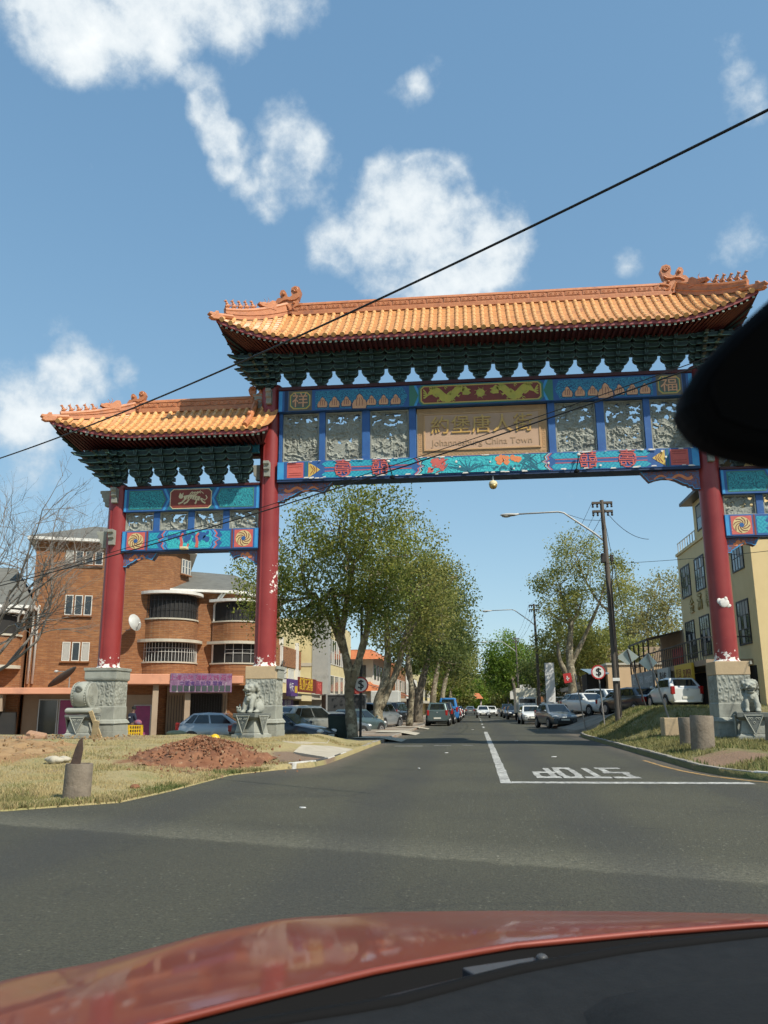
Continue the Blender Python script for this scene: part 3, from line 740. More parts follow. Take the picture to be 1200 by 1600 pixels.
def dragon(sg, cx, cz, s):
    out = []; pth = []
    for i in range(30):
        t = i/29; pth.append((cx+sg*(.50+t*1.22)*s, cz+.125*s*math.sin(t*9.2+.4)*(1-.25*t)))
    out += quads(pth, lambda t: (.075 if t < .8 else .075*(1-t)/.2+.012)*s*(.7+.6*min(1, t*5)))
    hx, hz = pth[0]
    out.append([(hx+sg*d*s, hz+e*s) for d, e in ((.08,-.08),(.08,.1),(-.02,.14),(-.1,.07),(-.2,.05),(-.12,.01),(-.2,-.04),(-.1,-.09))])
    for q in range(4): out.append([(hx+sg*(.02+.03*q)*s, hz+.08*s),(hx+sg*(.09+.03*q)*s, hz+.06*s),(hx+sg*(.12+.05*q)*s, hz+(.17-.012*q)*s)])
    for i in range(3, 27, 2):
        a = pth[i]; out.append([(a[0]-.03*s, a[1]+.05*s),(a[0]+.03*s, a[1]+.05*s),(a[0]+sg*.03*s, a[1]+.125*s)])
    for i in (6, 12, 18, 23):
        a = pth[i]; dz = -1 if i % 4 else 1
        out += quads([(a[0],a[1]),(a[0]+sg*.06*s,a[1]+dz*.10*s),(a[0]-sg*.04*s,a[1]+dz*.15*s)], .026*s)
        for k in (-1,0,1): out.append([(a[0]-sg*.04*s,a[1]+dz*.13*s),(a[0]-sg*.02*s,a[1]+dz*.16*s),(a[0]-sg*(.10-.03*k)*s,a[1]+dz*(.15+.04*k)*s)])
    a = pth[-1]
    for k in (-1,0,1,2): out += quads([(a[0],a[1]),(a[0]+sg*.07*s,a[1]+.05*k*s),(a[0]+sg*.13*s,a[1]+.07*k*s+.01)], .018*s)
    for k in range(5):
        u = cx+sg*(.62+.25*k)*s; out += quads([(u+.05*math.cos(q*.9)*s*(1-q*.1), cz+(-.17 if k % 2 else .16)*s+.028*math.sin(q*.9)*s) for q in range(7)], .011*s)
    return out

# cap strip and upper beam of the middle bay
gp(MB().box(-7.2,7.2,-.46,.46,12.44,12.56), 'cap_board', M_DKRED, bevel=.01)
ub = beam('upper_beam', -7.2, 7.2, 11.64, 12.438, .40)
D = Deco(ub, -.40); rnd = random.Random(4)
for sg in (-1, 1):
    for k, (xa, xb, m) in enumerate(((7.18,7.06,M_LBLUE),(6.98,6.86,M_NAVY))): D.rect('end_band', min(sg*xa,sg*xb), max(sg*xa,sg*xb), 11.66, 12.42, m)
    D.rect('seal_ground', *sorted((sg*6.84, sg*5.98)), 11.66, 12.42, M_OLIVE)
    D.poly('seal_frame', octa(sg*6.41, 12.04, .74, .64), M_YEL, 2); D.poly('seal_field', octa(sg*6.41, 12.04, .66, .56), M_GREENB, 3); D.poly('seal_field', octa(sg*6.41, 12.04, .60, .50), M_OLIVE, 4)
    text('seal_character', '祥' if sg < 0 else '福', .60, M_PEACH, ub, (sg*6.41, -.418, 12.02), depth=.01)
    sea = [(5.86,11.70),(5.86,12.38),(2.72,12.38),(2.56,12.04),(2.72,11.70)]
    D.poly('sea_panel', [(sg*x, z) for x, z in (sea if sg > 0 else sea)], M_SEA)
    for i, s in enumerate((.75,.72,.72,1.1,.74,.8,.76)):
        cx = sg*(2.98+.43*i+(.04 if i > 3 else 0)); cz = 11.97
        def mtn(q): return [(cx+q*x*s, cz+q*(z-.12)*s) for x, z in ((-.22,-.16),(.20,-.17),(.235,-.04),(.20,.10),(.13,.15),(.09,.25),(.0,.33),(-.07,.27),(-.11,.14),(-.17,.12),(-.235,-.02))]
        D.poly('painted_rock', mtn(1.12), M_NAVY, 2); D.poly('painted_rock', mtn(1.0), M_PEACH, 3)
        D.multi('rock_line', [ribbon([(cx+dx*s, cz-.2*s),(cx+dx*s+.01, cz-.02*s),(cx+dx*.6*s, cz+.08*s)], .008) for dx in (-.1,.0,.09)], M_BRRED, 4)
    ch = [(2.46,11.66),(2.46,12.42),(2.30,12.42),(2.14,12.04),(2.30,11.66)]
    D.poly('chevron', [(sg*(x+.04), z) for x, z in ch], M_GREENB, 2); D.poly('chevron', [(sg*(x-.05), z) for x, z in ch], M_LBLUE, 1)
D.poly('dragon_border', octa(0, 12.04, 4.34, .74, .22), M_GREENB, 3); D.poly('dragon_border', octa(0, 12.04, 4.20, .66, .22), M_YEL, 4); D.poly('dragon_field', octa(0, 12.04, 4.10, .58, .2), M_BRRED, 5)
for sg in (-1, 1): D.multi('painted_dragon', [[(x, 12.04+(z-12.04)*1.35) for x, z in q] for q in dragon(sg, 0, 12.04, 1.08)], M_YGREEN, 6)
fl = [disc(0, 12.04, .15, 14)] + [[(.13*math.cos(a), 12.04+.13*math.sin(a)),(.17*math.cos(a+.3), 12.04+.17*math.sin(a+.3)),(.25*math.cos(a+.35), 12.04+.25*math.sin(a+.35))] for a in [i*.785 for i in range(8)]]
D.multi('painted_pearl', fl, M_YGREEN, 6)

# lower beam
lb = beam('lower_beam', -7.2, 7.2, 9.13, 9.79, .36)
gp(MB().box(-7.2,7.2,-.34,.34,9.06,9.128), 'beam_soffit', M_NAVY)
D = Deco(lb, -.36)
for sg in (-1, 1):
    D.rect('end_band', *sorted((sg*7.18, sg*6.96)), 9.15, 9.77, M_LBLUE); D.rect('red_square', *sorted((sg*6.84, sg*6.26)), 9.19, 9.74, M_PPINK)
    D.multi('square_line', [[(sg*6.78-.01,a),(sg*6.32,a),(sg*6.32,a+.018),(sg*6.78,a+.018)] for a in (9.27,9.35,9.58,9.66)], M_PRED, 2)
    D.rect('strip', *sorted((sg*6.20, sg*6.12)), 9.15, 9.77, M_DTEAL)
    D.poly('fan_ornament', [(sg*6.08,9.18),(sg*6.08,9.74),(sg*5.86,9.60),(sg*5.66,9.46),(sg*5.86,9.32)], M_YEL, 2)
    D.multi('fan_line', [ribbon([(sg*(6.0-.1*k),9.30+.03*k),(sg*(5.9-.06*k),9.46),(sg*(6.0-.1*k),9.62-.03*k)], .012) for k in range(3)], M_BRRED, 3)
    for z0, z1 in ((9.17,9.37),(9.55,9.75)):
        D.poly('fret_strip', [(sg*5.62,(z0+z1)/2),(sg*5.45,z0),(sg*2.42,z0),(sg*2.30,(z0+z1)/2),(sg*2.42,z1),(sg*5.45,z1)], M_LATT)
    D.multi('trim_line', [[(sg*5.5,z),(sg*2.45,z),(sg*2.45,z+.025),(sg*5.5,z+.025)] for z in (9.385,9.51)], M_PPINK, 1)
    for j, cx in enumerate((4.85,3.55)):
        D.poly('medallion', disc(sg*cx, 9.46, .30, 22), M_BLUE, 3)
        text('medallion_character', '壽' if j == 0 else '囍', .62, M_PPINK, lb, (sg*cx, -.385, 9.46), depth=.012)
        D.multi('medallion_ring', quads([(sg*cx+.275*math.cos(i*math.pi/12), 9.46+.275*math.sin(i*math.pi/12)) for i in range(25)], .018), M_PPINK, 4)
    for k, (m, o) in enumerate(((M_PPINK,.0),(M_LBLUE,.05),(M_CREAM,.09),(M_NAVY,.12))):
        D.poly('cusp', [(sg*(2.36-o),9.16),(sg*(2.22-o),9.30),(sg*(2.26-o),9.38),(sg*(2.12-o),9.46),(sg*(2.26-o),9.54),(sg*(2.22-o),9.63),(sg*(2.36-o),9.76),(0,9.76),(0,9.16)], m, 2+k)
D.poly('garden_field', [(-2.18,9.18),(-2.05,9.30),(-2.10,9.38),(-1.96,9.46),(-2.10,9.54),(-2.05,9.62),(-2.18,9.74),(2.18,9.74),(2.05,9.62),(2.10,9.54),(1.96,9.46),(2.10,9.38),(2.05,9.30),(2.18,9.18)], M_LAKE, 7)
D.multi('painted_blossom', [cloud_lob(-1.85+.55*rnd.random()**1.2+.0, 9.24+.42*rnd.random(), .055+.05*rnd.random(), rnd) for _ in range(17)], M_PPINK, 8)
D.multi('painted_branch', quads([(-1.9,9.2),(-1.7,9.36),(-1.45,9.5),(-1.2,9.68)], .02)+quads([(-1.6,9.2),(-1.3,9.34),(-1.2,9.5)], .018), M_PRED, 8)
D.multi('painted_leaf', [ribbon([(-.55+.1*rnd.random(),9.2),(-.55+k*.09,9.34+.1*rnd.random()),(-.6+k*.2,9.5+.16*math.cos(k*.5))], lambda t: .026*(1-t)+.003) for k in range(-5,6)], M_DTEAL, 8)
D.multi('painted_peony', [cloud_lob(.35+.85*rnd.random(), 9.40+.26*rnd.random(), .07+.05*rnd.random(), rnd) for _ in range(14)], M_ORNG, 9)
D.multi('painted_leaf', [cloud_lob(.3+1.0*rnd.random(), 9.22+.14*rnd.random(), .05, rnd, 7) for _ in range(16)], M_DTEAL, 8)
D.multi('painted_bamboo', [ribbon([(1.25+.7*rnd.random(),9.2),(1.25+.75*rnd.random(),9.45),(1.3+.7*rnd.random(),9.72)], lambda t: .018) for _ in range(12)], M_DTEAL, 8)
chips = []
for _ in range(95):
    x = rnd.uniform(-7.1, 7.1); z = rnd.choice((9.775,9.765,9.75,9.15,9.16,9.18,rnd.uniform(9.2,9.7))); s = rnd.uniform(.015,.05); chips.append(cloud_lob(x, z, s, rnd, 6) if z < 9.7 and z > 9.2 else [(x-s*2,z-s*.5),(x+s*2.4,z-s*.4),(x+s*1.7,z+s*.5),(x-s*1.3,z+s*.45)])
tag(D.multi('paint_chips', [[(a, min(9.788, max(9.132, b))) for a, b in q] for q in chips], M_CHIP, 11), kind='stuff')

# corbels under the beams
def corbel(sg, x0, ztop, L, h, y=.13):
    mb = MB(); pts = [(a_*L, b_*h) for a_, b_ in ((0,0),(1,0),(.85,-.55),(.74,-.44),(.62,-.38),(.5,-.40),(.4,-.50),(.33,-.62),(.27,-.72),(.22,-.74),(.19,-.84),(.14,-.84),(.11,-1),(0,-1))]
    mb.prism([(x0+sg*x, ztop+z) for x, z in pts], -y, y); o = gp(mb, 'corbel', M_QUETI, bevel=.01)
    d = Deco(o, -y); n = 14
    pth = [(x0+sg*(.25+(L-.7)*i/n), ztop-.22*h/.65-.07*math.sin(i*.95)) for i in range(n+1)]
    d.multi('painted_serpent', quads(pth, lambda t: .045*(1-.6*t)+.01), M_ORNG, 1)
    edge = [(x0+sg*x, ztop+z+.02) for x, z in pts[1:]]; d.multi('edge_line', quads(edge, .014), M_LBLUE, 1)
    return o
for sg in (-1, 1):
    corbel(-sg, sg*(MAINX-CR+.05), 9.055, 1.95, .66)
    corbel(sg, sg*(MAINX+CR-.05), 6.70, 1.05, .50); corbel(-sg, sg*(OUTX-CR+.05), 6.70, 1.25, .50)

# ---- posts, carved screens and the name plaque of the middle bay
for x0, x1 in ((-7.12,-7.04),(-5.80,-5.50),(-4.22,-3.87),(-2.53,-2.28),(2.10,2.34),(3.62,3.96),(5.42,5.62),(6.82,7.12)):
    pass
def carved_screen(x0, x1, z0, z1, seed, holes, y=-.13, nx=72):
    w, h = x1-x0, z1-z0; nz = max(10, int(nx*h/w)); rows = relief(nx, nz, w, h, seed, .10, 'cloud')
    mb = MB(); vs = [p for r in rows for p in r]; fs = []
    for i in range(nz):
        for j in range(nx):
            u, v = (j+.5)/nx, (i+.5)/nz
            a = fbm(u*w*5.2+seed*3, v*h*7.5, seed*1.7, 2)*1.05
            top = sm(holes[0], holes[0]+.25, v)
            if .035 < u < .965 and .03 < v < .96 and a > holes[1]+(1-top)*.55: continue
            q = i*(nx+1)+j; fs.append((q, q+1, q+nx+2, q+nx+1))
    mb.add(vs, fs); me = mb.mesh('carved_screen', M_STONE, smooth=True, fix=False)
    o = link('carved_screen', me, gate, (x0, y, z0)); s = o.modifiers.new('thick', 'SOLIDIFY'); s.thickness = .07; s.offset = -1
    f = MB(); t = .035
    f.box(x0-.01,x1+.01,y-.05,y+.09,z0-.01,z0+t); f.box(x0-.01,x1+.01,y-.05,y+.09,z1-t,z1+.01); f.box(x0-.01,x0+t,y-.05,y+.09,z0+t,z1-t); f.box(x1-t,x1+.01,y-.05,y+.09,z0+t,z1-t)
    fo = gp(f, 'screen_frame', M_STONE); fo.parent = o; fo.location = (-x0, -y, -z0)
    return o
XS = [-7.08,-5.76,-5.51,-4.21,-3.86,-2.51,-2.29,2.08,2.30,3.63,3.95,5.40,5.59,6.90]
XS = [(-7.04,-5.76),(-5.50,-4.22),(-3.90,-2.55)]
for k, (a, b) in enumerate(XS):
    carved_screen(a, b, 9.83, 11.60, 1.7+k*2.3, ((.66,.16),(.6,.10),(.5,.17))[k])
    carved_screen(-b, -a, 9.83, 11.60, 9.1+k*1.9, ((.35,.14),(.42,.10),(.5,.15))[k])
for sg in (-1, 1):
    for x0, x1 in ((7.07,7.19),(5.52,5.74),(3.92,4.20),(2.29,2.53)):
        gp(MB().box(*sorted((sg*x0, sg*x1)), -.24, .24, 9.792, 11.638), 'post', M_BLUE, bevel=.01)
pl = gp(MB().box(-2.26,2.26,-.16,.16,9.80,11.62), 'name_plaque', M_PLAQ2, bevel=.015)
gp(MB().box(-1.98,1.98,-.185,.0,10.10,11.36), 'inscription_field', M_PLAQ, parent=pl)
fr = MB(); z0, z1, a, b = 10.07, 11.39, 2.03, 1.95
fr.box(-a,a,-.205,-.1,z0-.03,z0+.03); fr.box(-a,a,-.205,-.1,z1-.03,z1+.03); fr.box(-a,-a+.06,-.205,-.1,z0+.03,z1-.03); fr.box(a-.06,a,-.205,-.1,z0+.03,z1-.03)
gp(fr, 'inner_moulding', M_PLAQ2, parent=pl, bevel=.008)
fret = MB(); 
for i in range(34):
    x = -2.2+i*.1315
    for zz in (9.84, 11.45):
        fret.box(x, x+.105, -.168, -.15, zz, zz+.02); fret.box(x, x+.018, -.168, -.15, zz+.02, zz+.12); fret.box(x+.035, x+.105, -.168, -.15, zz+.10, zz+.12); fret.box(x+.087, x+.105, -.168, -.15, zz+.05, zz+.10); fret.box(x+.05,x+.105,-.168,-.15,zz+.045,zz+.062)
for i in range(9):
    for sx in (-2.20, 2.08):
        z = 10.05+i*.15; fret.box(sx, sx+.10, -.168, -.15, z, z+.02); fret.box(sx, sx+.018, -.168,-.15, z+.02, z+.11); fret.box(sx+.035, sx+.10, -.168,-.15, z+.09, z+.11); fret.box(sx+.08, sx+.10,-.168,-.15,z+.05,z+.09)
tag(gp(fret, 'key_fret', M_PLAQ2, parent=pl), kind='stuff')
for i, ch in enumerate('約堡唐人街'):
    o = text('gilded_character', ch, .70, M_GOLD, pl, (-1.44+i*.72, -.20, 10.92), depth=.05, res=3)
    for q, (dx, dz) in enumerate(((.010,0),)):   # heavier strokes
        c = o.copy(); COL.objects.link(c); c.parent = o; c.location = (dx, dz, -.002*(q+1)); c.rotation_euler = (0,0,0); c.scale = (1,1,1); c.name = 'stroke'
M_ENGR = mat('engraved_letter', (0.40,0.255,0.15), (0.34,0.215,0.12), scale=6, rough=.7)
text('engraved_lettering', 'Johannesburg China Town', .325, M_ENGR, pl, (0, -.188, 10.32), depth=.02, sx=1.0, res=3)

# ---- side bays
M_ROSE = mat('rosette_cream', (0.66,0.52,0.24), (0.55,0.42,0.2), scale=6, rough=.6)
def side_bay(sg):
    xa, xb = sorted((sg*(MAINX+CR-.08), sg*(OUTX-CR+.08))); cx = (xa+xb)/2; W = xb-xa
    gp(MB().box(xa,xb,-.36,.36,8.99,9.08), 'cap_board', M_DKRED, bevel=.01)
    u = beam('upper_beam', xa, xb, 8.15, 8.988, .31); d = Deco(u, -.31)
    for s in (-1, 1):
        d.rect('end_band', *sorted((cx+s*(W/2-.02), cx+s*(W/2-.10))), 8.17, 8.97, M_LBLUE)
        v = [(W/2-.22,8.25),(W/2-.22,8.89),(1.10,8.89),(.94,8.57),(1.10,8.25)]
        d.poly('vine_border', [(cx+s*(x+(.03 if x > 2 else -.03)), z+(.03 if z > 8.6 else -.03 if z < 8.5 else 0)) for x, z in v], M_GREENB, 1); d.poly('vine_panel', [(cx+s*x, z) for x, z in v], M_VINE, 2)
        for k, (o, m) in enumerate(((.0,M_LBLUE),(.09,M_BLUE),(.15,M_DTEAL))):
            d.poly('chevron', [(cx+s*(1.02-o),8.18),(cx+s*(.84-o),8.57),(cx+s*(1.02-o),8.96),(cx,8.96),(cx,8.18)], m, 1+k)
    d.poly('tiger_border', octa(cx, 8.57, 1.52, .72, .22), M_CREAM, 5); d.poly('tiger_field', octa(cx, 8.57, 1.46, .66, .2), M_BRRED, 6)
    t = []
    t += quads([(cx-.25,8.60),(cx-.05,8.64),(cx+.15,8.60),(cx+.33,8.56)], .075)
    t.append(disc(cx-.36, 8.66, .085, 10)); t.append([(cx-.42,8.72),(cx-.40,8.80),(cx-.35,8.74)]); t.append([(cx-.33,8.74),(cx-.28,8.80),(cx-.27,8.72)])
    for x, q in ((-.2,-.42),(-.05,-.22),(.22,.18),(.36,.52)): t += quads([(cx+x,8.56),(cx+(x+q)/2,8.44),(cx+q,8.40)], .028); t.append(disc(cx+q, 8.40, .035, 7))
    t += quads([(cx+.36,8.58),(cx+.52,8.50),(cx+.60,8.58),(cx+.54,8.68)], .016)
    for k in range(5): t += quads([(cx-.05+.05*k,8.66),(cx-.02+.09*k,8.76+.02*k),(cx+.06+.10*k,8.82-.02*k)], .014)
    d.multi('painted_tiger', t, M_CREAM, 7)
    d.multi('tiger_stripe', [[(cx-.16+.09*k,8.55),(cx-.13+.09*k,8.55),(cx-.11+.09*k,8.66)] for k in range(5)], M_BRRED, 8)
    l = beam('lower_beam', xa, xb, 6.74, 7.46, .28); d = Deco(l, -.28)
    gp(MB().box(xa,xb,-.26,.26,6.70,6.738), 'beam_soffit', M_NAVY)
    for s in (-1, 1):
        d.rect('end_band', *sorted((cx+s*(W/2-.02), cx+s*(W/2-.13))), 6.76, 7.44, M_LBLUE)
        rx = cx+s*(W/2-.52); d.rect('rosette_ground', rx-.33, rx+.33, 6.79, 7.41, M_PPINK if True else 0); d.poly('rosette', disc(rx, 7.10, .28, 20), M_ROSE, 2)
        d.poly('rosette_eye', disc(rx, 7.10, .075, 8), M_BLUE, 4)
        d.multi('rosette_curl', [q for k in range(8) for q in quads([(rx+(.06+.028*i)*math.cos(k*.785+.22*i), 7.10+(.06+.028*i)*math.sin(k*.785+.22*i)) for i in range(8)], .012)], M_BRRED, 3)
        d.rect('trim', *sorted((cx+s*(W/2-.90), cx+s*(W/2-.96))), 6.76, 7.44, M_BRRED)
        d.poly('fret_panel', [(cx+s*(W/2-1.0),6.82),(cx+s*(W/2-1.0),7.38),(cx+s*1.08,7.38),(cx+s*1.20,7.22),(cx+s*1.02,7.10),(cx+s*1.20,6.98),(cx+s*1.08,6.82)], M_LATT, 1)
        for k, (o, m) in enumerate(((.0,M_PPINK),(.05,M_LBLUE),(.12,M_BLUE),(.17,M_LBLUE))):
            d.poly('cusp', [(cx+s*(.92-o),6.77),(cx+s*(1.02-o),6.90),(cx+s*(.96-o),7.0),(cx+s*(1.14-o),7.10),(cx+s*(.96-o),7.2),(cx+s*(1.02-o),7.30),(cx+s*(.92-o),7.43),(cx,7.43),(cx,6.77)], m, 2+k)
    rd = random.Random(3+sg)
    d.poly('garden_field', [(cx-.75,6.80),(cx-.85,7.1),(cx-.75,7.40),(cx+.75,7.40),(cx+.85,7.1),(cx+.75,6.80)], M_LAKE, 6)
    d.multi('painted_trunk', [ribbon([(cx+o,6.81),(cx+o+.02,7.0),(cx+o-.02,7.2),(cx+o+.06,7.33)], lambda t: .055-.02*t) for o in (-.28,.28)] + [ribbon([(cx-.05,6.81),(cx-.02,6.95)], .03)], M_PPINK, 8)
    d.multi('painted_foliage', [cloud_lob(cx+rd.uniform(-.72,.72), rd.uniform(7.08,7.34), rd.uniform(.07,.12), rd) for _ in range(20)], M_BLUE, 7)
    # posts and screens
    n = 4; g = .23; pw = (W-.1-g*(n-1))/n
    for k in range(n):
        a = xa+.05+k*(pw+g); carved_screen(a+.01, a+pw-.01, 7.47, 8.14, 4.4+k*1.7+sg, (.25,.20), -.10, 44)
        if k: gp(MB().box(a-g,a,-.18,.18,7.462,8.148), 'post', M_BLUE, bevel=.01)
    lampm = MB(); lampm.box(-.14,.14,-.10,.10,-.06,.03); lampm.box(-.11,.11,-.13,-.10,-.05,.02)
    gp(lampm, 'floodlight', M_CREAM, bevel=.01).location = (cx-.15, -.34, 6.80)
for sg in (-1, 1): side_bay(sg)

# ---- grey through-tenon ends on the columns
def tenon(x, z, sg, s=1.0):
    mb = MB(); mb.prism([(0,.30*s),(sg*.42*s,.30*s),(sg*.42*s,.20*s),(sg*.36*s,.16*s),(sg*.36*s,.06*s),(sg*.30*s,.02*s),(sg*.30*s,-.10*s),(sg*.22*s,-.14*s),(sg*.22*s,-.28*s),(0,-.28*s)], -.12, .12)
    gp(mb, 'beam_end', M_STONE, bevel=.01).location = (x+sg*(CR-.08), 0, z)
for sg in (-1, 1):
    tenon(sg*OUTX, 8.72, sg, 1.0); tenon(sg*OUTX, 7.20, sg, 1.05); tenon(sg*MAINX, 12.2, sg, .95); tenon(sg*MAINX, 9.5, sg, .95)
    for x, z in ((OUTX,8.72),(OUTX,7.2),(MAINX,12.2),(MAINX,9.5)):
        mb = MB(); mb.prism([(0,.28),(-.34,.28),(-.34,.18),(-.27,.13),(-.27,0),(-.2,-.05),(-.2,-.25),(0,-.25)], -.10, .10, rotm(rz=math.pi/2))
        gp(mb, 'beam_end', M_STONE, bevel=.01).location = (sg*x, -CR+.06, z)

# ---- bracket sets
def arm_poly(w, h=.16): return [(-w,h),(-w,h*.55),(-w+.035,h*.3),(-w+.09,0),(w-.09,0),(w-.035,h*.3),(w,h*.55),(w,h)]
def inset(p, q):
    cx = sum(a for a, b in p)/len(p); cz = sum(b for a, b in p)/len(p); W_ = max(a for a, b in p)-cx; H_ = max(b for a, b in p)-cz
    return [(cx+(a-cx)*(1-q/W_), cz+(b-cz)*(1-q/max(H_, .05))) for a, b in p]
def bracket_mesh(hw, tiers=5, dz=.195, step=.155, y0=.30):
    mb = MB()
    mb.slot(0).frust(-.13,.13,-y0-.14,-y0+.14,0,.13,-.04)
    mb.slot(1).box(-.175,.175,-y0-.185,-y0-.17,.115,.135)
    for i in range(tiers):
        z = .10+i*dz; w = min(hw, .25+.155*i)
        for j in range(max(0, i-1), i+1):
            y = -y0-.10-step*j; ww = w if j == i else w*.96
            p = arm_poly(ww, dz*.84)
            mb.slot(0).prism([(a, b+z) for a, b in p], y, y+.10)
            mb.slot(1).prism([(a, b+z) for a, b in p], y-.006, y+.001); mb.slot(0).prism([(a, b+z) for a, b in inset(p, .022)], y-.012, y-.005)
            for s in (-1, 0, 1):
                mb.slot(0).frust(s*(ww-.055)-.05, s*(ww-.055)+.05, y-.02, y+.12, z+dz*.80, z+dz*1.02, -.012)
        yy = -y0-.18-step*i
        mb.slot(0).prism([(-.045,z+.16),(-.045,z+.02),(.045,z+.02),(.045,z+.16)], yy-.05, y0+.15)
        mb.slot(1).box(-.05,.05,yy-.062,yy-.048,z+.0,z+.03); mb.slot(1).box(-.052,-.036,yy-.058,yy-.048,z+.03,z+.16); mb.slot(1).box(.036,.052,yy-.058,yy-.048,z+.03,z+.16)
        mb.slot(0).frust(-.06,.06,yy-.06,yy+.04,z-.05,z+.02,-.01)
    return mb.mesh('bracket_set', [M_BRG, M_BRE])
def corner_mesh(tiers=5, dz=.195):
    mb = MB()
    for i in range(tiers):
        z = .10+i*dz; L = .50+.20*i
        for an in (225, 180, 270, 202, 247):
            M = rotm(rz=R(an)); q = L*(1.32 if an == 225 else 1.0 if an in (180,270) else .95)
            mb.slot(0).prism([(.1,z+.15),(q*.9,z+.15),(q+.16,z+.10),(q+.02,z+.02),(q*.8,z-.02),(.1,z-.02)], -.055, .055, M)
            mb.slot(1).prism([(q*.6,z+.04),(q+.05,z+.05),(q+.05,z+.02),(q*.6,z-.02)], -.062, .062, M)
        mb.slot(0).box(-L*.78,.25,-.10-L*.78,.0-L*.70,z,z+.15); mb.slot(1).box(-L*.78,.25,-.106-L*.78,-.101-L*.78,z,z+.03)
        mb.slot(0).box(-.10-L*.78,-L*.70,-L*.78,.25,z,z+.15)
        for s in range(3): mb.slot(0).frust(-L*.7+s*.3,-L*.7+s*.3+.12,-.12-L*.78,-L*.66,z+.15,z+.2,-.015)
    return mb.mesh('corner_bracket', [M_BRG, M_BRE])
bm_main = bracket_mesh(.462); bm_side = bracket_mesh(.45, 5, .215, .14)
NB = 15; sp = 2*MAINX/(NB+1)
for i in range(NB): link('bracket_set', bm_main, gate, (-MAINX+sp*(i+1), 0, 12.56))
cm = corner_mesh(); cs = corner_mesh(5, .215)
for sg in (-1, 1):
    o = link('corner_bracket', cm, gate, (sg*MAINX, 0, 12.56)); o.scale = (1 if sg < 0 else -1, 1, 1)
    link('bracket_set', bm_main, gate, (sg*MAINX, 0, 12.56))
    o = link('corner_bracket', cs, gate, (sg*OUTX, 0, 9.08)); o.scale = (1 if sg < 0 else -1, 1, 1)
    link('bracket_set', bm_side, gate, (sg*OUTX, 0, 9.08))
    ss = (OUTX-MAINX)/6
    for i in range(1, 6): link('bracket_set', bm_side, gate, (sg*(MAINX+ss*i), 0, 9.08))

# ---- tiled roofs
def catmull(p, n=8):
    o = []
    for i in range(len(p)-1):
        a, b, c, d = (Vector(p[max(0,i-1)]), Vector(p[i]), Vector(p[i+1]), Vector(p[min(len(p)-1,i+2)]))
        for k in range(n):
            t = k/n; o.append(.5*((2*b)+(c-a)*t+(2*a-5*b+4*c-d)*t*t+(3*b-a-3*c+d)*t**3))
    return o+[Vector(p[-1])]
def chiwen(parent, loc, s, flip, rz=0):
    """ridge-end dragon: curled tail, crest and biting jaw"""
    P = [(.12,0),(.86,0),(.95,.14),(.90,.30),(1.0,.44),(.90,.58),(.80,.60),(.84,.74),(.80,.86),(.70,.88),(.63,.80),(.60,.64),(.50,.60),(.42,.66),(.46,.80),(.44,.94),(.32,1.0),(.18,.95),(.11,.80),(.16,.62),(.22,.50),(.20,.38),(.06,.36),(.0,.26),(.05,.18),(.14,.16),(.06,.08)]
    f = -1 if flip else 1
    mb = MB(); mb.prism([(f*(x-.5)*s, z*s) for x, z in P], -.11*s, .11*s)
    for y in (-.13*s, .13*s):
        sp_ = [(f*(.30+.10*(1-q/16)*math.cos(q*.75)-.5)*s, y, (.84+.10*(1-q/16)*math.sin(q*.75))*s) for q in range(15)]
        mb.tube(sp_, .028*s, 5)
        mb.tube([(f*(x-.5)*s, y, z*s) for x, z in ((.2,.58),(.3,.5),(.44,.48),(.56,.52),(.7,.5),(.84,.4))], .035*s, 5)
        mb.tube([(f*(x-.5)*s, y, z*s) for x, z in ((.08,.28),(.25,.27),(.36,.2),(.3,.1),(.2,.08))], .04*s, 5)
        mb.tube([(f*(x-.5)*s, y, z*s) for x, z in ((.45,.1),(.55,.3),(.7,.3),(.8,.18),(.68,.1))], .04*s, 5)
        mb.ball((f*(.34-.5)*s, y, .38*s), .05*s, 7, 5); mb.ball((f*(.7-.5)*s, y, .72*s), .06*s, 7, 5)
    o = mb.build('ridge_dragon', M_RIDGE, parent, loc, rz, bevel=.02*s); return o
def beast_mesh(kind):
    mb = MB()
    mb.box(-.10,.10,-.05,.05,0,.03); mb.ball((0,0,.13),(.09,.05,.09),7,5); mb.ball((.05,0,.21),(.055,.045,.07),7,5); mb.ball((.09,0,.29),(.055,.04,.05),7,5); mb.ball((.14,0,.275),(.035,.025,.025),6,4)
    mb.tube([(.07,.03,.14),(.09,.03,.02)],[.022,.018],5); mb.tube([(.07,-.03,.14),(.09,-.03,.02)],[.022,.018],5); mb.tube([(-.07,0,.12),(-.13,0,.18),(-.11,0,.28)],[.025,.022,.01],5)
    if kind: mb.tube([(.08,0,.32),(.05,0,.40)],[.02,.006],4)
    return mb.mesh('roof_beast', M_RIDGE, smooth=True)
BE = [beast_mesh(0), beast_mesh(1)]
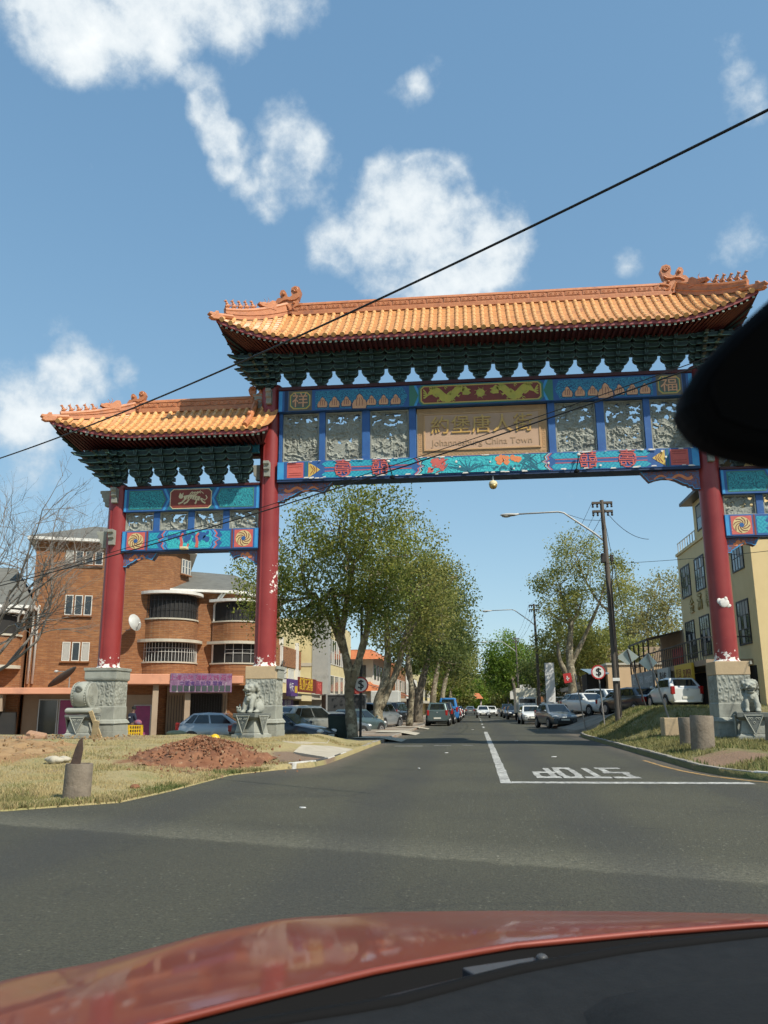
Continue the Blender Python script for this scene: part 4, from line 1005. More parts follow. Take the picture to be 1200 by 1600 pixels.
def row_mesh(path, r=.078, ntile=6):
    """one course of overlapping half-round cover tiles running down the slope, with its end disc"""
    mb = MB(); P = catmull(path, 3); n = 5
    tot = [0]
    for a, b in zip(P, P[1:]): tot.append(tot[-1]+(b-a).length)
    def at(d):
        for i in range(len(P)-1):
            if d <= tot[i+1]+1e-9:
                f = (d-tot[i])/max(1e-9, tot[i+1]-tot[i]); return P[i].lerp(P[i+1], f), (P[i+1]-P[i]).normalized()
        return P[-1], (P[-1]-P[-2]).normalized()
    LN = tot[-1]; nt = max(1, int(round(LN/.36)))
    for k in range(nt):
        ring = []
        for q, (fr_, rr) in enumerate(((k/nt, r*.88), ((k+.96)/nt, r*1.06), ((k+1)/nt, r*1.0))):
            p, t = at(fr_*LN); side = Vector((1,0,0)); nn = side.cross(t).normalized()
            if nn.z < 0: nn = -nn
            ring.append([tuple(p+side*(rr*math.cos(math.pi*a/n))+nn*(rr*math.sin(math.pi*a/n)+.01)) for a in range(n+1)])
        mb.sheet(ring)
    p, t = at(LN); nn = Vector((1,0,0)).cross(t).normalized()
    if nn.z < 0: nn = -nn
    c = p+nn*.02; side = Vector((1,0,0)); dn = t*.02
    v = [tuple(c+dn+side*(r*1.12*math.cos(2*math.pi*a/10))+nn*(r*1.12*math.sin(2*math.pi*a/10))) for a in range(10)]
    v2 = [tuple(c-dn*.5+side*(r*1.12*math.cos(2*math.pi*a/10))+nn*(r*1.12*math.sin(2*math.pi*a/10))) for a in range(10)]
    mb.add(v+v2, [tuple(range(10))]+[(i,(i+1)%10,(i+1)%10+10,i+10) for i in range(10)])
    return mb.mesh('cover_tile_row', M_TILE, smooth=True, fix=False, auto=35)

def roof(cx, rl, rr, el, er, tl, tr, zr, z0, zt, yo, spacing, ridge_h, cut=None):
    """hipped roof in gate space; ridge rl..rr, straight eave el..er, corner tips tl..tr; cut = side where it stops against a column"""
    rf = thing_part('roof', gate, (0,0,0))
    yt = yo+.20
    def eave(x):
        e = 0
        if x < el: e = (el-x)/(el-tl)
        if x > er: e = (x-er)/(tr-er)
        e = min(1, max(0, e))
        k = .18 if (cut and ((x > er) == (cut > 0))) else 1
        return -(yo+.20*e*e*k), z0+(zt-z0)*(e**1.75)*k
    def top(x):
        t = 0; k = 1
        if x < rl: t = (rl-x)/(rl-tl)
        if x > rr: t = (x-rr)/(tr-rr)
        if cut and ((x > rr) == (cut > 0)) and t > 0: return -.05, zr-.02
        t = min(1, max(0, t)); return -yt*t, zr+(zt-zr)*t-.16*math.sin(math.pi*t)*(zr-zt)
    def slope(x, n):
        y1, za = top(x); y2, zb = eave(x); o = []
        for i in range(n+1):
            s = i/n; o.append((x, y1+(y2-y1)*s, za+(zb-za)*s-.13*math.sin(math.pi*s)*min(1, (y1-y2)/1.4)))
        return o
    nx = int((tr-tl)/.15); cols = []
    nc = 12
    xs = [tl+(tr-tl)*i/nx for i in range(nx+1)]
    rows = []
    SS = [];
    for k in range(nc): SS += [k/nc, (k+.93)/nc]
    SS.append(1.0)
    for si, s in enumerate(SS):
        r = []
        for x in xs:
            y1, za = top(x); y2, zb = eave(x); L_ = min(1, (y1-y2)/1.4)
            z = za+(zb-za)*s-.13*math.sin(math.pi*s)*L_ + (.028 if si % 2 else 0)*L_
            r.append((x, y1+(y2-y1)*s, z))
        rows.append(r)
    mb = MB(); mb.sheet(rows); mb.sheet([[(x, -y*.66, z-.02+.16*max(0, -y)/yo) for x, y, z in r] for r in rows[::4]+[rows[-1]]])
    # end slopes
    for sd, tx, rx in ((-1, tl, rl), (1, tr, rr)):
        if cut == sd: continue
        g = []
        for i in range(9):
            t = i/8; x = rx+(tx-rx)*t; y1, za = top(x); c0 = (tx-sd*.30*(1-t*t)) if True else 0
            row = []
            for j in range(9):
                v = -1+2*j/8; yy = yt*v; d = abs(v); xe = tx-sd*.35*(1-d*d); ze = z0+.05+(zt-z0-.05)*d**2.2
                hx = rx+(tx-rx)*d; hy, hz = top(hx); hyv = (1 if v > 0 else -1)*abs(hy)
                row.append((hx+(xe-hx)*t, hyv+(yy-hyv)*t, hz+(ze-hz)*t-.08*math.sin(math.pi*t)*(1-d)))
            g.append(row)
        mb.sheet(g)
    mb.build('pan_tiles', M_TILE2, rf, fix=False)
    n = int((tr-tl-.12)/spacing); x0 = (tl+tr)/2-(n-1)*spacing/2; base = None
    for i in range(n):
        x = x0+i*spacing
        if el <= x <= er and rl <= x <= rr:
            if base is None: base = row_mesh([(0, p[1], p[2]) for p in slope(x, 6)])
            link('cover_tile_row', base, rf, (x, 0, 0))
        else:
            p = slope(x, 5)
            if abs(p[0][1]-p[-1][1]) < .12: continue
            link('cover_tile_row', row_mesh([(0, q[1], q[2]) for q in p]), rf, (x, 0, 0))
    # fascia, rafter ends and red soffit following the eave
    fx = [tl+.03+(tr-tl-.06)*i/80 for i in range(81)]
    fa = MB(); A = []; B = []; C_ = []
    for x in fx:
        y, z = eave(x); A.append((x, y+.05, z-.02)); B.append((x, y+.05, z-.145)); C_.append((x, y+.16, z-.15))
    fa.sheet([A, B, C_]); fa.build('fascia', M_FASC, rf, fix=False)
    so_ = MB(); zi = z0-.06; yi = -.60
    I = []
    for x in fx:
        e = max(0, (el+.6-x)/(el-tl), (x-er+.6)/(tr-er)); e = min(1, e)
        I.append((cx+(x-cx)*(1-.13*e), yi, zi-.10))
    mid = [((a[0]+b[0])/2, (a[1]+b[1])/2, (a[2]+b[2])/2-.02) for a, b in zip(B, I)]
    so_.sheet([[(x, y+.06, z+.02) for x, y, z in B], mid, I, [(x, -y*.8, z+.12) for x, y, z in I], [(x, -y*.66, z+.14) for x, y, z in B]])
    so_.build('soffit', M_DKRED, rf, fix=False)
    for sd, tx in ((-1, tl), (1, tr)):
        if cut == sd: continue
        es = MB(); g = []
        ip = I[0] if sd < 0 else I[-1]
        for t in [i/6 for i in range(7)]:
            row = []
            for j in range(13):
                v = -1+2*j/12; d = abs(v); xe = tx-sd*.35*(1-d*d)-sd*.04; ze = z0-.05+(zt-z0)*d**2.2-.1
                row.append((xe+(ip[0]-xe)*t, yt*v*.98+(v*.60-yt*v*.98)*t, ze+(ip[2]-ze)*t))
            g.append(row)
        es.sheet(g); es.build('end_soffit', M_DKRED, rf, fix=False)
        ra = MB()
        for j in range(1, 12):
            v = -1+2*j/12; d = abs(v); xe = tx-sd*.35*(1-d*d)-sd*.06; ze = z0-.09+(zt-z0)*d**2.2-.12
            ra.tube([(xe, yt*v*.98, ze), (ip[0]+sd*.1, v*.6, ip[2]-.05)], .04, 4)
        ra.build('end_rafters', M_BRG, rf, fix=False); rf.children[-1]['kind'] = 'stuff'
    rft = MB(); nr = int((tr-tl)/.19)
    for i in range(1, nr):
        x = tl+(tr-tl)*i/nr; y, z = eave(x)
        e = max(0, (el-x)/(el-tl), (x-er)/(tr-er)); kx = cx+(x-cx)*(1-.13*min(1, e))
        rft.slot(0).add([(x-.04,y+.09,z-.15),(x+.04,y+.09,z-.15),(x+.04,y+.09,z-.225),(x-.04,y+.09,z-.225),(kx-.04,-.65,zi-.13),(kx+.04,-.65,zi-.13),(kx+.04,-.65,zi-.21),(kx-.04,-.65,zi-.21)],
                [(3,2,6,7),(0,3,7,4),(1,5,6,2)])
        rft.slot(1).add([(x-.04,y+.088,z-.15),(x+.04,y+.088,z-.15),(x+.04,y+.088,z-.225),(x-.04,y+.088,z-.225)], [(0,1,2,3)])
    tag(rft.build('rafters', [M_DKRED, M_CREAMG], rf, fix=False), kind='stuff')
    # ridge with moulded courses and relief blocks
    rg = MB(); a, b = rl+.15, rr-.15
    for z1_, z2_, w in ((zr-.10,zr+.08*ridge_h/.6,.17),(zr+.08*ridge_h/.6,zr+.14*ridge_h/.6,.135),(zr+.14*ridge_h/.6,zr+.42*ridge_h/.6,.115),(zr+.42*ridge_h/.6,zr+.48*ridge_h/.6,.14)):
        rg.box(a,b,-w,w,z1_,z2_)
    rg.tube([(a,0,zr+.49*ridge_h/.6),(b,0,zr+.49*ridge_h/.6)], .11, 10)
    rgo = rg.build('ridge', M_RIDGE, rf, bevel=.01)
    m = max(1, int((b-a)/.62)); w = (b-a)/m
    tm = MB(); q = ridge_h/.6
    tm.box(-w*.44,w*.44,-.135,.135,.17*q,.39*q); tm.box(-w*.38,w*.38,-.142,.142,.20*q,.36*q)
    for s in (-1,1):
        for k in range(3): tm.tube([(-w*.28+k*w*.28+.05*math.cos(u*.9)*(1-u*.08), s*.142, .28*q+.05*math.sin(u*.9)*(1-u*.08)) for u in range(8)], .012, 4)
    tme = tm.mesh('ridge_block', M_RIDGE)
    for i in range(m): link('ridge_block', tme, rgo, (a+w*(i+.5), 0, zr))
    cs_ = 1.12 if zr > 14 else .80
    chiwen(rf, (rl+.12, 0, zr+.02), 1.02*cs_, rl < cx and False) if False else None
    chiwen(rf, (rl+.05, 0, zr+.0), 1.0*cs_, True); chiwen(rf, (rr-.05, 0, zr+.0), 1.0*cs_, False)
    # hip ridges with beasts and a dragon-head tip
    for sd, tx, rx in ((-1, tl, rl), (1, tr, rr)):
        if cut == sd:
            pts = [(rx-.05*sd, -.15-q*(yo-.25)/7, zr+.12-(zr-z0-.05)*q/7-.12*math.sin(math.pi*q/7)) for q in range(8)]
            h = MB(); h.tube(pts, .10, 8); h.build('hip_ridge', M_RIDGE, rf, smooth=True, auto=40)
            h = MB(); h.ball((0,0,.1),(.10,.12,.16),7,5); h.ball((0,-.1,.22),(.07,.1,.08),7,5); h.build('hip_finial', M_RIDGE, rf, (rx-.05*sd, -yo*.55, zr-(zr-z0)*.58), smooth=True)
            continue
        for fb in (-1, 1):
            pts = []
            for q in range(11):
                t = .02+.95*q/10; x = rx+(tx-rx)*t; y, z = top(x); pts.append(Vector((x, fb*-y, z+.06)))
            h = MB(); 
            hp = pts[:10]; dr = (pts[-1]-pts[0]); sd_ = Vector((-dr.y, dr.x, 0)).normalized()*.075
            hh_ = [.34*cs_-.016*q for q in range(10)]
            h.sheet([[tuple(p+sd_+Vector((0,0,-.08))) for p in hp],[tuple(p+sd_+Vector((0,0,z_))) for p, z_ in zip(hp, hh_)],[tuple(p-sd_+Vector((0,0,z_))) for p, z_ in zip(hp, hh_)],[tuple(p-sd_+Vector((0,0,-.08))) for p in hp]])
            e_ = len(h.v); h.add([tuple(hp[-1]+sd_+Vector((0,0,-.08))),tuple(hp[-1]+sd_+Vector((0,0,hh_[-1]))),tuple(hp[-1]-sd_+Vector((0,0,hh_[-1]))),tuple(hp[-1]-sd_+Vector((0,0,-.08)))],[(0,1,2,3)])
            h.tube([p+Vector((0,0,z_)) for p, z_ in zip(hp, hh_)], [.095]*10, 8); h.tube([p+sd_*1.0+Vector((0,0,.10)) for p in hp], .03, 5); h.tube([p-sd_*1.0+Vector((0,0,.10)) for p in hp], .03, 5)
            h.tube(pts[8:], [.12,.11,.10], 8)
            h.build('hip_ridge', M_RIDGE, rf, smooth=True, auto=40)
            if fb > 0: continue
            for q in range(5):
                t = .50+.085*q; x = rx+(tx-rx)*t; y, z = top(x); d = math.atan2(-yt, tx-rx)
                o = link('roof_beast', BE[q % 2], rf, (x, y, z+.38*cs_+.03-.11*t), d); o.scale = (.92*cs_**.5,)*3
            t = .30; x = rx+(tx-rx)*t; y, z = top(x); d = math.atan2(-yt, tx-rx)
            hb = MB(); hb.prism([(-.32,0),(.26,0),(.40,.05),(.38,.13),(.22,.14),(.02,.20),(-.14,.34),(-.26,.36),(-.32,.26)], -.09, .09); hb.ball((.12,0,.13),(.2,.11,.08),8,5)
            hb.tube([(.05,.05,.2),(-.02,.06,.32),(.05,.07,.42)], [.018,.012,.004], 4); hb.tube([(.12,-.05,.18),(.05,-.06,.30),(.14,-.07,.40)], [.018,.012,.004], 4)
            hb.build('hip_beast', M_RIDGE, rf, (x, y, z+.36*cs_), d, bevel=.02)
            x, y, z = tx, -yt, zt
            th_ = MB(); th_.prism([(-.25,-.05),(.12,-.12),(.26,-.06),(.20,0),(.30,.04),(.26,.13),(.10,.12),(.04,.22),(-.06,.24),(-.08,.14),(-.25,.12)], -.10, .10); th_.ball((.08,0,.08),(.14,.12,.08),7,5)
            th_.build('dragon_head', M_RIDGE, rf, (x-sd*.03, y, z-.02), d, bevel=.025)
    return rf
M_CREAMG = mat('rafter_end_paint', (0.30,0.36,0.27), (0.2,0.26,0.2), scale=9, rough=.6)
roof(0, -7.0, 7.0, -6.2, 6.2, -9.12, 9.12, 15.60, 13.80, 14.62, 1.90, .301, .42)
roof(-10.2, -12.65, -8.05, -11.9, -7.9, -15.05, -7.22, 12.02, 10.64, 11.24, 1.62, .286, .40, cut=1)
roof(10.2, 8.05, 12.65, 7.9, 11.9, 7.22, 15.05, 12.02, 10.64, 11.24, 1.62, .286, .40, cut=-1)
# painted plates behind the brackets and side bay top plates
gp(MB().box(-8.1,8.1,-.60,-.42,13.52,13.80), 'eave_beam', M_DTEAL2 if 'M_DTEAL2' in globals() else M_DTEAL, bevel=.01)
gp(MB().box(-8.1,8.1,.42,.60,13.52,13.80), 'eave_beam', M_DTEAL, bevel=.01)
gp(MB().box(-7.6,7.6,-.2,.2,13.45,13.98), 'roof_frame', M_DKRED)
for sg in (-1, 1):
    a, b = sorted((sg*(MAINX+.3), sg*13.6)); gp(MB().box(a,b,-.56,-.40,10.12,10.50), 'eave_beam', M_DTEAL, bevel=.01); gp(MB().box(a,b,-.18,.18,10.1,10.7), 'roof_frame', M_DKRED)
# hanging fittings below the middle beam
M_STEEL = mat('galvanised', (0.42,0.42,0.41), (0.32,0.32,0.31), scale=6, rough=.4, metal=.7)
M_BLACK = mat('black_plastic', (0.006,0.006,0.0065), rough=.8, spec=.12)
M_RUBBER = mat('black_rubber', (0.016,0.016,0.017), rough=.8)
cc = thing('security_camera', 'round brass-coloured dome camera hanging under the middle of the gate beam', 'camera', (.83, 27.75, 8.75))
MB().tube([(0,0,.12),(0,0,.36)], .03, 6).build('stem', M_STEEL, cc)
M_BRASS = mat('dull_brass', (0.50,0.36,0.13), (0.36,0.26,0.10), scale=9, rough=.35, metal=.6)
MB().lathe([(.04,.14),(.12,.10),(.15,.02),(.145,-.02)], 14).build('shroud', M_CREAM, cc, smooth=True, auto=50)
MB().lathe([(.14,-.021),(.13,-.08),(.09,-.14),(.02,-.165)], 14).build('dome', M_BRASS, cc, smooth=True)
def spot(x, lab, tilt):
    t = thing('spot_lamp', lab, 'lamp', (x, 27.5, 9.05), 0, 'spot lamps under the gate')
    MB().tube([(0,0,.55),(tilt,-.12,.0)], .018, 5).build('arm', M_BLACK, t)
    MB().lathe([(.03,.06),(.09,.0),(.10,-.05)], 8, rotm(.5,tilt*3,0,(tilt,-.14,-.02))).build('lamp_head', M_BLACK, t)
    MB().ball((0,0,.58),(.07,.05,.05),7,5).build('mount', M_CHIP, t, smooth=True)
spot(-2.75, 'black spot lamp on a thin arm under the left half of the gate beam', .16)
spot(3.72, 'black spot lamp on a long arm under the right half of the gate beam', -.12)
# ================================================================ stone guardians
def remesh(o, vs=.03, smooth=3):
    m = o.modifiers.new('remesh', 'REMESH'); m.mode = 'VOXEL'; m.voxel_size = vs; m.use_smooth_shade = True
    if smooth: s = o.modifiers.new('smooth', 'SMOOTH'); s.iterations = smooth; s.factor = .4
    return o
def guardian_plinth(t, w=.52, d=.42, h=.80, m=None):
    m = m or M_STONED
    mb = MB(); mb.box(-w-.06,w+.06,-d-.06,d+.06,0,.13); mb.frust(-w-.02,w+.02,-d-.02,d+.02,.13,.19,.05); mb.build('base_slab', M_STONE, t, bevel=.015)
    mb = MB(); mb.frust(-w+.02,w-.02,-d+.02,d-.02,.19,.60,.08); mb.build('waist', M_STONE, t, bevel=.01)
    mb = MB(); mb.frust(-w+.05,w-.05,-d+.05,d-.05,.58,.66,-.09); mb.box(-w-.04,w+.04,-d-.04,d+.04,.66,h); mb.build('top_slab', m, t, bevel=.012)
    for k in range(4):
        hw = (w if k % 2 == 0 else d)*.62; dd = (d if k % 2 == 0 else w)
        M = rotm(rz=k*math.pi/2)
        mb = MB(); mb.prism([(-hw,h-.06),(0,.16),(hw,h-.06)], -dd-.075, -dd-.04, M); o = mb.build('cloth_corner', M_STONED, t)
        mb = MB(); 
        for a, b in (((-hw,h-.06),(0,.16)),((0,.16),(hw,h-.06)),((hw,h-.08),(-hw,h-.08))): mb.tube([(a[0],-dd-.078,a[1]),(b[0],-dd-.078,b[1])], .018, 5, M=M)
        for q in range(5): mb.tube([(-hw*.55+.03*math.cos(u)+q*hw*.27, -dd-.078, h-.17-(.0 if q != 2 else .12)+.03*math.sin(u)) for u in range(6)], .011, 4, M=M)
        mb.build('cloth_border', M_STONE, t)
def lion(loc, rz, label, h0, orb):
    t = thing('stone_lion', label, 'statue', loc, rz, 'guardian lions of the gate')
    guardian_plinth(t, .42, .36, h0)
    b = MB(); z = h0
    B = lambda c, r, n=10, m=8: b.ball((c[0], c[1], c[2]+z), r, n, m)
    B((0,.20,.24),(.22,.24,.26)); B((0,.05,.40),(.19,.20,.30)); B((0,-.06,.46),(.18,.17,.22)); B((-.17,.17,.17),(.12,.20,.18)); B((.17,.17,.17),(.12,.20,.18))
    for s in (-1, 1):
        b.tube([(s*.12,-.10,.48+z),(s*.14,-.20,.28+z),(s*.145,-.22,.06+z)], [.10,.075,.065], 8); B((s*.145,-.27,.05),(.075,.10,.055)); B((s*.19,-.02,.05),(.08,.13,.055))
        for k in (-1,0,1): B((s*.145+k*.04,-.345,.04),(.022,.035,.03),6,5)
    B((0,-.10,.76),(.19,.17,.17)); B((0,-.24,.74),(.13,.12,.07)); B((0,-.20,.60),(.11,.13,.05)); B((0,-.34,.78),(.055,.04,.04)); B((-.09,-.235,.83),(.06,.05,.045)); B((.09,-.235,.83),(.06,.05,.045)); B((0,-.12,.66),(.12,.10,.10))
    for s in (-1, 1): B((s*.19,-.10,.86),(.05,.04,.06)); B((s*.115,-.29,.72),(.04,.05,.035))
    rd = random.Random(5)
    for ring, (rr, zz, yy) in enumerate(((.20,.80,.0),(.215,.72,.05),(.20,.62,.08),(.16,.90,.02),(.19,.54,.05))):
        for k in range(9):
            a = math.pi*(k/8) ; x = rr*math.cos(a); y = yy+.10*math.sin(a)-.03
            B((x, y, zz+rd.uniform(-.02,.02)), .058, 7, 5)
    for k in range(4): B((-.09+.06*k,-.06,.94),(.05,.06,.05),7,5)
    B((0,-.22,.48),(.09,.05,.06)); B((0,-.24,.42),(.045,.045,.05))
    b.tube([(0,.40,.15+z),(.02,.50,.3+z),(0,.44,.5+z),(.02,.36,.56+z)], [.05,.06,.07,.03], 7)
    o = b.build('lion_body', M_STONE, t, smooth=True); remesh(o, .022, 1)
    for s in (-1, 1):
        e = MB(); e.ball((s*.075,-.275,.79+z), .028, 7, 5); e.build('eye', M_STONED, t, smooth=True)
    th_ = MB(); 
    for k in range(5): th_.frust(-.075+.033*k,-.05+.033*k,-.335,-.30,.655+z,.70+z,.004)
    th_.box(-.09,.09,-.30,-.12,.64+z,.70+z); th_.build('mouth', M_STONED, t)
    if orb:
        e = MB(); e.ball((-.33,-.22,.10+z), .105, 10, 8); 
        for k in range(7): e.tube([(-.33+.09*math.cos(k*.9),-.22+.09*math.sin(k*.9),.15+z),(-.33+.10*math.cos(k*.9+.2),-.22+.1*math.sin(k*.9+.2),.22+z)], [.03,.008], 5)
        e.tube([(-.33,-.22,.18+z),(-.32,-.22,.30+z)], [.05,.01], 6); e.build('flaming_ball', M_STONE, t, smooth=True)
    return t
lion((-7.10, 26.75, .40), R(-26), 'grey stone lion with open jaws and a flaming ball, left of the road', .78, True)
lion((8.25, 26.7, .34), R(-12), 'grey stone lion seated at the foot of the right red column', .80, False)

t = thing('stone_drum', 'carved grey stone drum on a cushion plinth before the outer left column', 'statue', (-12.72, 26.7, .42))
guardian_plinth(t, .40, .34, .74)
cu = MB(); cp = [(.40*math.cos(a)*(1.0 if abs(math.cos(a)) > .05 else 1), .86+.13*math.sin(a)-.05*math.exp(-(math.cos(a)*3)**2)*(1 if math.sin(a) > 0 else -.6)) for a in [i*2*math.pi/28 for i in range(28)]]
cu.prism([(x, z) for x, z in cp], -.45, .45, rotm(rz=math.pi/2)); cu.build('cushion', M_STONE, t, smooth=True, auto=50, bevel=.03)
M = rotm(ry=math.pi/2, loc=(0, 0, 1.36))
d = MB(); d.lathe([(.34,-.29),(.40,-.285),(.415,-.25),(.40,-.22),(.415,-.19),(.44,-.08),(.445,0),(.44,.08),(.415,.19),(.40,.22),(.415,.25),(.40,.285),(.34,.29)], 40, M); d.build('drum_body', M_STONE, t, smooth=True, auto=28)
for s in (-1, 1):
    d = MB()
    for rr in (.30,.24,.18,.12,.06): d.lathe([(rr,s*.288),(rr-.012,s*.304),(rr-.03,s*.288)], 28, M)
    d.build('drum_rings', M_STONE, t, smooth=True, fix=False)
    d = MB()
    for k in range(32): a = k*2*math.pi/32; d.ball((s*.205, .425*math.cos(a), 1.36+.425*math.sin(a)), .02, 6, 4)
    tag(d.build('studs', M_STONE, t, smooth=True), kind='stuff')
d = MB(); d.ball((0,-.40,1.52),(.12,.07,.11),10,6); d.lathe([(.10,0),(.12,.02),(.10,.04),(.07,.04)], 14, rotm(rx=math.pi/2+.35, loc=(0,-.42,1.55))); d.ball((-.05,-.46,1.57),.025,6,4); d.ball((.05,-.46,1.57),.025,6,4); d.build('beast_mask', M_STONED, t, smooth=True)
# scraps of board and rubble beside the drum
M_WOOD = mat('pale_wood', (0.52,0.40,0.22), (0.40,0.30,0.17), scale=3, rough=.85, stretch=(1,1,8), bump=.2)
M_BRICKP = mat('loose_brick', (0.40,0.25,0.15), (0.30,0.16,0.10), scale=8, rough=.95, bump=.4)
o = MB().box(-.06,.06,-.03,.03,0,.95,rotm(rx=.35,ry=-.28)).build('plank', M_WOOD, None, (-12.0,26.55,.42)); tag(o, 'pale wooden plank leaning against the outer left pedestal', 'plank')
o = MB().box(-.10,.10,-.02,.02,0,.6,rotm(rx=.3,ry=.22)).build('board_scrap', M_WOOD, None, (-12.15,26.4,.42)); tag(o, 'short torn board propped against the stone drum', 'plank')
rd = random.Random(9)
for dx, dy, lay, lab in ((-.35,.1,0,'broken brick at the left of the small pile by the stone drum'),(.0,-.25,0,'broken brick lying nearest to us in the pile by the drum'),(.3,.05,0,'broken brick at the right of the small pile by the drum'),(.02,.0,1,'broken brick on top of the small pile by the drum')):
    x, y = -13.9+dx, 25.6+dy
    o = MB().box(-.11,.11,-.055,.055,0,.075).build('loose_brick', M_BRICKP, None, (x, y, h_left(x, y)+.03+.075*lay), rd.uniform(0,3), bevel=.008); tag(o, lab, 'brick', 'bricks piled by the drum')
o = MB().add([], []).box(-.3,.3,-.22,.22,-.05,.2,rotm(ry=.2,rx=.15)).build('masonry_lump', M_BRICKP, None, (-14.0,26.2,.42), .3, bevel=.06); tag(o, 'brown lump of broken masonry behind the brick pile', 'rubble')
d = MB()
for k in range(7): d.ball((rd.uniform(-.22,.22), rd.uniform(-.12,.12), .02+.03*rd.random()), (.13,.10,.055+.04*rd.random()), 7, 5)
tag(d.build('concrete_spill', M_CONC, None, (-8.95,17.9,h_left(-8.95,17.9)+.04), .3, smooth=True), 'pale lump of set concrete behind the concrete stub', 'rubble')
o = MB().ball((0,0,.03),(.09,.07,.05),8,6).build('clod', M_RED, None, (-5.75,14.2,h_left(-5.75,14.2))); tag(o, 'single red clod on the grass right of the stub', 'clod')

# concrete pipe stubs
M_PIPE = mat('weathered_pipe', (0.165,0.13,0.095), (0.25,0.205,0.155), scale=2.5, rough=.95, bump=.5, bscale=18, c3=(0.12,0.095,0.075), s3=1.8, t3=(.5,.68))
M_RUST = mat('rusty_plate', (0.05,0.035,0.03), (0.10,0.06,0.04), scale=6, rough=.9, bump=.4)
def stub(loc, r, h, label, lean=0.0, rz=0.0):
    t = thing('concrete_bollard', label, 'bollard', loc, rz, 'concrete pipe bollards')
    d = MB(); pr = [(r*1.01,-.1),(r*1.01,.02),(r,.05),(r*.995,h*.5),(r*.99,h-.03),(r*.96,h),(r*.76,h),(r*.74,h-.03),(r*.74,h-.12)]
    d.lathe(pr, 30, rotm(rx=0, ry=lean)); d.build('pipe', M_PIPE, t, smooth=True, auto=40)
    d = MB(); d.lathe([(r*.74,h-.13),(r*.74,h-.10)], 20, rotm(ry=lean)); d.build('mortar_fill', M_CONC, t)
    return t
s0 = stub((-6.08,12.75,h_left(-6.08,12.75)-.02), .205, .53, 'squat concrete stub on the grass with a rusty plate on top', R(1.2))
d = MB(); d.prism([(-.09,0),(.06,0),(.09,.22),(.075,.40),(.02,.36),(-.03,.22)], -.02, .02, rotm(rx=.12)); o = d.build('rusty_plate', M_RUST, None, (-6.12,12.75,.52), .25, bevel=.004); tag(o, 'bent dark rusty plate standing on the left concrete stub', 'scrap')
stub((5.70,22.6,h_right(5.70,22.6)-.03), .29, .86, 'broad pale concrete stub by the right kerb, the front one', R(2))
stub((5.86,24.6,h_right(5.86,24.6)-.05), .25, .78, 'darker concrete stub half hidden behind the broad one', R(-1))
stub((8.05,24.6,h_right(8.05,24.6)-.03), .17, .72, 'slim dark pipe standing in front of the right lion', R(3))
# retaining wall under the raised lawn
o = MB().box(6.28,8.05,29.85,30.25,.1,.95).build('retaining_wall', M_TANC, bevel=.02); tag(o, 'low tan rendered wall holding up the lawn on the right bank', 'wall')

# ================================================================ signs
M_SWHITE = mat('sign_white', (0.72,0.71,0.68), (0.62,0.61,0.58), scale=4, rough=.5)
M_SRED = mat('sign_red', (0.50,0.03,0.025), (0.40,0.03,0.03), scale=4, rough=.5)
M_SBLK = mat('sign_black', (0.01,0.01,0.01), rough=.5)
M_SBACK = mat('sign_back', (0.55,0.60,0.55), (0.44,0.50,0.46), scale=3, rough=.55, metal=.1)
M_GPOLE = mat('grey_pole', (0.30,0.29,0.27), (0.22,0.21,0.20), scale=5, rough=.6, metal=.3)
M_BPOLE = mat('dark_pole', (0.022,0.020,0.019), (0.045,0.038,0.034), scale=4, rough=.7)
def round_sign(loc, zc, r, lean, label, pole, ptop, pr):
    t = thing('parking_sign', label, 'sign', loc)
    MB().tube([(0,0,-.2),(lean,0,ptop)], pr, 8).build('post', pole, t, smooth=True, auto=40)
    x = lean*zc/ptop; M = rotm(rx=math.pi/2, loc=(x, -pr-.012, zc))
    MB().lathe([(r,-.012),(r,.012)], 32, M).build('disc', M_SWHITE, t)
    d = MB(); n = 36
    d.sheet([[(x+rr*math.cos(2*math.pi*k/n), -pr-.028, zc+rr*math.sin(2*math.pi*k/n)) for k in range(n)] for rr in (r, r*.82)], closed=True); d.build('red_rim', M_SRED, t, fix=False)
    o = text('dollar_mark', '$', r*1.55, M_SBLK, t, (x, -pr-.03, zc), depth=.006)
    c = text('dollar_mark', '$', r*1.55, M_SBLK, t, (x+.03*r*2, -pr-.029, zc), depth=.006)
    return t
round_sign((-4.79,35.5,.12), 2.15, .33, .06, 'round dollar sign on the tall dark post in front of the plane tree', M_BPOLE, 5.5, .055)
round_sign((5.78,39.5,h_right(5.78,39.5)), 2.37, .32, -.16, 'round red-rimmed dollar sign on the right bank', M_GPOLE, 2.5, .032)
t = thing('tow_sign', 'small square red sign on a leaning post beside the parked white sedan', 'sign', (5.45,43.5,.2))
MB().tube([(.0,0,-.2),(-.42,0,2.75)], .03, 7).build('post', M_GPOLE, t); MB().box(-.62,-.22,-.05,-.035,2.38,2.85,rotm(ry=-.14)).build('plate', M_SRED, t)
d = MB(); d.box(-.50,-.34,-.062,-.052,2.57,2.62,rotm(ry=-.14)); d.box(-.46,-.41,-.062,-.052,2.49,2.72,rotm(ry=-.14)); d.build('white_mark', M_SWHITE, t)
def rhomb(loc, base, z, w, h, yaw, lean, label):
    t = thing('street_sign', label, 'sign', loc)
    MB().tube([(0,0,-.3),(lean,0,z+h*.55)], .035, 7).build('post', M_BPOLE if yaw < 0 else M_GPOLE, t)
    M = rotm(rz=yaw, loc=(lean, .05, z)); d = MB(); d.prism([(-w,0),(0,-h*.55),(w,0),(w*.1,h*.62)], -.012, .012, M); d.build('plate', M_SBACK, t)
rhomb((7.55,38.6,h_right(7.55,38.6)), 0, 2.2, .50, .62, R(-20), -.72, 'pale green diamond sign seen from behind on a dark leaning post')
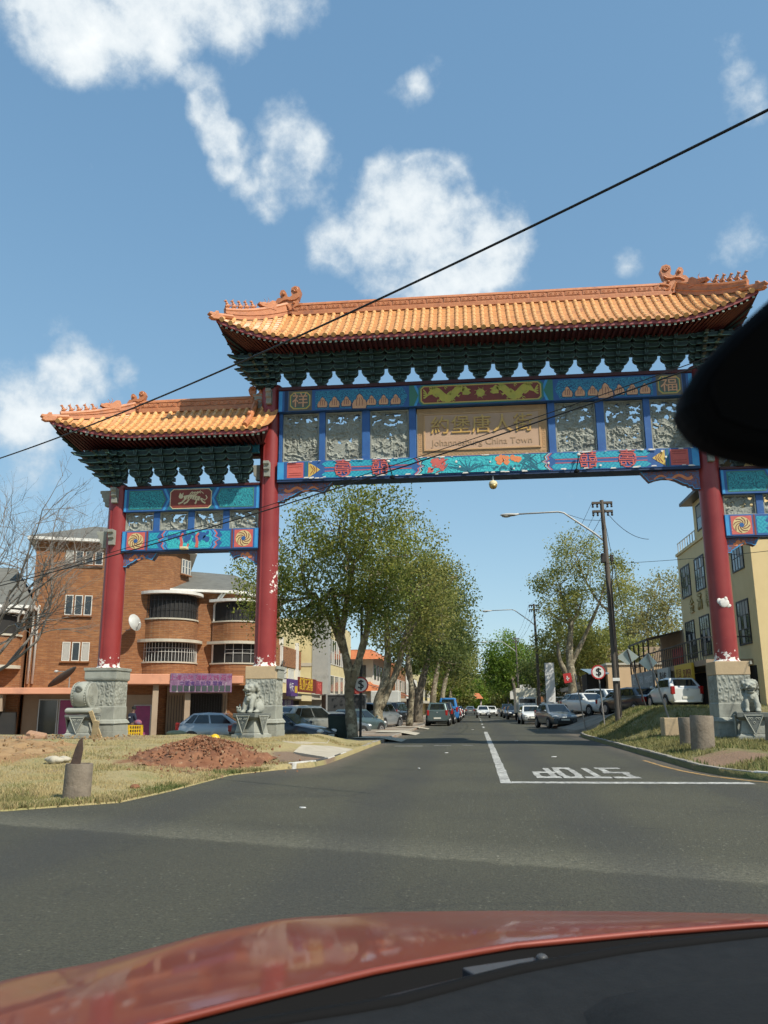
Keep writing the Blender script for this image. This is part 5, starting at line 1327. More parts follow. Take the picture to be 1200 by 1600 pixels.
rhomb((6.95,30.9,.30), 0, 2.55, .40, .52, R(28), -.78, 'pale plate sign on a thin leaning post by the tan wall')

# ================================================================ poles, lamps and cables
M_WPOLE = mat('timber_pole', (0.085,0.070,0.058), (0.14,0.12,0.10), scale=2.4, rough=.9, stretch=(3,3,.25), bump=.3)
M_WIRE = mat('black_cable', (0.010,0.010,0.011), rough=.6)
M_LAMP = mat('lamp_grey', (0.50,0.50,0.47), (0.4,0.4,0.38), scale=4, rough=.5)
M_LENS = mat('lamp_lens', (0.42,0.40,0.34), rough=.25)
def util_pole(loc, label, detail=True, sc=1.0, group=None):
    t = thing('street_lamp', label, 'lamp post', loc, 0, 'utility poles with lamps along the right kerb')
    H = 9.9
    MB().tube([(0,0,-.4),(-.02,0,H*.5),(-.11,0,H)], [.15,.125,.09], 10).build('pole', M_WPOLE, t, smooth=True, auto=40)
    for z, w in ((H-.12,.46),(H-.52,.46)):
        d = MB(); d.box(-w-.1,w-.1,-.07,-.01 if False else .05,z-.05,z+.05)
        a = d.build('crossarm', M_WPOLE, t)
        for x in (-w-.06,-w+.14,w-.32,w-.14):
            i = MB(); i.lathe([(.02,-.22),(.05,-.2),(.05,-.14),(.028,-.12),(.05,-.1),(.045,-.05)], 8, rotm(loc=(x,-.0,z+.0))); i.build('insulator', M_BPOLE, a, smooth=True)
    MB().tube([(-.06,0,7.95),(-.5,0,8.35),(-1.85,0,9.36),(-2.1,0,9.42),(-4.1,0,9.36)], [.045,.045,.04,.04,.035], 8).build('lamp_arm', M_LAMP, t, smooth=True)
    d = MB(); d.ball((-4.35,0,9.34),(.42,.13,.075),12,6); d.tube([(-3.9,0,9.36),(-4.2,0,9.35)], .05, 7); d.build('lamp_head', M_LAMP, t, smooth=True)
    MB().ball((-4.47,0,9.285),(.22,.11,.07),10,6).build('lens', M_LENS, t, smooth=True)
    if detail:
        MB().box(-.30,-.09,-.14,.14,7.0,7.42).build('fuse_box', M_BPOLE, t, bevel=.02); MB().box(.10,.24,-.1,.1,7.05,7.35).build('fuse_box', M_BPOLE, t, bevel=.02)
        MB().tube([(.13,-.06,7.1),(.16,-.08,6.6),(.07,-.12,6.0),(.10,-.15,3),(.12,-.16,.3)], .025, 6).build('down_cable', M_WIRE, t)
        MB().tube([(-.13,-.06,7.1),(-.12,-.1,6.3),(-.02,-.15,5.5),(.0,-.16,3.0)], .02, 6).build('down_cable', M_WIRE, t)
        MB().box(-.17,.13,-.20,-.15,1.75,1.88).build('notice', M_SWHITE, t)
        MB().tube([(-2.0,0,9.40),(-.9,0,9.0),(-.1,0,8.95)], .010, 4).build('stay_wire', M_WIRE, t)
    return t
util_pole((6.16,38.0,.66), 'tall leaning timber pole with crossarms and street lamp, the nearest')
util_pole((5.62,76,.45), 'timber pole with street lamp beside the parked grey car', False)
util_pole((5.7,113,.4), 'third timber lamp pole down the street by the round tree', False)
util_pole((5.8,152,.4), 'farthest pair of lamp arms down the street', False); util_pole((5.8,190,.4), 'last lamp pole where the street closes in', False)
def cable(pts3, r, label, sag=.0, n=28, name='overhead_cable', grp='overhead cables'):
    a, b = Vector(pts3[0]), Vector(pts3[-1]); P = []
    for i in range(n+1):
        t = i/n; p = a.lerp(b, t); p.z -= sag*4*t*(1-t); P.append(p)
    return tag(MB().tube(P, r, 6).build(name, M_WIRE, smooth=True, fix=False), label, 'cable', grp)
cable([(-17.44,26,9.4),(4.37,9,8.59)], .020, 'thick single black cable rising across the sky over the left roof', .42, 40)
cable([(-15.63,24,4.77),(5.67,14,7.63)], .015, 'lower of the twin black cables crossing in front of the gate', .28, 40)
cable([(-15.63,24,4.86),(5.7,14,7.74)], .009, 'thin upper one of the twin cables crossing the gate', .27, 40)
cable([(6.0,38,7.6),(11.5,24,5.9)], .010, 'thin cable running from the timber pole to the right edge', .12)
cable([(6.05,38,10.3),(8.2,45,3.8)], .012, 'slanting stay cable from the pole top down to the right', .1)
cable([(6.1,38,10.2),(7.6,36,8.3)], .012, 'short loose cable hanging from the pole top to the right', .35)
for k, (dx, z0_) in enumerate(((-.45,10.45),(-.25,10.1),(.1,10.05),(.3,10.4))):
    cable([(6.05+dx,38,z0_),(5.5+dx,76,z0_-.25)], .009, ('outer street-side','inner street-side','inner bank-side','outer bank-side')[k]+' line wire between the first and second pole', .7, 20)
    cable([(5.5+dx,76,z0_-.25),(5.6+dx,113,z0_-.3)], .009, ('outer street-side','inner street-side','inner bank-side','outer bank-side')[k]+' line wire between the second and third pole', .7, 16)

# ================================================================ the car the photograph is taken from
def carpaint(name, c, flake=.25):
    m = mat(name, c, tuple(k*1.25+.006 for k in c), scale=3.5, rough=.45, metal=flake, spec=.35, coat=.55, rv=.10); m.node_tree.nodes['Principled BSDF'].inputs['Coat Roughness'].default_value = .07; return m
M_CARRED = carpaint('own_car_red', (0.165,0.028,0.014), .15)
M_COWL = mat('cowl_black', (0.005,0.005,0.0055), rough=.85, spec=.15)
own = thing('car', 'red car in the foreground seen from inside over its bonnet', 'car', (0,0,0))
def lerp_tab(x, T): return interp(x, T)
RE = [(-1.3,.35),(-.8,.62),(-.39,1.02),(-.28,1.13),(-.14,1.26),(.04,1.39),(.25,1.48),(.47,1.56),(.7,1.60),(1.0,1.58),(1.3,1.50)]
FR = [(-1.0,.9),(-.86,1.22),(-.77,1.39),(-.66,1.48),(-.54,1.66),(-.41,1.79),(-.2,1.855),(.06,1.885),(.32,1.90),(.57,1.90),(.9,1.88),(1.2,1.80),(1.5,1.6)]
rows = []
xs = [-1.02+i*.03 for i in range(78)]
for v in range(34):
    r = []
    for x in xs:
        a = lerp_tab(x, RE); b = max(lerp_tab(x, FR), a+.02)
        if v <= 16:
            f = v/16; y = a+(b-a)*f; z = 1.0-.068*f**1.3-.012*max(0, -x)**2
        else:
            f = (v-16)/17; y = b+.62*math.sin(f*math.pi/2); z = .932-.012*max(0, -x)**2-.55*(1-math.cos(f*math.pi/2))-.08*f
        r.append((x, y, z))
    rows.append(r)
MB().sheet(rows).build('bonnet', M_CARRED, own, smooth=True, fix=False)
# rear lip of the bonnet, cowl, dash, wiper
lip = [(x, lerp_tab(x, RE), 1.0-.012*max(0, -x)**2) for x in [-.95+i*.05 for i in range(43)]]
MB().tube([(x, y, z-.004) for x, y, z in lip], .006, 6).build('bonnet_edge', M_CARRED, own, smooth=True)
MB().sheet([[(x, y, z-.006) for x, y, z in lip], [(x, y-.035, z-.05) for x, y, z in lip], [(x, y-.10, z-.055) for x, y, z in lip], [(x, y-.12, z-.02) for x, y, z in lip]]).build('cowl', M_COWL, own, smooth=True, fix=False)
DA = [(-1.0,.62),(-.4,.90),(-.22,1.02),(-.11,1.08),(.04,1.22),(.22,1.34),(.43,1.44),(.7,1.50),(1.2,1.48)]
M_DASH = mat('dash_plastic', (0.009,0.010,0.011), (0.013,0.014,0.015), scale=40, rough=.75, bump=.08, bscale=220, spec=.2)
dash = []
for v in range(15):
    f = v/14; r = []
    for x in [-1.0+i*.06 for i in range(38)]:
        y = interp(x, DA)*(1-f)+.22*f; z = 1.005-.02*f-.16*f*f-.30*max(0, f-.75)**1.5
        r.append((x, y, z))
    dash.append(r)
MB().sheet(dash).build('dashboard', M_DASH, own, smooth=True, fix=False)
hood = MB(); hr = []
for v in range(11):
    f = v/10; hr.append([(.10+.75*u/16, .60+.56*f+.06*math.sin(u/16*math.pi), .945+.05*f+.075*(math.sin(f*math.pi)**.5)*(math.sin(u/16*math.pi)**.35)) for u in range(17)])
hood.sheet(hr).build('instrument_hood', M_DASH, own, smooth=True, fix=False)
d = MB(); d.tube([(x, interp(x, RE)-.085, .978+.004*math.sin(x*9)) for x in (.12,.02,-.1,-.25,-.4,-.6)], [.012,.013,.012,.011,.010,.008], 6); d.build('wiper_arm', mat('wiper_black', (0.016,0.017,0.018), rough=.5), own, smooth=True)
d = MB(); d.box(-.075,.045,-.020,.020,.975,.992,rotm(rz=R(30),loc=(.045,1.315,0))); d.lathe([(.009,.99),(.009,.999),(.004,1.001)], 10, rotm(loc=(.085,1.335,0))); d.build('wiper_pivot', mat('wiper_grey', (0.05,0.052,0.055), rough=.5), own, bevel=.006)
d = MB(); d.tube([(x, interp(x, RE)-.105, .955) for x in [-.7+i*.05 for i in range(24)]], .012, 5); d.build('wiper_blade', M_RUBBER, own, smooth=True)
d = MB(); d.tube([(x, interp(x, DA)+.012, 1.004) for x in [-.9+i*.05 for i in range(42)]], .010, 6); d.build('screen_seal', M_COWL, own, smooth=True)
mp = [(.092,1.475),(.094,1.483),(.102,1.495),(.115,1.508),(.137,1.527),(.163,1.542),(.19,1.545),(.23,1.538),(.29,1.52),(.315,1.49),(.305,1.462),(.26,1.448),(.19,1.447),(.128,1.451),(.108,1.457),(.096,1.463)]
d = MB(); d.prism(mp, .345, .375); mo = d.build('mirror_housing', M_BLACK, own, bevel=.010, seg=4)
d = MB(); cx_, cz_ = .2, 1.495; d.prism([(cx_+(x-cx_)*.9, cz_+(z-cz_)*.85) for x, z in mp], .3435, .346); d.build('mirror_face', M_BLACK, mo)
MB().tube([(.2,.37,1.53),(.2,.40,1.62)], .012, 8).build('mirror_stalk', M_BLACK, own)
# roof, screen pillars and screen of the same car
MB().box(-.62,1.02,-1.6,.26,1.72,1.75).build('car_roof', M_CARRED, own, bevel=.012)
for x0, x1 in ((-.66,-1.02),(1.06,1.42)):
    MB().tube([(x0,.24,1.72),((x0+x1)/2,.62,1.38),(x1,.95,1.0)], .03, 8).build('screen_pillar', M_BLACK, own, smooth=True)
t_ = bpy.data.materials.new('windscreen_clear'); t_.use_nodes = True; n_ = t_.node_tree.nodes; n_.remove(n_['Principled BSDF']); tr_ = n_.new('ShaderNodeBsdfTransparent'); tr_.inputs[0].default_value = (.97,.98,.975,1); t_.node_tree.links.new(tr_.outputs[0], n_['Material Output'].inputs[0])
MB().sheet([[(-.64+1.68*u/8, .26+.02*math.sin(u/8*math.pi), 1.715) for u in range(9)], [(-.85+2.1*u/8, .66+.10*math.sin(u/8*math.pi), 1.38) for u in range(9)], [(-1.0+2.3*u/8, interp(-1.0+2.3*u/8, DA)+.01, 1.012) for u in range(9)]]).build('windscreen', t_, own, smooth=True, fix=False)
# ================================================================ buildings
def brick_mat(name, c1, c2, mortar, sc=1.0, vec='Object'):
    t = NT(name, .9); v = t.tc.outputs[vec]; sx, sy, sz = t.sep(v)
    # courses run along whichever way the wall faces
    u = t.math('ADD', sx, sy); cmb = t.n('ShaderNodeCombineXYZ', {0: u, 1: sz, 2: 0.0}).outputs[0]
    b = t.n('ShaderNodeTexBrick', {'Vector': cmb, 'Scale': sc, 'Mortar Size': .011, 'Brick Width': .46, 'Row Height': .115, 'Bias': -.1, 'Color1': (*c1,1), 'Color2': (*c2,1), 'Mortar': (*mortar,1)}, offset=.5)
    mp = t.n('ShaderNodeMapping', {0: cmb, 3: (1.6,9.0,1)}).outputs[0]; st = t.noise(mp, 1.2, 4, .7); big = t.noise(v, .22, 4)
    c = t.mix(t.ramp(st, .40, .62, 0, .75), b.outputs[0], tuple(k*.62 for k in c2)); c = t.mix(t.ramp(st, .60, .72, 0, .65), c, tuple(min(1, k*1.45) for k in c1))
    c = t.mix(t.ramp(big, .45, .7, 0, .3), c, tuple(k*.6 for k in c1))
    t.base(c); t.bump(b.outputs[1], -.5, .01); return t.m
M_BRICK = brick_mat('orange_brick', (0.335,0.142,0.050), (0.225,0.085,0.034), (0.27,0.175,0.10))
M_ROOFG = mat('slate_roof', (0.10,0.10,0.088), (0.15,0.148,0.13), scale=1.6, rough=.9, bump=.5, bscale=7, stretch=(1,1,4))
M_WHITEP = mat('white_paint_trim', (0.72,0.70,0.65), (0.60,0.58,0.53), scale=1.5, rough=.6, c3=(0.45,0.42,0.36), s3=1.4, t3=(.6,.8))
M_CONCL = mat('concrete_ledge', (0.42,0.38,0.30), (0.50,0.46,0.37), scale=1.5, rough=.85)
M_SALMON = mat('salmon_awning', (0.62,0.29,0.175), (0.55,0.25,0.15), scale=1.2, rough=.8, c3=(0.42,0.2,0.13), s3=.9, t3=(.55,.75))
M_DARK = mat('near_black_fill', (0.012,0.012,0.012), (0.022,0.020,0.018), scale=1.5, rough=.8)  # near-black; paints the shade in balcony, shop and lean-to openings
M_GLASS = mat('window_glass', (0.022,0.028,0.032), (0.040,0.048,0.052), scale=.8, rough=.08, spec=.8)
M_CURT = mat('net_curtain', (0.42,0.40,0.36), (0.32,0.31,0.28), scale=6, rough=.9, stretch=(6,6,1))
M_SHOPW = mat('shop_wall', (0.30,0.22,0.15), (0.36,0.27,0.19), scale=1.2, rough=.9)
M_GREY = mat('grey_render', (0.30,0.30,0.28), (0.36,0.35,0.32), scale=1.2, rough=.9, c3=(0.22,0.21,0.19), s3=.8)
M_PURP = mat('banner_purple', (0.12,0.045,0.115), (0.25,0.15,0.23), scale=3.5, rough=.6, c3=(0.42,0.40,0.38), s3=2.2, t3=(.58,.66))
M_PURPD = mat('sign_purple', (0.075,0.035,0.16), (0.10,0.045,0.19), scale=2, rough=.5)
M_MAROON = mat('sign_maroon', (0.14,0.018,0.014), (0.19,0.03,0.02), scale=2, rough=.5)
M_SGNY = mat('sign_yellow', (0.62,0.40,0.03), rough=.5)
M_MAG = mat('poster_magenta', (0.33,0.05,0.17), (0.22,0.04,0.12), scale=2, rough=.5)
M_PANELW = mat('pale_panel', (0.55,0.55,0.50), (0.46,0.46,0.42), scale=2, rough=.6)
M_YELB = mat('yellow_render', (0.72,0.56,0.30), (0.66,0.51,0.265), scale=.9, rough=.85, bump=.06, c3=(0.38,0.26,0.11), s3=.6, t3=(.58,.8))
M_CREAMB = mat('cream_render', (0.60,0.51,0.28), (0.54,0.45,0.24), scale=.9, rough=.85, c3=(0.40,0.33,0.2), s3=.7, t3=(.58,.78))
M_BEIGE = mat('beige_render', (0.58,0.41,0.24), (0.52,0.36,0.21), scale=.9, rough=.85)
M_WHITEB = mat('white_render', (0.66,0.63,0.56), (0.58,0.55,0.48), scale=.9, rough=.85, c3=(0.42,0.39,0.34), s3=.6, t3=(.58,.8))
M_FRAMEW = mat('window_frame_white', (0.62,0.60,0.54), rough=.5)
M_FRAMEB = mat('window_frame_black', (0.025,0.025,0.028), rough=.5)
M_GREENC = mat('green_cloth', (0.012,0.075,0.055), (0.02,0.10,0.075), scale=3, rough=.8, stretch=(3,3,.4))
M_ORTILE = mat('far_roof_tile', (0.52,0.17,0.06), (0.40,0.12,0.045), scale=3, rough=.7, bump=.4, bscale=10)
M_ALU = mat('silver_metal', (0.5,0.5,0.49), (0.40,0.40,0.39), scale=3, rough=.4, metal=.5)

def window(parent, x0, x1, z0, z1, y, nx=1, nz=1, frame=None, sill=None, glass=None, fw=.05, name='window', deep=.10, lintel=False):
    """recessed-looking window unit set on a wall plane facing -y: surround, panes and bars"""
    frame = frame or M_FRAMEW
    f = MB(); f.box(x0,x1,y-.03,y+.05,z0,z0+fw); f.box(x0,x1,y-.03,y+.05,z1-fw,z1); f.box(x0,x0+fw,y-.03,y+.05,z0+fw,z1-fw); f.box(x1-fw,x1,y-.03,y+.05,z0+fw,z1-fw)
    o = f.build(name, frame, parent)
    W_, H_ = (x1-x0-2*fw)/nx, (z1-z0-2*fw)/nz; rd = random.Random(int(x0*77+z0*31))
    for i in range(nx):
        for j in range(nz):
            a, b = x0+fw+W_*i, z0+fw+H_*j
            g = glass or (M_CURT if rd.random() < .25 else M_GLASS)
            p = MB(); p.box(a+.012, a+W_-.012, y-.010+.004*rd.random(), y+.02, b+.012, b+H_-.012); p.build('pane', g, o)
    if nx > 1 or nz > 1:
        m = MB()
        for i in range(1, nx): a = x0+fw+W_*i; m.box(a-.015,a+.015,y-.022,y+.03,z0+fw,z1-fw)
        for j in range(1, nz): b = z0+fw+H_*j; m.box(x0+fw,x1-fw,y-.0225,y+.03,b-.015,b+.015)
        m.build('glazing_bars', frame, o)
    if sill: s = MB(); s.box(x0-.06,x1+.06,y-.12,y+.04,z0-.09,z0-.005); s.build('sill', sill, o)
    return o

# ---- brick corner block behind the left bays.  local frame: +x right along the front, -y towards the viewer
A = R(22); OB = (-21.45, 48.3)
bk = thing('brick_building', 'orange brick apartment block with curved balconies behind the left gate bay', 'building', (*OB, -.4), A)
Z = lambda z: z*1.1+.4+.13
def U(u): return u*1.1
MB().prismz([(U(-4.3),0),(U(2.46),0),(U(3.1),.9),(U(3.96),2.6),(U(3.96),9),(U(-4.3),9)], 0, Z(10.05)).build('wall', M_BRICK, bk)
# hipped roof with white eaves
e0 = Z(10.08)
ev = [(U(-4.3)-.5,-.5),(U(2.46)+.25,-.5),(U(3.96)+.45,2.4),(U(3.96)+.45,9.5),(U(-4.3)-.5,9.5)]
rfm = MB(); n = len(ev); top = [(U(-1.6),3.6,e0+1.75),(U(1.6),4.2,e0+1.75)]
vs = [(x,y,e0+.16) for x, y in ev]+top
rfm.add(vs, [(0,1,6,5),(1,2,6),(2,3,6),(3,4,5,6),(4,0,5)]); rfm.build('roof', M_ROOFG, bk, fix=False)
ed = MB(); ed.prismz(ev, e0-.02, e0+.155); ed.build('eaves', M_WHITEP, bk)
for z, xs, h in ((8.83,(-2.78,-2.27,-1.76,-1.25),.75),(6.05,(-2.62,-2.13,-1.64),1.08),(3.60,(-2.58,-2.09,-1.60),1.0)):
    for x in xs: window(bk, U(x), U(x+.40), Z(z), Z(z+h), -.02, 1, 1, M_FRAMEW, M_BRICK, fw=.045)
# windows on the chamfered right face
dx, dy = U(3.96)-U(3.1), 2.6-.9; an = math.atan2(dy, dx)
for k in range(3):
    w = window(bk, 0, .30, 0, .95, -.02, 1, 2, M_FRAMEW, M_BRICK, fw=.04)
    w.location = (U(3.1)+.25+math.cos(an)*(.35+.42*k)*1.0, .9+.35+math.sin(an)*(.25+.40*k), Z(8.75)); w.rotation_euler = (0,0,an)
# wing with two curved balconies
WX0, WX1, WY = U(1.2), U(6.45), .35
wing = MB(); wing.prismz([(WX0,1.1),(WX1,1.1),(WX1+3.6,4.6),(WX1+3.6,11),(WX0,11)], 0, Z(7.6)); wing.build('wing_wall', M_BRICK, bk)
ev = [(WX0+1.4,.55),(WX1+.35,.55),(WX1+4.1,4.3),(WX1+4.1,11.3),(WX0+1.4,11.3)]
MB().prismz(ev, Z(7.6), Z(7.74)).build('wing_eaves', M_WHITEP, bk)
wr = MB(); z = Z(7.745); vs = [(x,y,z) for x, y in ev]+[(WX0+2.9,5.5,z+1.9),(WX1+.6,6.5,z+1.9)]
wr.add(vs, [(0,1,5),(1,2,6,5),(2,3,6),(3,4,5,6),(4,0,5)]); wr.build('wing_roof', M_ROOFG, bk, fix=False)
def arc(cx, cy, rx, ry, a0, a1, n=18): return [(cx+rx*math.cos(a0+(a1-a0)*i/n), cy+ry*math.sin(a0+(a1-a0)*i/n)) for i in range(n+1)]
def balcony(cx, cy, rx, ry, zf, zt, m_front, bars, rot=0.0, canopy=True):
    b = thing_part('balcony', bk, (cx, cy, 0), rot); P = arc(0, 0, rx, ry, math.pi, 2*math.pi)
    pts = P+[(rx,.9),(-rx,.9)]
    MB().prismz(pts, zf, zf+1.28).build('parapet', M_BRICK, b)
    MB().prismz([(x*1.03,y*1.04) for x, y in pts], zf+1.282, zf+1.37).build('coping', M_CONCL, b)
    MB().prismz([(x*.93,y*.93) for x, y in pts], zf+1.372, zt-.005).build('shade_block', M_DARK, b)  # solid near-black block, shade behind the grille put into its colour
    g = MB(); Q = arc(0, 0, rx*.985, ry*.985, math.pi*1.04, 2*math.pi*.985, bars)
    for x, y in Q: g.box(x-.012,x+.012,y-.012,y+.012,zf+1.372,zt-.006)
    for z in (zf+1.95, zt-.35): g.tube([(x,y,z) for x, y in Q], .014, 4)
    g.build('grille', m_front, b, fix=False)
    if canopy: MB().prismz([(x*1.16,y*1.18-.02) for x, y in pts], zt, zt+.17).build('canopy', M_WHITEP if canopy == 1 else M_CONCL, b)
    return b
M_GRB = mat('grille_black', (0.02,0.02,0.022), rough=.5); M_GRW = mat('grille_white', (0.55,0.54,0.50), rough=.5)
balcony(U(2.90), 1.15, 1.78, 1.85, Z(4.72), Z(7.30), M_GRB, 20, 0, 1)
balcony(U(2.90), 1.15, 1.82, 1.9, Z(2.35), Z(4.64), M_GRW, 26, 0, 2)
balcony(WX1+.55, 1.45, 1.6, 1.45, Z(4.72), Z(7.05), M_GRB, 16, R(45), 1)
bb = balcony(WX1+.55, 1.45, 1.65, 1.5, Z(2.35), Z(4.64), M_GRW, 8, R(45), 2)
d = MB(); P = arc(0, 0, 1.5, 1.35, math.pi*1.25, 2*math.pi*.97, 14); d.sheet([[(x,y,Z(3.0)) for x, y in P],[(x*1.01,y*1.01,Z(4.5)) for x, y in P]]); d.build('green_screen', M_GREENC, bb, fix=False)
# pipes down the front
for x, y in ((WX1-1.15,.98),(WX1-.98,.98),(U(-4.15),-.10),(U(-3.92),-.10)):
    MB().tube([(x,y,Z(2.4)),(x,y,Z(6.0 if x < 0 else 6.9)),(x+(.25 if x > 0 else 0),y-.1,Z(6.3 if x < 0 else 7.35)),(x+(.45 if x > 0 else .05),y-.2,Z(6.5 if x < 0 else 7.6))], .07, 7).build('downpipe', M_WHITEP, bk, smooth=True)
# ground-floor shops: awnings, dark fronts, piers
MB().box(U(.2),U(3.4),-2.3,1.0,Z(2.34),Z(2.86)).build('awning', M_SALMON, bk, bevel=.03)
MB().box(U(3.4)+.01,U(6.9),-2.0,1.0,Z(2.40),Z(2.80)).build('awning', M_SALMON, bk, bevel=.03)
MB().box(U(-7.2),U(-1.1),-2.4,-.01,Z(1.84),Z(2.15)).build('awning', M_SALMON, bk, bevel=.03)
MB().box(U(-4.25),U(2.4),-.06,.02,0,Z(1.83)).build('shop_front', M_SHOPW, bk)
window(bk, U(-3.5), U(-2.55), .15, Z(1.6), -.12, 1, 1, M_ALU, None, M_GLASS, name='shop_window'); window(bk, U(-2.5), U(-1.4), .15, Z(1.6), -.12, 1, 1, M_ALU, None, M_MAG, name='shop_window')
window(bk, U(1.3), U(2.2), .1, Z(1.3), -.12, 1, 1, M_ALU, None, M_MAG, name='shop_window')
MB().box(U(3.0),U(6.3),.6,1.12,0,Z(2.3)).build('shop_front', M_SHOPW, bk); MB().box(U(4.2),U(6.0),.52,.60,.1,Z(1.9)).build('roller_shutter', M_DARK, bk)
g = MB()
for k in range(22): g.box(U(3.1)+k*.16,U(3.1)+k*.16+.03,.44,.48,.1,Z(1.8))
g.build('security_bars', M_GRB, bk)
for x in (U(2.35),U(4.0)): MB().box(x-.16,x+.16,-2.0,-1.7,0,Z(2.33)).build('pier', M_SHOPW, bk)
# long printed banner
b = MB(); b.box(U(3.05),U(6.25),-2.36,-2.31,Z(1.93),Z(2.90)); bo = b.build('banner', M_PURP, bk)
d = MB(); rd = random.Random(2)
for k in range(10): x = U(3.15)+k*.34; d.box(x,x+.27,-2.372,-2.362,Z(1.97),Z(1.97)+.34)
d.build('photo_strip', M_GLASS, bo)
text('banner_lettering', '上海小吃 海鮮火鍋 超市', .34, M_MAG, bo, (U(4.65),-2.372,Z(2.66)), depth=.006); text('banner_lettering', '中國食品批發 零售', .30, M_PURPD, bo, (U(4.65),-2.372,Z(2.36)), depth=.006)
# left wing of the same style
lw = thing('brick_building', 'brick wing with grey roof and round balcony at the left edge', 'building', (*OB, -.4), A)
MB().prismz([(U(-13),-.9),(U(-4.45),-.9),(U(-4.45),7),(U(-13),7)], 0, Z(6.2)).build('wall', M_BRICK, lw)
MB().prismz([(U(-13),-1.5),(U(-4.0),-1.5),(U(-4.0),7.2),(U(-13),7.2)], Z(6.22), Z(6.38)).build('eaves', M_WHITEP, lw)
r_ = MB(); r_.add([(U(-13),-1.5,Z(6.385)),(U(-4.0),-1.5,Z(6.385)),(U(-4.0),7.2,Z(6.385)),(U(-13),7.2,Z(6.385)),(U(-12),3,Z(9.0)),(U(-5.6),3,Z(8.9))], [(0,1,5,4),(1,2,5),(2,3,4,5),(3,0,4)]); r_.build('roof', M_ROOFG, lw, fix=False)
q = thing_part('balcony', lw, (U(-6.3), -.9, 0)); P = arc(0,0,1.9,1.3,math.pi,2*math.pi)
MB().prismz(P, Z(3.3), Z(4.75)).build('parapet', M_BRICK, q); MB().prismz([(x*1.05,y*1.06) for x, y in P], Z(4.76), Z(4.86)).build('coping', M_CONCL, q); MB().prismz([(x*.92,y*.92) for x, y in P], Z(4.87), Z(5.9)).build('shade_block', M_DARK, q)  # opening filled with a near-black block as painted shade
MB().prismz([(x*1.12,y*1.2) for x, y in P], Z(5.92), Z(6.08)).build('canopy', M_WHITEP, q); MB().prismz([(x*1.07,y*1.1) for x, y in P], Z(3.12), Z(3.29)).build('slab', M_CONCL, q)
MB().box(U(-9.5),U(-5.0),-2.2,-.92,Z(1.0),Z(1.84)).build('shop_fascia', M_SHOPW, lw); MB().box(U(-9.5),U(-4.4),-1.6,-.93,0,Z(.95)).build('shop_shade_fill', M_DARK, lw)  # dark block under the fascia paints the shaded shop inside

# satellite dishes
def dish(loc, rz, tilt, r, label):
    t = thing('satellite_dish', label, 'dish', loc, rz)
    M = rotm(rx=tilt)
    d = MB(); d.lathe([(.02,.0)]+[(r*k/6, -.35*(k/6)**2*r) for k in range(1,7)]+[(r*.99,-.35*r-.02)], 26, M @ rotm(rx=math.pi)); d.build('reflector', M_LAMP, t, smooth=True, fix=False)
    MB().tube([(0,0,-.02),(0,.2,-.35),(0,.5,-.40)], .03, 6).build('mount', M_GPOLE, t); MB().tube([tuple(M @ Vector((0,-r,.3*r))), tuple(M @ Vector((0,-.25*r,1.0*r)))], .02, 5).build('feed_arm', M_GPOLE, t)
    MB().ball(tuple(M @ Vector((0,-.25*r,1.0*r))), .06, 7, 5).build('feed_horn', M_SWHITE, t, smooth=True)
def bw(u, y, z):
    return (OB[0]+math.cos(A)*u-math.sin(A)*y, OB[1]+math.sin(A)*u+math.cos(A)*y, z-.4)
dish(bw(U(.95),-.75,Z(5.6)), A+R(48), R(75), .52, 'white satellite dish fixed to the brick wall beside the curved balcony')
t = thing('satellite_dish', 'large dark mesh dish seen edge-on above the stone drum', 'dish', bw(U(-2.0),-1.3,Z(2.25)), A)
d = MB(); M = rotm(rx=R(-18), ry=R(-38)); d.lathe([(.02,-.12),(.3,-.10),(.6,-.04),(.8,.03),(.92,.10),(.90,.115),(.75,.05)], 24, M @ rotm(loc=(0,0,.62)), sx=1, sy=.5); d.build('reflector', M_BPOLE, t, smooth=True, fix=False)
MB().tube([(0,0,-.1),(0,0,.5)], .04, 6).build('mast', M_GPOLE, t); MB().tube([tuple(M @ Vector((.6,0,.62))),tuple(M @ Vector((-.1,0,1.2)))], .025, 5).build('feed_arm', M_GPOLE, t); MB().ball(tuple(M @ Vector((-.1,0,1.2))), (.12,.08,.08), 7, 5).build('feed_horn', M_LAMP, t)

# ---- terrace of shops along the left pavement.  local frame for a street-facing wall: +x along the street away from us, -y towards the road
def street_row(name, label, X, y0, y1, cat='building'): return thing(name, label, cat, (X, y0, -.35), math.pi/2), y1-y0
# nearest: brick band over shop signs
s1, L1 = street_row('shop_building', 'two-storey shop with brick band, cream wall and purple and red signs', -15.5, 60, 74.4)
MB().box(0,L1,0,8,0,8.2).build('wall', M_CREAMB, s1)
MB().box(0,L1,-.10,0,5.0,6.6).build('brick_band', M_BRICK, s1)
for k in range(5): window(s1, .5+k*3, 2.8+k*3, 3.7, 4.9, -.02, 3, 1, M_FRAMEW, None, M_PANELW, fw=.06)
for x in (-.06, 6.2, 12.3): MB().box(x-.12,x+.12,-.3,0,2.6,7.2).build('pilaster', M_WHITEP, s1)
MB().box(0,L1,-2.2,.0,2.35,2.75).build('canopy', M_CONCL, s1); MB().box(.2,L1-.2,-.02,.0,.0,2.3).build('shop_shade_fill', M_DARK, s1)  # dark sheet on the wall paints the shade inside the shops
o = MB().box(-1.2,2.2,-2.42,-2.3,2.5,3.7).build('signboard', M_PURPD, s1)
text('sign_lettering', '中天', .7, M_SWHITE, o, (0,-2.425,3.1), depth=.01); MB().box(1.1,2.0,-2.43,-2.42,2.75,3.25).build('sign_patch', M_SGNY, o)
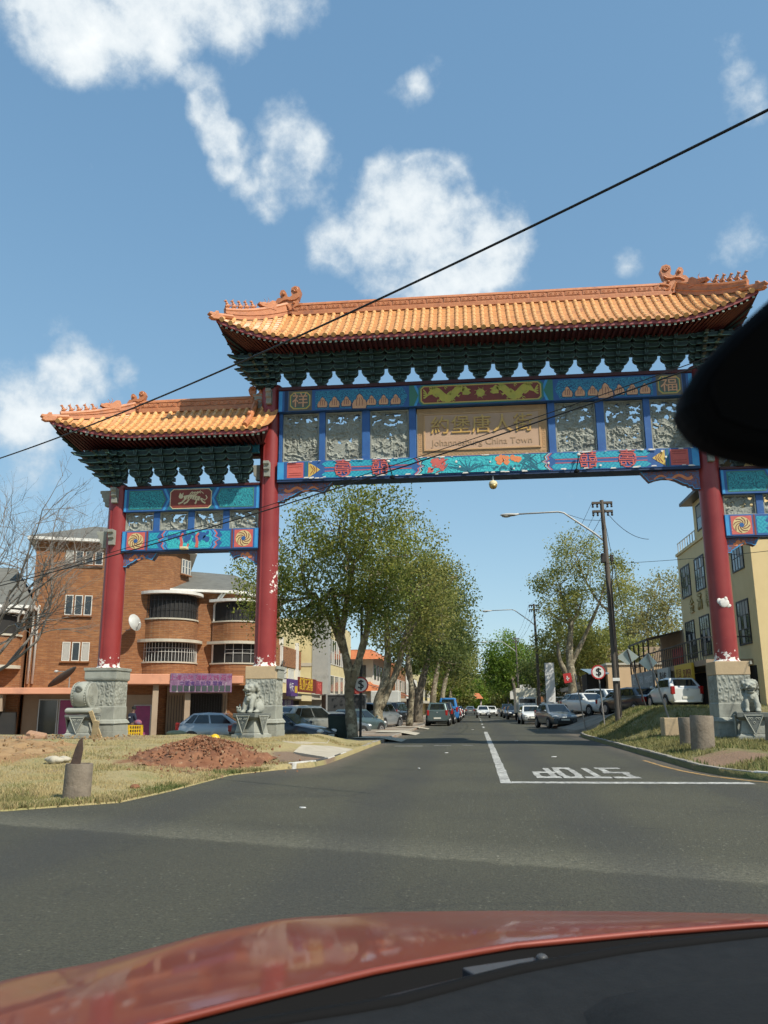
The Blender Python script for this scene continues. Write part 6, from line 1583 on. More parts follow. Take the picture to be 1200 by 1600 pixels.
o = MB().box(2.6,9.6,-2.42,-2.3,2.85,3.95).build('signboard', M_MAROON, s1); text('sign_lettering', '紅寶石酒樓', 1.05, M_SGNY, o, (5.4,-2.425,3.38), depth=.02)
o2 = MB().box(9.65,12.4,-2.42,-2.3,2.8,3.85).build('signboard', M_PRED, s1); text('sign_lettering', '中城', .8, M_PPINK, o2, (11,-2.425,3.3), depth=.02)
o3 = MB().box(.5,4.4,-1.62,-1.5,1.65,2.3).build('signboard', M_PURPD, s1); text('sign_lettering', '美容 美髮', .5, M_SWHITE, o3, (2.4,-1.63,1.98), depth=.01)
MB().box(4.6,8.5,-2.26,-2.2,2.2,2.72).build('signboard', M_CREAM, s1)
ds = MB()
for k in range(9): a = k*math.pi/8; ds.tube([(-.4,-1.6,3.75),(-.4+1.2*math.cos(a),-1.9,3.75+1.3*math.sin(a))], .03, 4)
ds.build('bare_bracket', M_BPOLE, s1)
# cream tower with glazed corner
s2, L2 = street_row('shop_building', 'cream three-storey block with a band of tall white windows', -13.2, 74.5, 90)
MB().box(0,L2,0,9,0,9.6).build('wall', M_CREAMB, s2); MB().box(-.06,1.3,-.25,1.2,0,10.0).build('corner_tower', M_GREY, s2)
for yy in (2.4,5.2):
    for zz in (3.2,6.2):
        w = window(s2, 0, 1.9, zz, zz+1.7, -.02, 3, 2, M_FRAMEW); w.location = (-.02, yy+1.9, 0); w.rotation_euler = (0,0,-math.pi/2)
MB().box(-.05,0,1.25,9,5.3,5.6).build('string_course', M_CONCL, s2)
for k in range(8): window(s2, 2.0+k*1.3, 3.15+k*1.3, 5.6, 7.9, -.02, 1, 2, M_FRAMEW, None, None, fw=.07)
for k in range(4): window(s2, 2.0+k*2.8, 4.4+k*2.8, 2.9, 4.6, -.02, 3, 1, M_FRAMEW, None, None, fw=.07)
MB().box(1.6,L2,-1.8,0,2.2,2.6).build('canopy', M_CONCL, s2); o = MB().box(1.7,8,-1.95,-1.82,2.3,3.4).build('signboard', M_PRED, s2); text('sign_lettering', '北京超市', .9, M_PPINK, o, (4.9,-1.96,2.85), depth=.02)
MB().box(1.6,L2-.2,-.02,0,0,2.2).build('shop_shade_fill', M_DARK, s2)  # shop opening is a dark sheet, its shade painted on
# white pavilion with orange tiled roofs
s3, L3 = street_row('pavilion', 'white two-storey building with two tiers of orange tiled roof behind the trees', -11.0, 92, 108)
MB().box(0,L3,0,9,0,7.6).build('wall', M_WHITEB, s3)
for z0, o in ((3.4,.9),(6.8,1.1)):
    r_ = MB(); r_.add([(-o,-o,z0),(L3+o,-o,z0),(L3+.2,.3,z0+1.0),(-.2,.3,z0+1.0),(-o,-o,z0-.12),(L3+o,-o,z0-.12)], [(0,1,2,3),(0,4,5,1)]); r_.add([(-o,-o,z0),(-.2,.3,z0+1.0),(-.2,8,z0+1.0),(-o,9,z0)], [(0,1,2,3)]); r_.build('tiled_roof', M_ORTILE, s3, fix=False)
MB().box(0,L3,.2,8.5,7.62,7.9).build('parapet', M_ORTILE, s3)
for k in range(5):
    for z0 in (1.0,4.7): window(s3, .8+k*3, 2.4+k*3, z0, z0+1.6, -.02, 2, 1, M_FRAMEB, None, None)
for yy, zz in ((.8,1.0),(.8,4.7),(4.2,4.7)):
    w = window(s3, 0, 1.6, zz, zz+1.5, -.02, 2, 1, M_FRAMEB); w.location = (-.02, yy+1.6, 0); w.rotation_euler = (0,0,-math.pi/2)
# awning structure with red roof further down
s4, L4 = street_row('market_shelter', 'low shelter with a sloping red roof beyond the first trees', -7.8, 74, 88)
MB().add([(0,-2.2,2.5),(L4,-2.2,2.5),(L4,2.5,3.9),(0,2.5,3.9),(0,-2.2,2.38),(L4,-2.2,2.38)], [(0,1,2,3),(0,4,5,1)]).build('roof', M_ORTILE, s4, fix=False); 
for k in range(5): MB().box(.2+k*3.3,.35+k*3.3,-2.0,-1.85,0,2.4).build('post', M_BPOLE, s4)
for (y0, y1, h, X, m, lab) in ((112,130,7.5,-10.5,M_BRICK,'plain brick shop block beyond the white pavilion'),(134,160,6.5,-10.8,M_WHITEB,'white shop block far down the left side'),(170,230,8,-11,M_CREAMB,'cream block near the far end of the left side')):
    s_, L_ = street_row('shop_building', lab, X, y0, y1); MB().box(0,L_,0,9,0,h).build('wall', m, s_); MB().box(0,L_,-1.8,0,2.4,2.8).build('canopy', M_CONCL, s_)
    for k in range(int(L_/3.2)): window(s_, .6+k*3.2, 2.6+k*3.2, 3.8, 5.4, -.02, 2, 1, M_FRAMEW)

# ---- yellow building on the right
XR = 12.2
yb = thing('yellow_building', 'yellow three-storey corner building with dark grid windows and balcony', 'building', (XR, 37.4, 0))
# local: x to the right, y away along the street; street face is x = 0, end face y = 0
MB().box(0,14,0,13.0,.3,10.1).build('wall', M_YELB, yb)
MB().box(.06,14,.4,8.9,10.13,12.2).build('penthouse', M_YELB, yb)
MB().box(-.5,14.6,-.3,9.5,12.2,12.36).build('penthouse_eaves', M_FRAMEB, yb); 
r_ = MB(); r_.add([(-.5,-.3,12.365),(14.6,-.3,12.365),(14.6,9.5,12.365),(-.5,9.5,12.365),(3.5,4,13.6),(12,4,13.6)], [(0,1,5,4),(1,2,5),(2,3,4,5),(3,0,4)]); r_.build('penthouse_roof', M_ROOFG, yb, fix=False)
MB().box(-.08,14,-.08,13.08,9.95,10.12).build('parapet', M_YELB, yb, bevel=.02)
rl = MB()
for k in range(8): rl.box(.05,.09,8.95+k*.56,8.99+k*.56,10.12,10.75)
rl.box(.05,.09,8.95,13.0,10.70,10.75); rl.build('roof_railing', M_ALU, yb)
def swin(par, ya, yb_, z0, z1, nx, nz, fr=M_FRAMEB, x=-.02):
    w = window(par, 0, yb_-ya, z0, z1, 0, nx, nz, fr, None, None, fw=.07); w.location = (x, yb_, 0); w.rotation_euler = (0,0,-math.pi/2); return w
for ya, y2 in ((10.4,12.4),(7.4,9.3),(4.0,5.7),(1.0,2.7)):
    swin(yb, ya, y2, 7.35, 9.15, 4, 3)
    swin(yb, ya, y2, 3.9 if ya > 6 else 4.0, 6.0, 4, 3)
swin(yb, 7.2, 8.2, 10.5, 11.9, 1, 2, x=.04)
for xa in (1.0, 4.0, 7.5): window(yb, xa, xa+1.9, 7.3, 9.0, -.02, 4, 3, M_FRAMEB); window(yb, xa, xa+1.9, 4.0, 6.0, -.02, 4, 3, M_FRAMEB)
for k, ch in enumerate('金滿樓'):
    text('wall_character', ch, .95, M_BRASS, yb, (-.05, 10.5-1.7*k, 6.72), (math.pi/2,0,-math.pi/2), depth=.06)
# street balcony on a slab, with railing, and the shop fronts under it
MB().box(-2.0,0,1.2,19.0,3.10,3.34).build('balcony_slab', M_SHOPW, yb)
bl = MB()
for k in range(40): y = 1.25+k*.45; bl.box(-1.98,-1.95,y,y+.03,3.34,4.3)
bl.box(-2.0,-1.94,1.2,19.0,4.28,4.34); bl.box(-2.0,-1.94,1.2,19.0,3.7,3.74); bl.box(-1.94,-.01,1.2,1.24,4.28,4.34); bl.build('balcony_railing', M_FRAMEB, yb)
MB().box(-1.85,-1.8,6.0,8.2,3.4,4.2).build('red_cloth', M_PRED, yb)
vr = MB(); vr.add([(-2.1,13.3,5.2),(-2.1,19.4,5.2),(0.3,19.4,5.75),(.3,13.3,5.75)], [(0,1,2,3)]); vr.add([(-2.1,13.3,5.08),(-2.1,19.4,5.08),(-2.1,19.4,5.2),(-2.1,13.3,5.2)], [(0,1,2,3)]); vr.build('veranda_roof', M_ROOFG, yb, fix=False)
vp = MB()
for k in range(5): vp.box(-2.03,-1.95,13.35+k*1.5,13.43+k*1.5,3.34,5.1)
vp.build('veranda_posts', M_FRAMEB, yb)
MB().box(.0,9,13.02,19.4,.3,5.7).build('rear_wing', M_SHOPW, yb); MB().box(-.04,0,.8,18.5,.3,3.05).build('shop_shade_fill', M_DARK, yb)  # dark sheet under the balcony stands in for shaded shop depth
for y0, y1, m, tx, tm in ((3.2,6.6,M_SGNY,'公司 SUPER',M_BRRED),(8.0,10.6,M_PANELW,'茶小吃',M_SBLK),(12.0,18.6,M_GREY,'東方 商場 MARKET',M_SWHITE)):
    o = MB().box(-2.16,-2.04,y0,y1,2.35,3.3).build('signboard', m, yb); 
    ws = tx.split()
    for q, wd in enumerate(ws): text('sign_lettering', wd, .55, tm, o, (-2.17, y1-(y1-y0)*(q+.5)/len(ws), 2.82), (math.pi/2,0,-math.pi/2), depth=.01)
for k in range(6): MB().box(-1.95,-1.7,1.3+k*3.4,1.55+k*3.4,.3,3.1).build('pier', M_SHOPW, yb)
fb = MB()
for k in range(14): fb.box(4.0+k*.16,4.03+k*.16,-.62,-.59,3.6,5.0)
fb.box(3.9,6.3,-.65,-.05,3.5,3.6); fb.box(3.9,6.3,-.64,-.58,4.95,5.0); fb.build('end_balcony', M_BPOLE, yb)
MB().box(1.6,14,-2.2,-.01,2.9,3.15).build('end_canopy', M_YELB, yb); MB().box(1.4,13.5,-.05,0,.3,2.85).build('end_shop_shade_fill', M_DARK, yb)  # end shop opening painted as shade on a thin dark sheet
MB().box(1.75,2.05,-2.1,-1.8,.3,2.9).build('end_pier', M_YELB, yb)
ln = thing('red_lantern', 'red paper lantern hanging at the corner of the yellow building', 'lantern', (14.75,36.3,4.0)); MB().lathe([(.1,-.3),(.26,-.2),(.32,0),(.26,.2),(.1,.3)], 14).build('shade', M_PRED, ln, smooth=True); MB().tube([(0,0,.3),(0,0,.6)], .012, 4).build('cord', M_WIRE, ln)

# ---- low beige building and white container at the back of the car park
bb_ = thing('low_building', 'low beige flat-roofed building behind the parked cars', 'building', (10.3, 64, .7)); MB().box(-.5,7.5,0,7,0,3.6).build('wall', M_BEIGE, bb_); MB().box(-.6,7.6,-.1,7.1,3.6,3.75).build('coping', M_CONCL, bb_)
window(bb_, 1.6, 2.6, 1.4, 2.3, -.02, 1, 1, M_SWHITE, None, M_PANELW); window(bb_, 5.6, 7.0, .4, 1.4, -.02, 3, 1, M_FRAMEB)
MB().add([(-2.0,-.8,3.0),(-.52,-.8,3.0),(-.52,4,3.5),(-2.0,4,3.5),(-2.0,-.8,2.92),(-.52,-.8,2.92)], [(0,1,2,3),(0,4,5,1)]).build('lean_to_roof', mat('blue_sheet', (0.16,0.24,0.30), rough=.5), bb_, fix=False); MB().box(-1.9,-.6,1,4,0,3.0).build('lean_to_shade_fill', M_DARK, bb_)  # solid dark box paints the shade under the lean-to roof
ct = thing('container', 'white corrugated shipping container beyond the white hatchback', 'container', (14.6, 55.5, 1.0), R(-8)); c = MB(); c.box(-2.2,3.0,0,2.4,0,2.75); c.build('box', M_SWHITE, ct, bevel=.03)
c = MB()
for k in range(24): c.box(-2.1+k*.21,-2.0+k*.21,-.03,0,.15,2.6)
c.build('corrugation', M_SWHITE, ct); MB().box(1.5,2.8,-1.2,-.05,.5,2.4).build('cabinet', M_CONCL, ct)
rs = thing('roof_sign', 'small red and white sign board above the white container', 'sign', (14.6,60,3.9)); MB().box(0,2.4,0,.08,0,1.0).build('board', M_PRED, rs); text('sign_lettering', '酒家', .8, M_SWHITE, rs, (1.2,-.01,.5), depth=.01); MB().box(.2,.3,.1,.2,-3.2,0).build('leg', M_BPOLE, rs); MB().box(2.1,2.2,.1,.2,-3.2,0).build('leg', M_BPOLE, rs)
# right-hand frontages further down the street
for (X, y0, y1, h, m, lab) in ((11.5,82,104,6.5,M_SHOPW,'brown shop block behind the right trees'),(11,108,140,7.5,M_WHITEB,'white shop block half way down the right side'),(11,146,230,8,M_BRICK,'brick block far down the right side')):
    b_ = thing('shop_building', lab, 'building', (X, y0, .3)); MB().box(0,9,0,y1-y0,0,h).build('wall', m, b_); MB().box(-1.8,0,0,y1-y0,2.6,3.0).build('canopy', M_CONCL, b_)
    for k in range(int((y1-y0)/4)): swin(b_, 1+k*4, 3.2+k*4, 4.0, 5.6, 3, 2, M_FRAMEW)
fp = thing('far_pavilion', 'small orange tiled roof standing far down the street', 'pavilion', (-.6, 205, 0))
fr_ = MB(); fr_.add([(-2.6,-1.5,3.2),(2.6,-1.5,3.2),(2.6,1.5,3.2),(-2.6,1.5,3.2),(-1.6,0,4.5),(1.6,0,4.5)], [(0,1,5,4),(1,2,5),(2,3,4,5),(3,0,4),(0,3,2,1)]); fr_.build('roof', M_ORTILE, fp, fix=False)
for x in (-2,2): MB().box(x-.15,x+.15,-.15,.15,0,3.3).build('post', M_COLR, fp)
# ================================================================ trees
def bark_mat(name, a, b, c):
    t = NT(name, .9); v = t.tc.outputs['Object']
    n = t.noise(v, 2.6, 5, .6); n2 = t.noise(v, 7, 4)
    col = t.mix(t.ramp(n, .42, .5), a, b); col = t.mix(t.ramp(n2, .55, .62), col, c); t.base(col); t.bump(n2, .4, .03); return t.m
M_PLANE = bark_mat('plane_bark', (0.33,0.29,0.20), (0.17,0.14,0.09), (0.10,0.08,0.05))
M_PLANED = bark_mat('brown_bark', (0.17,0.14,0.10), (0.11,0.09,0.065), (0.22,0.19,0.14))
M_TWIG = mat('grey_twig', (0.17,0.15,0.13), (0.23,0.205,0.18), scale=3, rough=.9)
def leafm(name, c): return mat(name, (c[0]*2.15, c[1]*2.02, c[2]*1.5), (c[0]*2.95, c[1]*2.7, c[2]*1.9), scale=.8, rough=.55, transl=.55, spec=.35)
LF = {'fresh': [leafm('leaf_fresh_a', (0.092,0.116,0.034)), leafm('leaf_fresh_b', (0.130,0.146,0.046)), leafm('leaf_fresh_c', (0.050,0.070,0.020))],
      'olive': [leafm('leaf_olive_a', (0.110,0.126,0.045)), leafm('leaf_olive_b', (0.140,0.145,0.058)), leafm('leaf_olive_c', (0.070,0.086,0.034))],
      'dark': [leafm('leaf_dark_a', (0.048,0.068,0.026)), leafm('leaf_dark_b', (0.070,0.090,0.032)), leafm('leaf_dark_c', (0.032,0.050,0.020))],
      'bright': [leafm('leaf_bright_a', (0.075,0.120,0.022)), leafm('leaf_bright_b', (0.10,0.15,0.03)), leafm('leaf_bright_c', (0.045,0.08,0.018))],
      'brown': [leafm('leaf_brown_a', (0.115,0.118,0.062)), leafm('leaf_brown_b', (0.095,0.105,0.050)), leafm('leaf_brown_c', (0.14,0.135,0.08))]}
def leaves(name, parent, centres, per, spread, size, mats, rng):
    """leaf quads in clumps round the given twig ends"""
    C = np.repeat(np.array(centres), per, axis=0); n = len(C)
    P = C + rng.normal(0, 1, (n, 3))*np.array(spread)
    a = rng.normal(0, 1, (n, 3)); a /= np.linalg.norm(a, axis=1)[:, None]
    b = np.cross(a, rng.normal(0, 1, (n, 3))); b /= np.linalg.norm(b, axis=1)[:, None]
    s = size*rng.uniform(.55, 1.35, n)[:, None]
    V = np.empty((n*4, 3)); V[0::4] = P-a*s; V[1::4] = P+b*s*.62; V[2::4] = P+a*s; V[3::4] = P-b*s*.62
    me = bpy.data.meshes.new(name); me.vertices.add(n*4); me.vertices.foreach_set('co', V.ravel())
    me.loops.add(n*4); me.loops.foreach_set('vertex_index', np.arange(n*4)); me.polygons.add(n)
    me.polygons.foreach_set('loop_start', np.arange(n)*4); me.polygons.foreach_set('loop_total', np.full(n, 4))
    for m in mats: me.materials.append(m)
    cl = np.repeat(rng.integers(0, len(mats), len(centres)), per); mix = rng.random(n) < .35
    cl[mix] = rng.integers(0, len(mats), mix.sum()); me.polygons.foreach_set('material_index', cl.astype(np.int32)); me.update(calc_edges=True)
    return link(name, me, parent)
def bez(a, b, bend, n=6):
    a, b = Vector(a), Vector(b); m = (a+b)/2+Vector(bend); return [a*(1-t)**2+m*2*t*(1-t)+b*t*t for t in [i/n for i in range(n+1)]]
def tree(label, base, stems, crowns, kind, seed, leaf=.13, per=26, spread=.42, bark=None, dens=1.0, group='street trees', name='plane_tree', twigs=True):
    """stems: list of (points, radii); crowns: ellipsoids (x, y, z, r_horizontal, r_vertical[, r_depth]) in world space"""
    rng = np.random.default_rng(seed); r = random.Random(seed); bark = bark or M_PLANE
    t = thing(name, label, 'tree', base, 0, group); bx_, by_, bz_ = base
    tk = MB(); ends = []
    for pts, rad in stems:
        p = catmull([(x-bx_, y-by_, z-bz_) for x, y, z in pts], 5); n = len(p)
        rr = [interp(i/(n-1)*(len(rad)-1), list(enumerate(rad)))*(1+.10*math.sin(i*1.7+seed)) for i in range(n)]
        tk.tube(p, rr, 10); ends.append((p[-1], rr[-1]))
    tk.build('trunk', bark, t, smooth=True, fix=False)
    br = MB(); cent = []
    for cw in crowns:
        x, y, z, rh, rv = cw[:5]; rd_ = cw[5] if len(cw) > 5 else rh
        c = Vector((x-bx_, y-by_, z-bz_)); e, er = min(ends, key=lambda q: (q[0]-c).length)
        limb = bez(e-Vector((0,0,.1)), c, (r.uniform(-.4,.4), r.uniform(-.3,.3), -.25*rv)); br.tube(limb, [er*.75*(1-.75*i/6)+.02 for i in range(7)], 7)
        ncl = int(dens*7.5*(rh*rd_*rv)**.72)+10
        for k in range(ncl):
            u = rng.normal(0, 1, 3); u /= np.linalg.norm(u); q = r.uniform(.35, 1.0)**.5*r.uniform(.86,1.1)
            p = c+Vector((u[0]*rh*q, u[1]*rd_*q, u[2]*rv*q)); cent.append(tuple(p))
            if twigs and k % 3 == 0:
                s = limb[r.randint(2, 6)]; br.tube(bez(s, p, (r.uniform(-.2,.2), r.uniform(-.2,.2), r.uniform(-.1,.3)), 4), [er*.22+.012, er*.16+.010, .018, .012, .006], 5, cap=False)
    br.build('branches', bark, t, smooth=True, fix=False)
    leaves('crown', t, cent, per, (spread, spread, spread*.8), leaf, LF[kind], rng)
    return t
G = lambda x, y: h_left(x, y)-.05
tree('big plane tree with a forked mottled trunk just behind the left column', (-5.05,35.2,.05),
     [([(-5.05,35.2,0),(-5.2,35.2,1.6),(-5.25,35.1,2.9),(-5.6,34.9,4.6),(-5.9,34.6,6.3)], [.27,.20,.19,.14,.10]), ([(-5.15,35.15,2.2),(-4.75,35.0,3.4),(-4.3,34.6,5.0),(-4.2,34.4,6.8)], [.19,.16,.13,.09]),
      ([(-5.45,34.95,3.6),(-6.0,35.2,4.9),(-6.8,35.5,6.2)], [.12,.10,.07]), ([(-5.5,34.9,4.4),(-5.2,34.6,6.0),(-4.9,34.4,7.4)], [.15,.12,.08])],
     [(-5.6,34.5,8.9,2.3,2.0),(-4.0,33.8,9.3,1.5,1.5),(-7.4,35.5,7.7,1.9,1.8),(-9.5,36.5,7.4,1.5,1.5),(-7.7,34.8,5.3,1.7,1.2),(-5.2,33.4,7.0,1.9,1.4),(-3.6,34.5,7.5,1.6,1.6),(-3.0,33.8,6.0,1.1,1.1),(-8.6,35.2,6.0,1.5,1.3),(-6.4,34.5,4.9,1.3,.8),(-4.3,34.1,5.2,1.1,.9),(-5.4,33.8,5.9,1.3,.9)], 'fresh', 3, .062, 84, .36)
tree('plane tree with a pale twin trunk, second along the left pavement', (-5.9,52,.05),
     [([(-5.9,52,0),(-5.9,52,1.6),(-5.4,52,3.2),(-5.3,52,5.0),(-5.4,52,7)], [.40,.30,.26,.2,.14]), ([(-5.85,52,1.2),(-4.8,52,3.4),(-4.2,52,5.6),(-3.6,52,7.5)], [.24,.2,.17,.1]), ([(-4.4,52,5.2),(-2.6,52,7.6),(-.9,52,9.4)], [.12,.09,.05])],
     [(-4.2,52,11.2,2.5,2.4),(-6.2,54,8.8,2.5,2.5),(-3.4,50.5,8.4,2.4,2.3),(-2.2,52,9.6,1.7,1.7),(-4.6,52,5.9,2.4,1.4),(-2.0,54,7.2,1.7,2.0)], 'olive', 5, .085, 70, .42, dens=1.0)
tree('slim pale trunked tree beside the twin trunk', (-4.5,58,.05), [([(-4.5,58,0),(-4.3,58,2.4),(-4.5,58,5),(-4.0,58,8)], [.24,.2,.16,.08])],
     [(-3.6,58,9.8,1.9,2.0),(-4.6,58,8.2,1.8,1.7),(-2.6,58,8.0,1.5,1.5)], 'olive', 6, .09, 55, .42, dens=.9)
tree('dark leafy street tree over the parked minivan', (-4.8,72,.05), [([(-4.8,72,0),(-4.7,72,2.2),(-4.1,72,4.6),(-3.4,72,7)], [.45,.36,.28,.15]), ([(-4.7,72,2.0),(-5.6,72,4.2),(-5.6,72,6)], [.3,.22,.12])],
     [(-1.9,74,11.0,2.5,2.4),(-3.2,70,7.2,2.6,2.4),(-1.2,75,8.0,1.8,3.0),(-4.9,73,6.0,2.4,2.0),(-3.6,74,10.6,2.2,2.0)], 'dark', 7, .11, 60, .48, dens=1.0, bark=M_PLANED)
tree('pale trunk tree behind the blue van', (-4.3,84,.05), [([(-4.3,84,0),(-4.0,84,3),(-3.4,84,6)], [.35,.28,.14])], [(-2.4,86,7.5,2.4,2.8),(-1.3,88,5.8,1.5,2.2),(-3.8,85,9.0,2.4,2.3)], 'dark', 8, .12, 55, .48, dens=1.0)
tree('light green tree farther down the left pavement', (-4.0,102,.05), [([(-4.0,102,0),(-3.8,102,3),(-3.0,102,6)], [.4,.3,.16])], [(-2.2,104,6.2,2.6,3.0),(-1.2,108,7.6,1.8,3.0),(-4.5,102,8.6,3,3)], 'olive', 9, .14, 45, .52, dens=.9)
tree('distant tree closing the left side of the street', (-4.0,130,.05), [([(-4.0,130,0),(-3.6,130,4)], [.4,.2])], [(-2.6,132,6.5,3.0,3.6),(-5,128,8.5,3.4,3.4)], 'bright', 10, .17, 40, .58, dens=.8)
tree('tall ragged tree with white limbs behind the right lamp pole', (8.2,72,.75), [([(8.2,72,.6),(8.1,72,3),(8.0,72,5.6),(8.3,72,8.4)], [.5,.42,.3,.2]), ([(8.1,72,3.2),(7.2,72,5.0),(7.1,72,6.6)], [.28,.2,.1]), ([(8.0,72,4.6),(9.4,72,7.2),(10.6,71,9.8)], [.25,.17,.1])],
     [(9.0,72,14.2,2.3,2.2),(7.6,73,11.6,2.4,1.8),(11.2,70.5,11.8,2.1,2.2),(12.4,72,9.2,1.5,2.3),(6.9,72,9.0,1.7,1.3),(9.2,72,9.8,2.2,1.6)], 'olive', 21, .095, 60, .42, dens=.85)
tree('dense lower green tree behind the dollar sign on the right', (10.4,78,.75), [([(10.4,78,.6),(10.3,78,3),(10.2,78,5)], [.3,.22,.12]), ([(9.8,77,.6),(9.4,77,3.4),(9.0,77,5.6)], [.16,.13,.08])], [(8.6,77,6.4,3.6,2.4),(12.2,78,5.8,3.0,2.4),(10.4,79,7.6,2.6,1.8)], 'olive', 22, .12, 60, .45, dens=1.1, bark=M_PLANED)
tree('brownish sparse tree beside the yellow building', (17.6,86,.75), [([(17.6,86,.6),(17.6,86,4),(17.4,86,7)], [.3,.24,.12])], [(16.6,85,11.0,2.2,3.0),(19.6,85,11.6,1.9,3.2),(17.5,85,7.4,3.2,2.6),(15.4,88,7.9,2.3,2.5),(20,85,6.8,2.6,2.6)], 'brown', 23, .11, 55, .5, dens=1.0, bark=M_PLANED)
tree('round bright green tree half way down the right side', (6.2,128,.7), [([(6.2,128,.5),(6.0,128,3),(5.6,128,5.5)], [.4,.32,.18])], [(4.8,130,9.0,3.2,3.4),(3.6,130,6.0,2.6,2.6),(6.8,130,6.8,2.6,3.0)], 'bright', 24, .15, 60, .5, dens=1.0, bark=M_PLANED)
tree('dark bushy tree behind the white truck', (9.6,100,.75), [([(9.6,100,.5),(9.2,100,3.5)], [.3,.15])], [(7.2,100,5.4,2.5,2.8),(9.2,100,4.6,2.8,2.4),(11.5,101,6.2,2.6,2.8)], 'dark', 25, .13, 50, .5, dens=1.0, bark=M_PLANED)
tree('palm-like green tree far on the right pavement', (7.4,150,.7), [([(7.4,150,.5),(7.0,150,4)], [.35,.2])], [(6,152,6.4,3.4,3.4),(9,150,8,3.4,3.4)], 'bright', 26, .18, 40, .6, dens=.8)
for k, (x, y, z, rh, rv, kd) in enumerate(((-6,190,6,5,5,'olive'),(7.5,185,6,4,5,'olive'),(-3,260,6,6,6,'bright'),(5,265,6,6,6,'olive'),(12,240,7,6,7,'dark'),(-13,230,8,6,7,'dark'),(0.5,320,5,7,5,'dark'))):
    tree(('left-hand','right-hand','middle left','middle right','rightmost','leftmost','central')[k]+' tree in the hazy group where the street ends', (x, y, 0), [([(x,y,0),(x,y,z)], [.4,.15])], [(x,y,z,rh,rv),(x+rh*.5,y,z*.7,rh*.7,rv*.6)], kd, 40+k, .26, 40, .75, dens=.6, twigs=False, bark=M_PLANED, group='trees at the end of the street')

# bare branched tree reaching in at the left edge
def bare_tree(base, label, seed):
    r = random.Random(seed); t = thing('bare_tree', label, 'tree', base); tk = MB(); tw = MB()
    def grow(p, d, ln, rad, depth):
        pts = [p]; q = p; dd = d.copy()
        for i in range(4):
            dd = (dd+Vector((r.gauss(0,.13), r.gauss(0,.13), r.gauss(.03,.10)))).normalized(); q = q+dd*ln/4; pts.append(q)
        (tk if depth < 2 else tw).tube(pts, [rad*(1-.12*i) for i in range(5)], 7 if depth < 2 else 4, cap=False)
        if depth >= 5 or rad < .004: return
        for k in range(3 if depth < 4 else 2):
            nd_ = (dd+Vector((r.gauss(0,.55), r.gauss(0,.5), r.gauss(.08,.42)))).normalized()
            grow(pts[r.randint(2,4)], nd_, ln*r.uniform(.58,.82), rad*r.uniform(.48,.64), depth+1)
    tk.tube([(0,0,-.3),(.05,0,1.5),(.1,0,3.2)], [.24,.19,.15], 9)
    for d in ((.50,-.1,1.0),(.80,-.15,.62),(.22,.1,1.0),(1.0,0,.30),(-.5,.2,.9),(.65,-.3,.9)): grow(Vector((.1,0,3.0+r.uniform(-.5,.1))), Vector(d).normalized(), r.uniform(3.2,4.4), .085, 0)
    tk.build('trunk', M_TWIG, t, smooth=True, fix=False); tw.build('twigs', M_TWIG, t, smooth=True, fix=False)
bare_tree((-21.0,33.5,-.35), 'leafless tree with fine grey twigs reaching in from the left edge', 17)
# ================================================================ parked and passing cars
M_TYRE = mat('tyre', (0.014,0.014,0.014), rough=.85); M_RIM = mat('alloy_rim', (0.42,0.42,0.42), rough=.35, metal=.7)
M_CGLASS = mat('car_glass', (0.010,0.013,0.014), rough=.06, spec=.9); M_HEAD = mat('headlight_glass', (0.62,0.63,0.62), rough=.12, spec=.8)
M_TAIL = mat('tail_light', (0.30,0.012,0.010), rough=.2); M_CTRIM = mat('car_trim', (0.018,0.018,0.019), rough=.6); M_PLATE = mat('number_plate', (0.62,0.60,0.52), rough=.5)
PAINT = {}
def paint(k, c, metal=.0):
    if k not in PAINT: PAINT[k] = mat('car_'+k, c, rough=.30, metal=metal, coat=.8)
    return PAINT[k]
WHITE = paint('white', (0.66,0.66,0.63)); SILV = paint('silver', (0.36,0.385,0.40), .5); GREYM = paint('grey', (0.17,0.185,0.19), .5); BLK = paint('black', (0.010,0.011,0.013)); TEAL = paint('teal', (0.085,0.125,0.125), .4)
BLUEC = paint('blue', (0.025,0.16,0.42)); REDC = paint('red', (0.38,0.018,0.018)); GOLDG = paint('beige_silver', (0.33,0.33,0.29), .5); DKBL = paint('dark_blue', (0.02,0.03,0.05), .2)
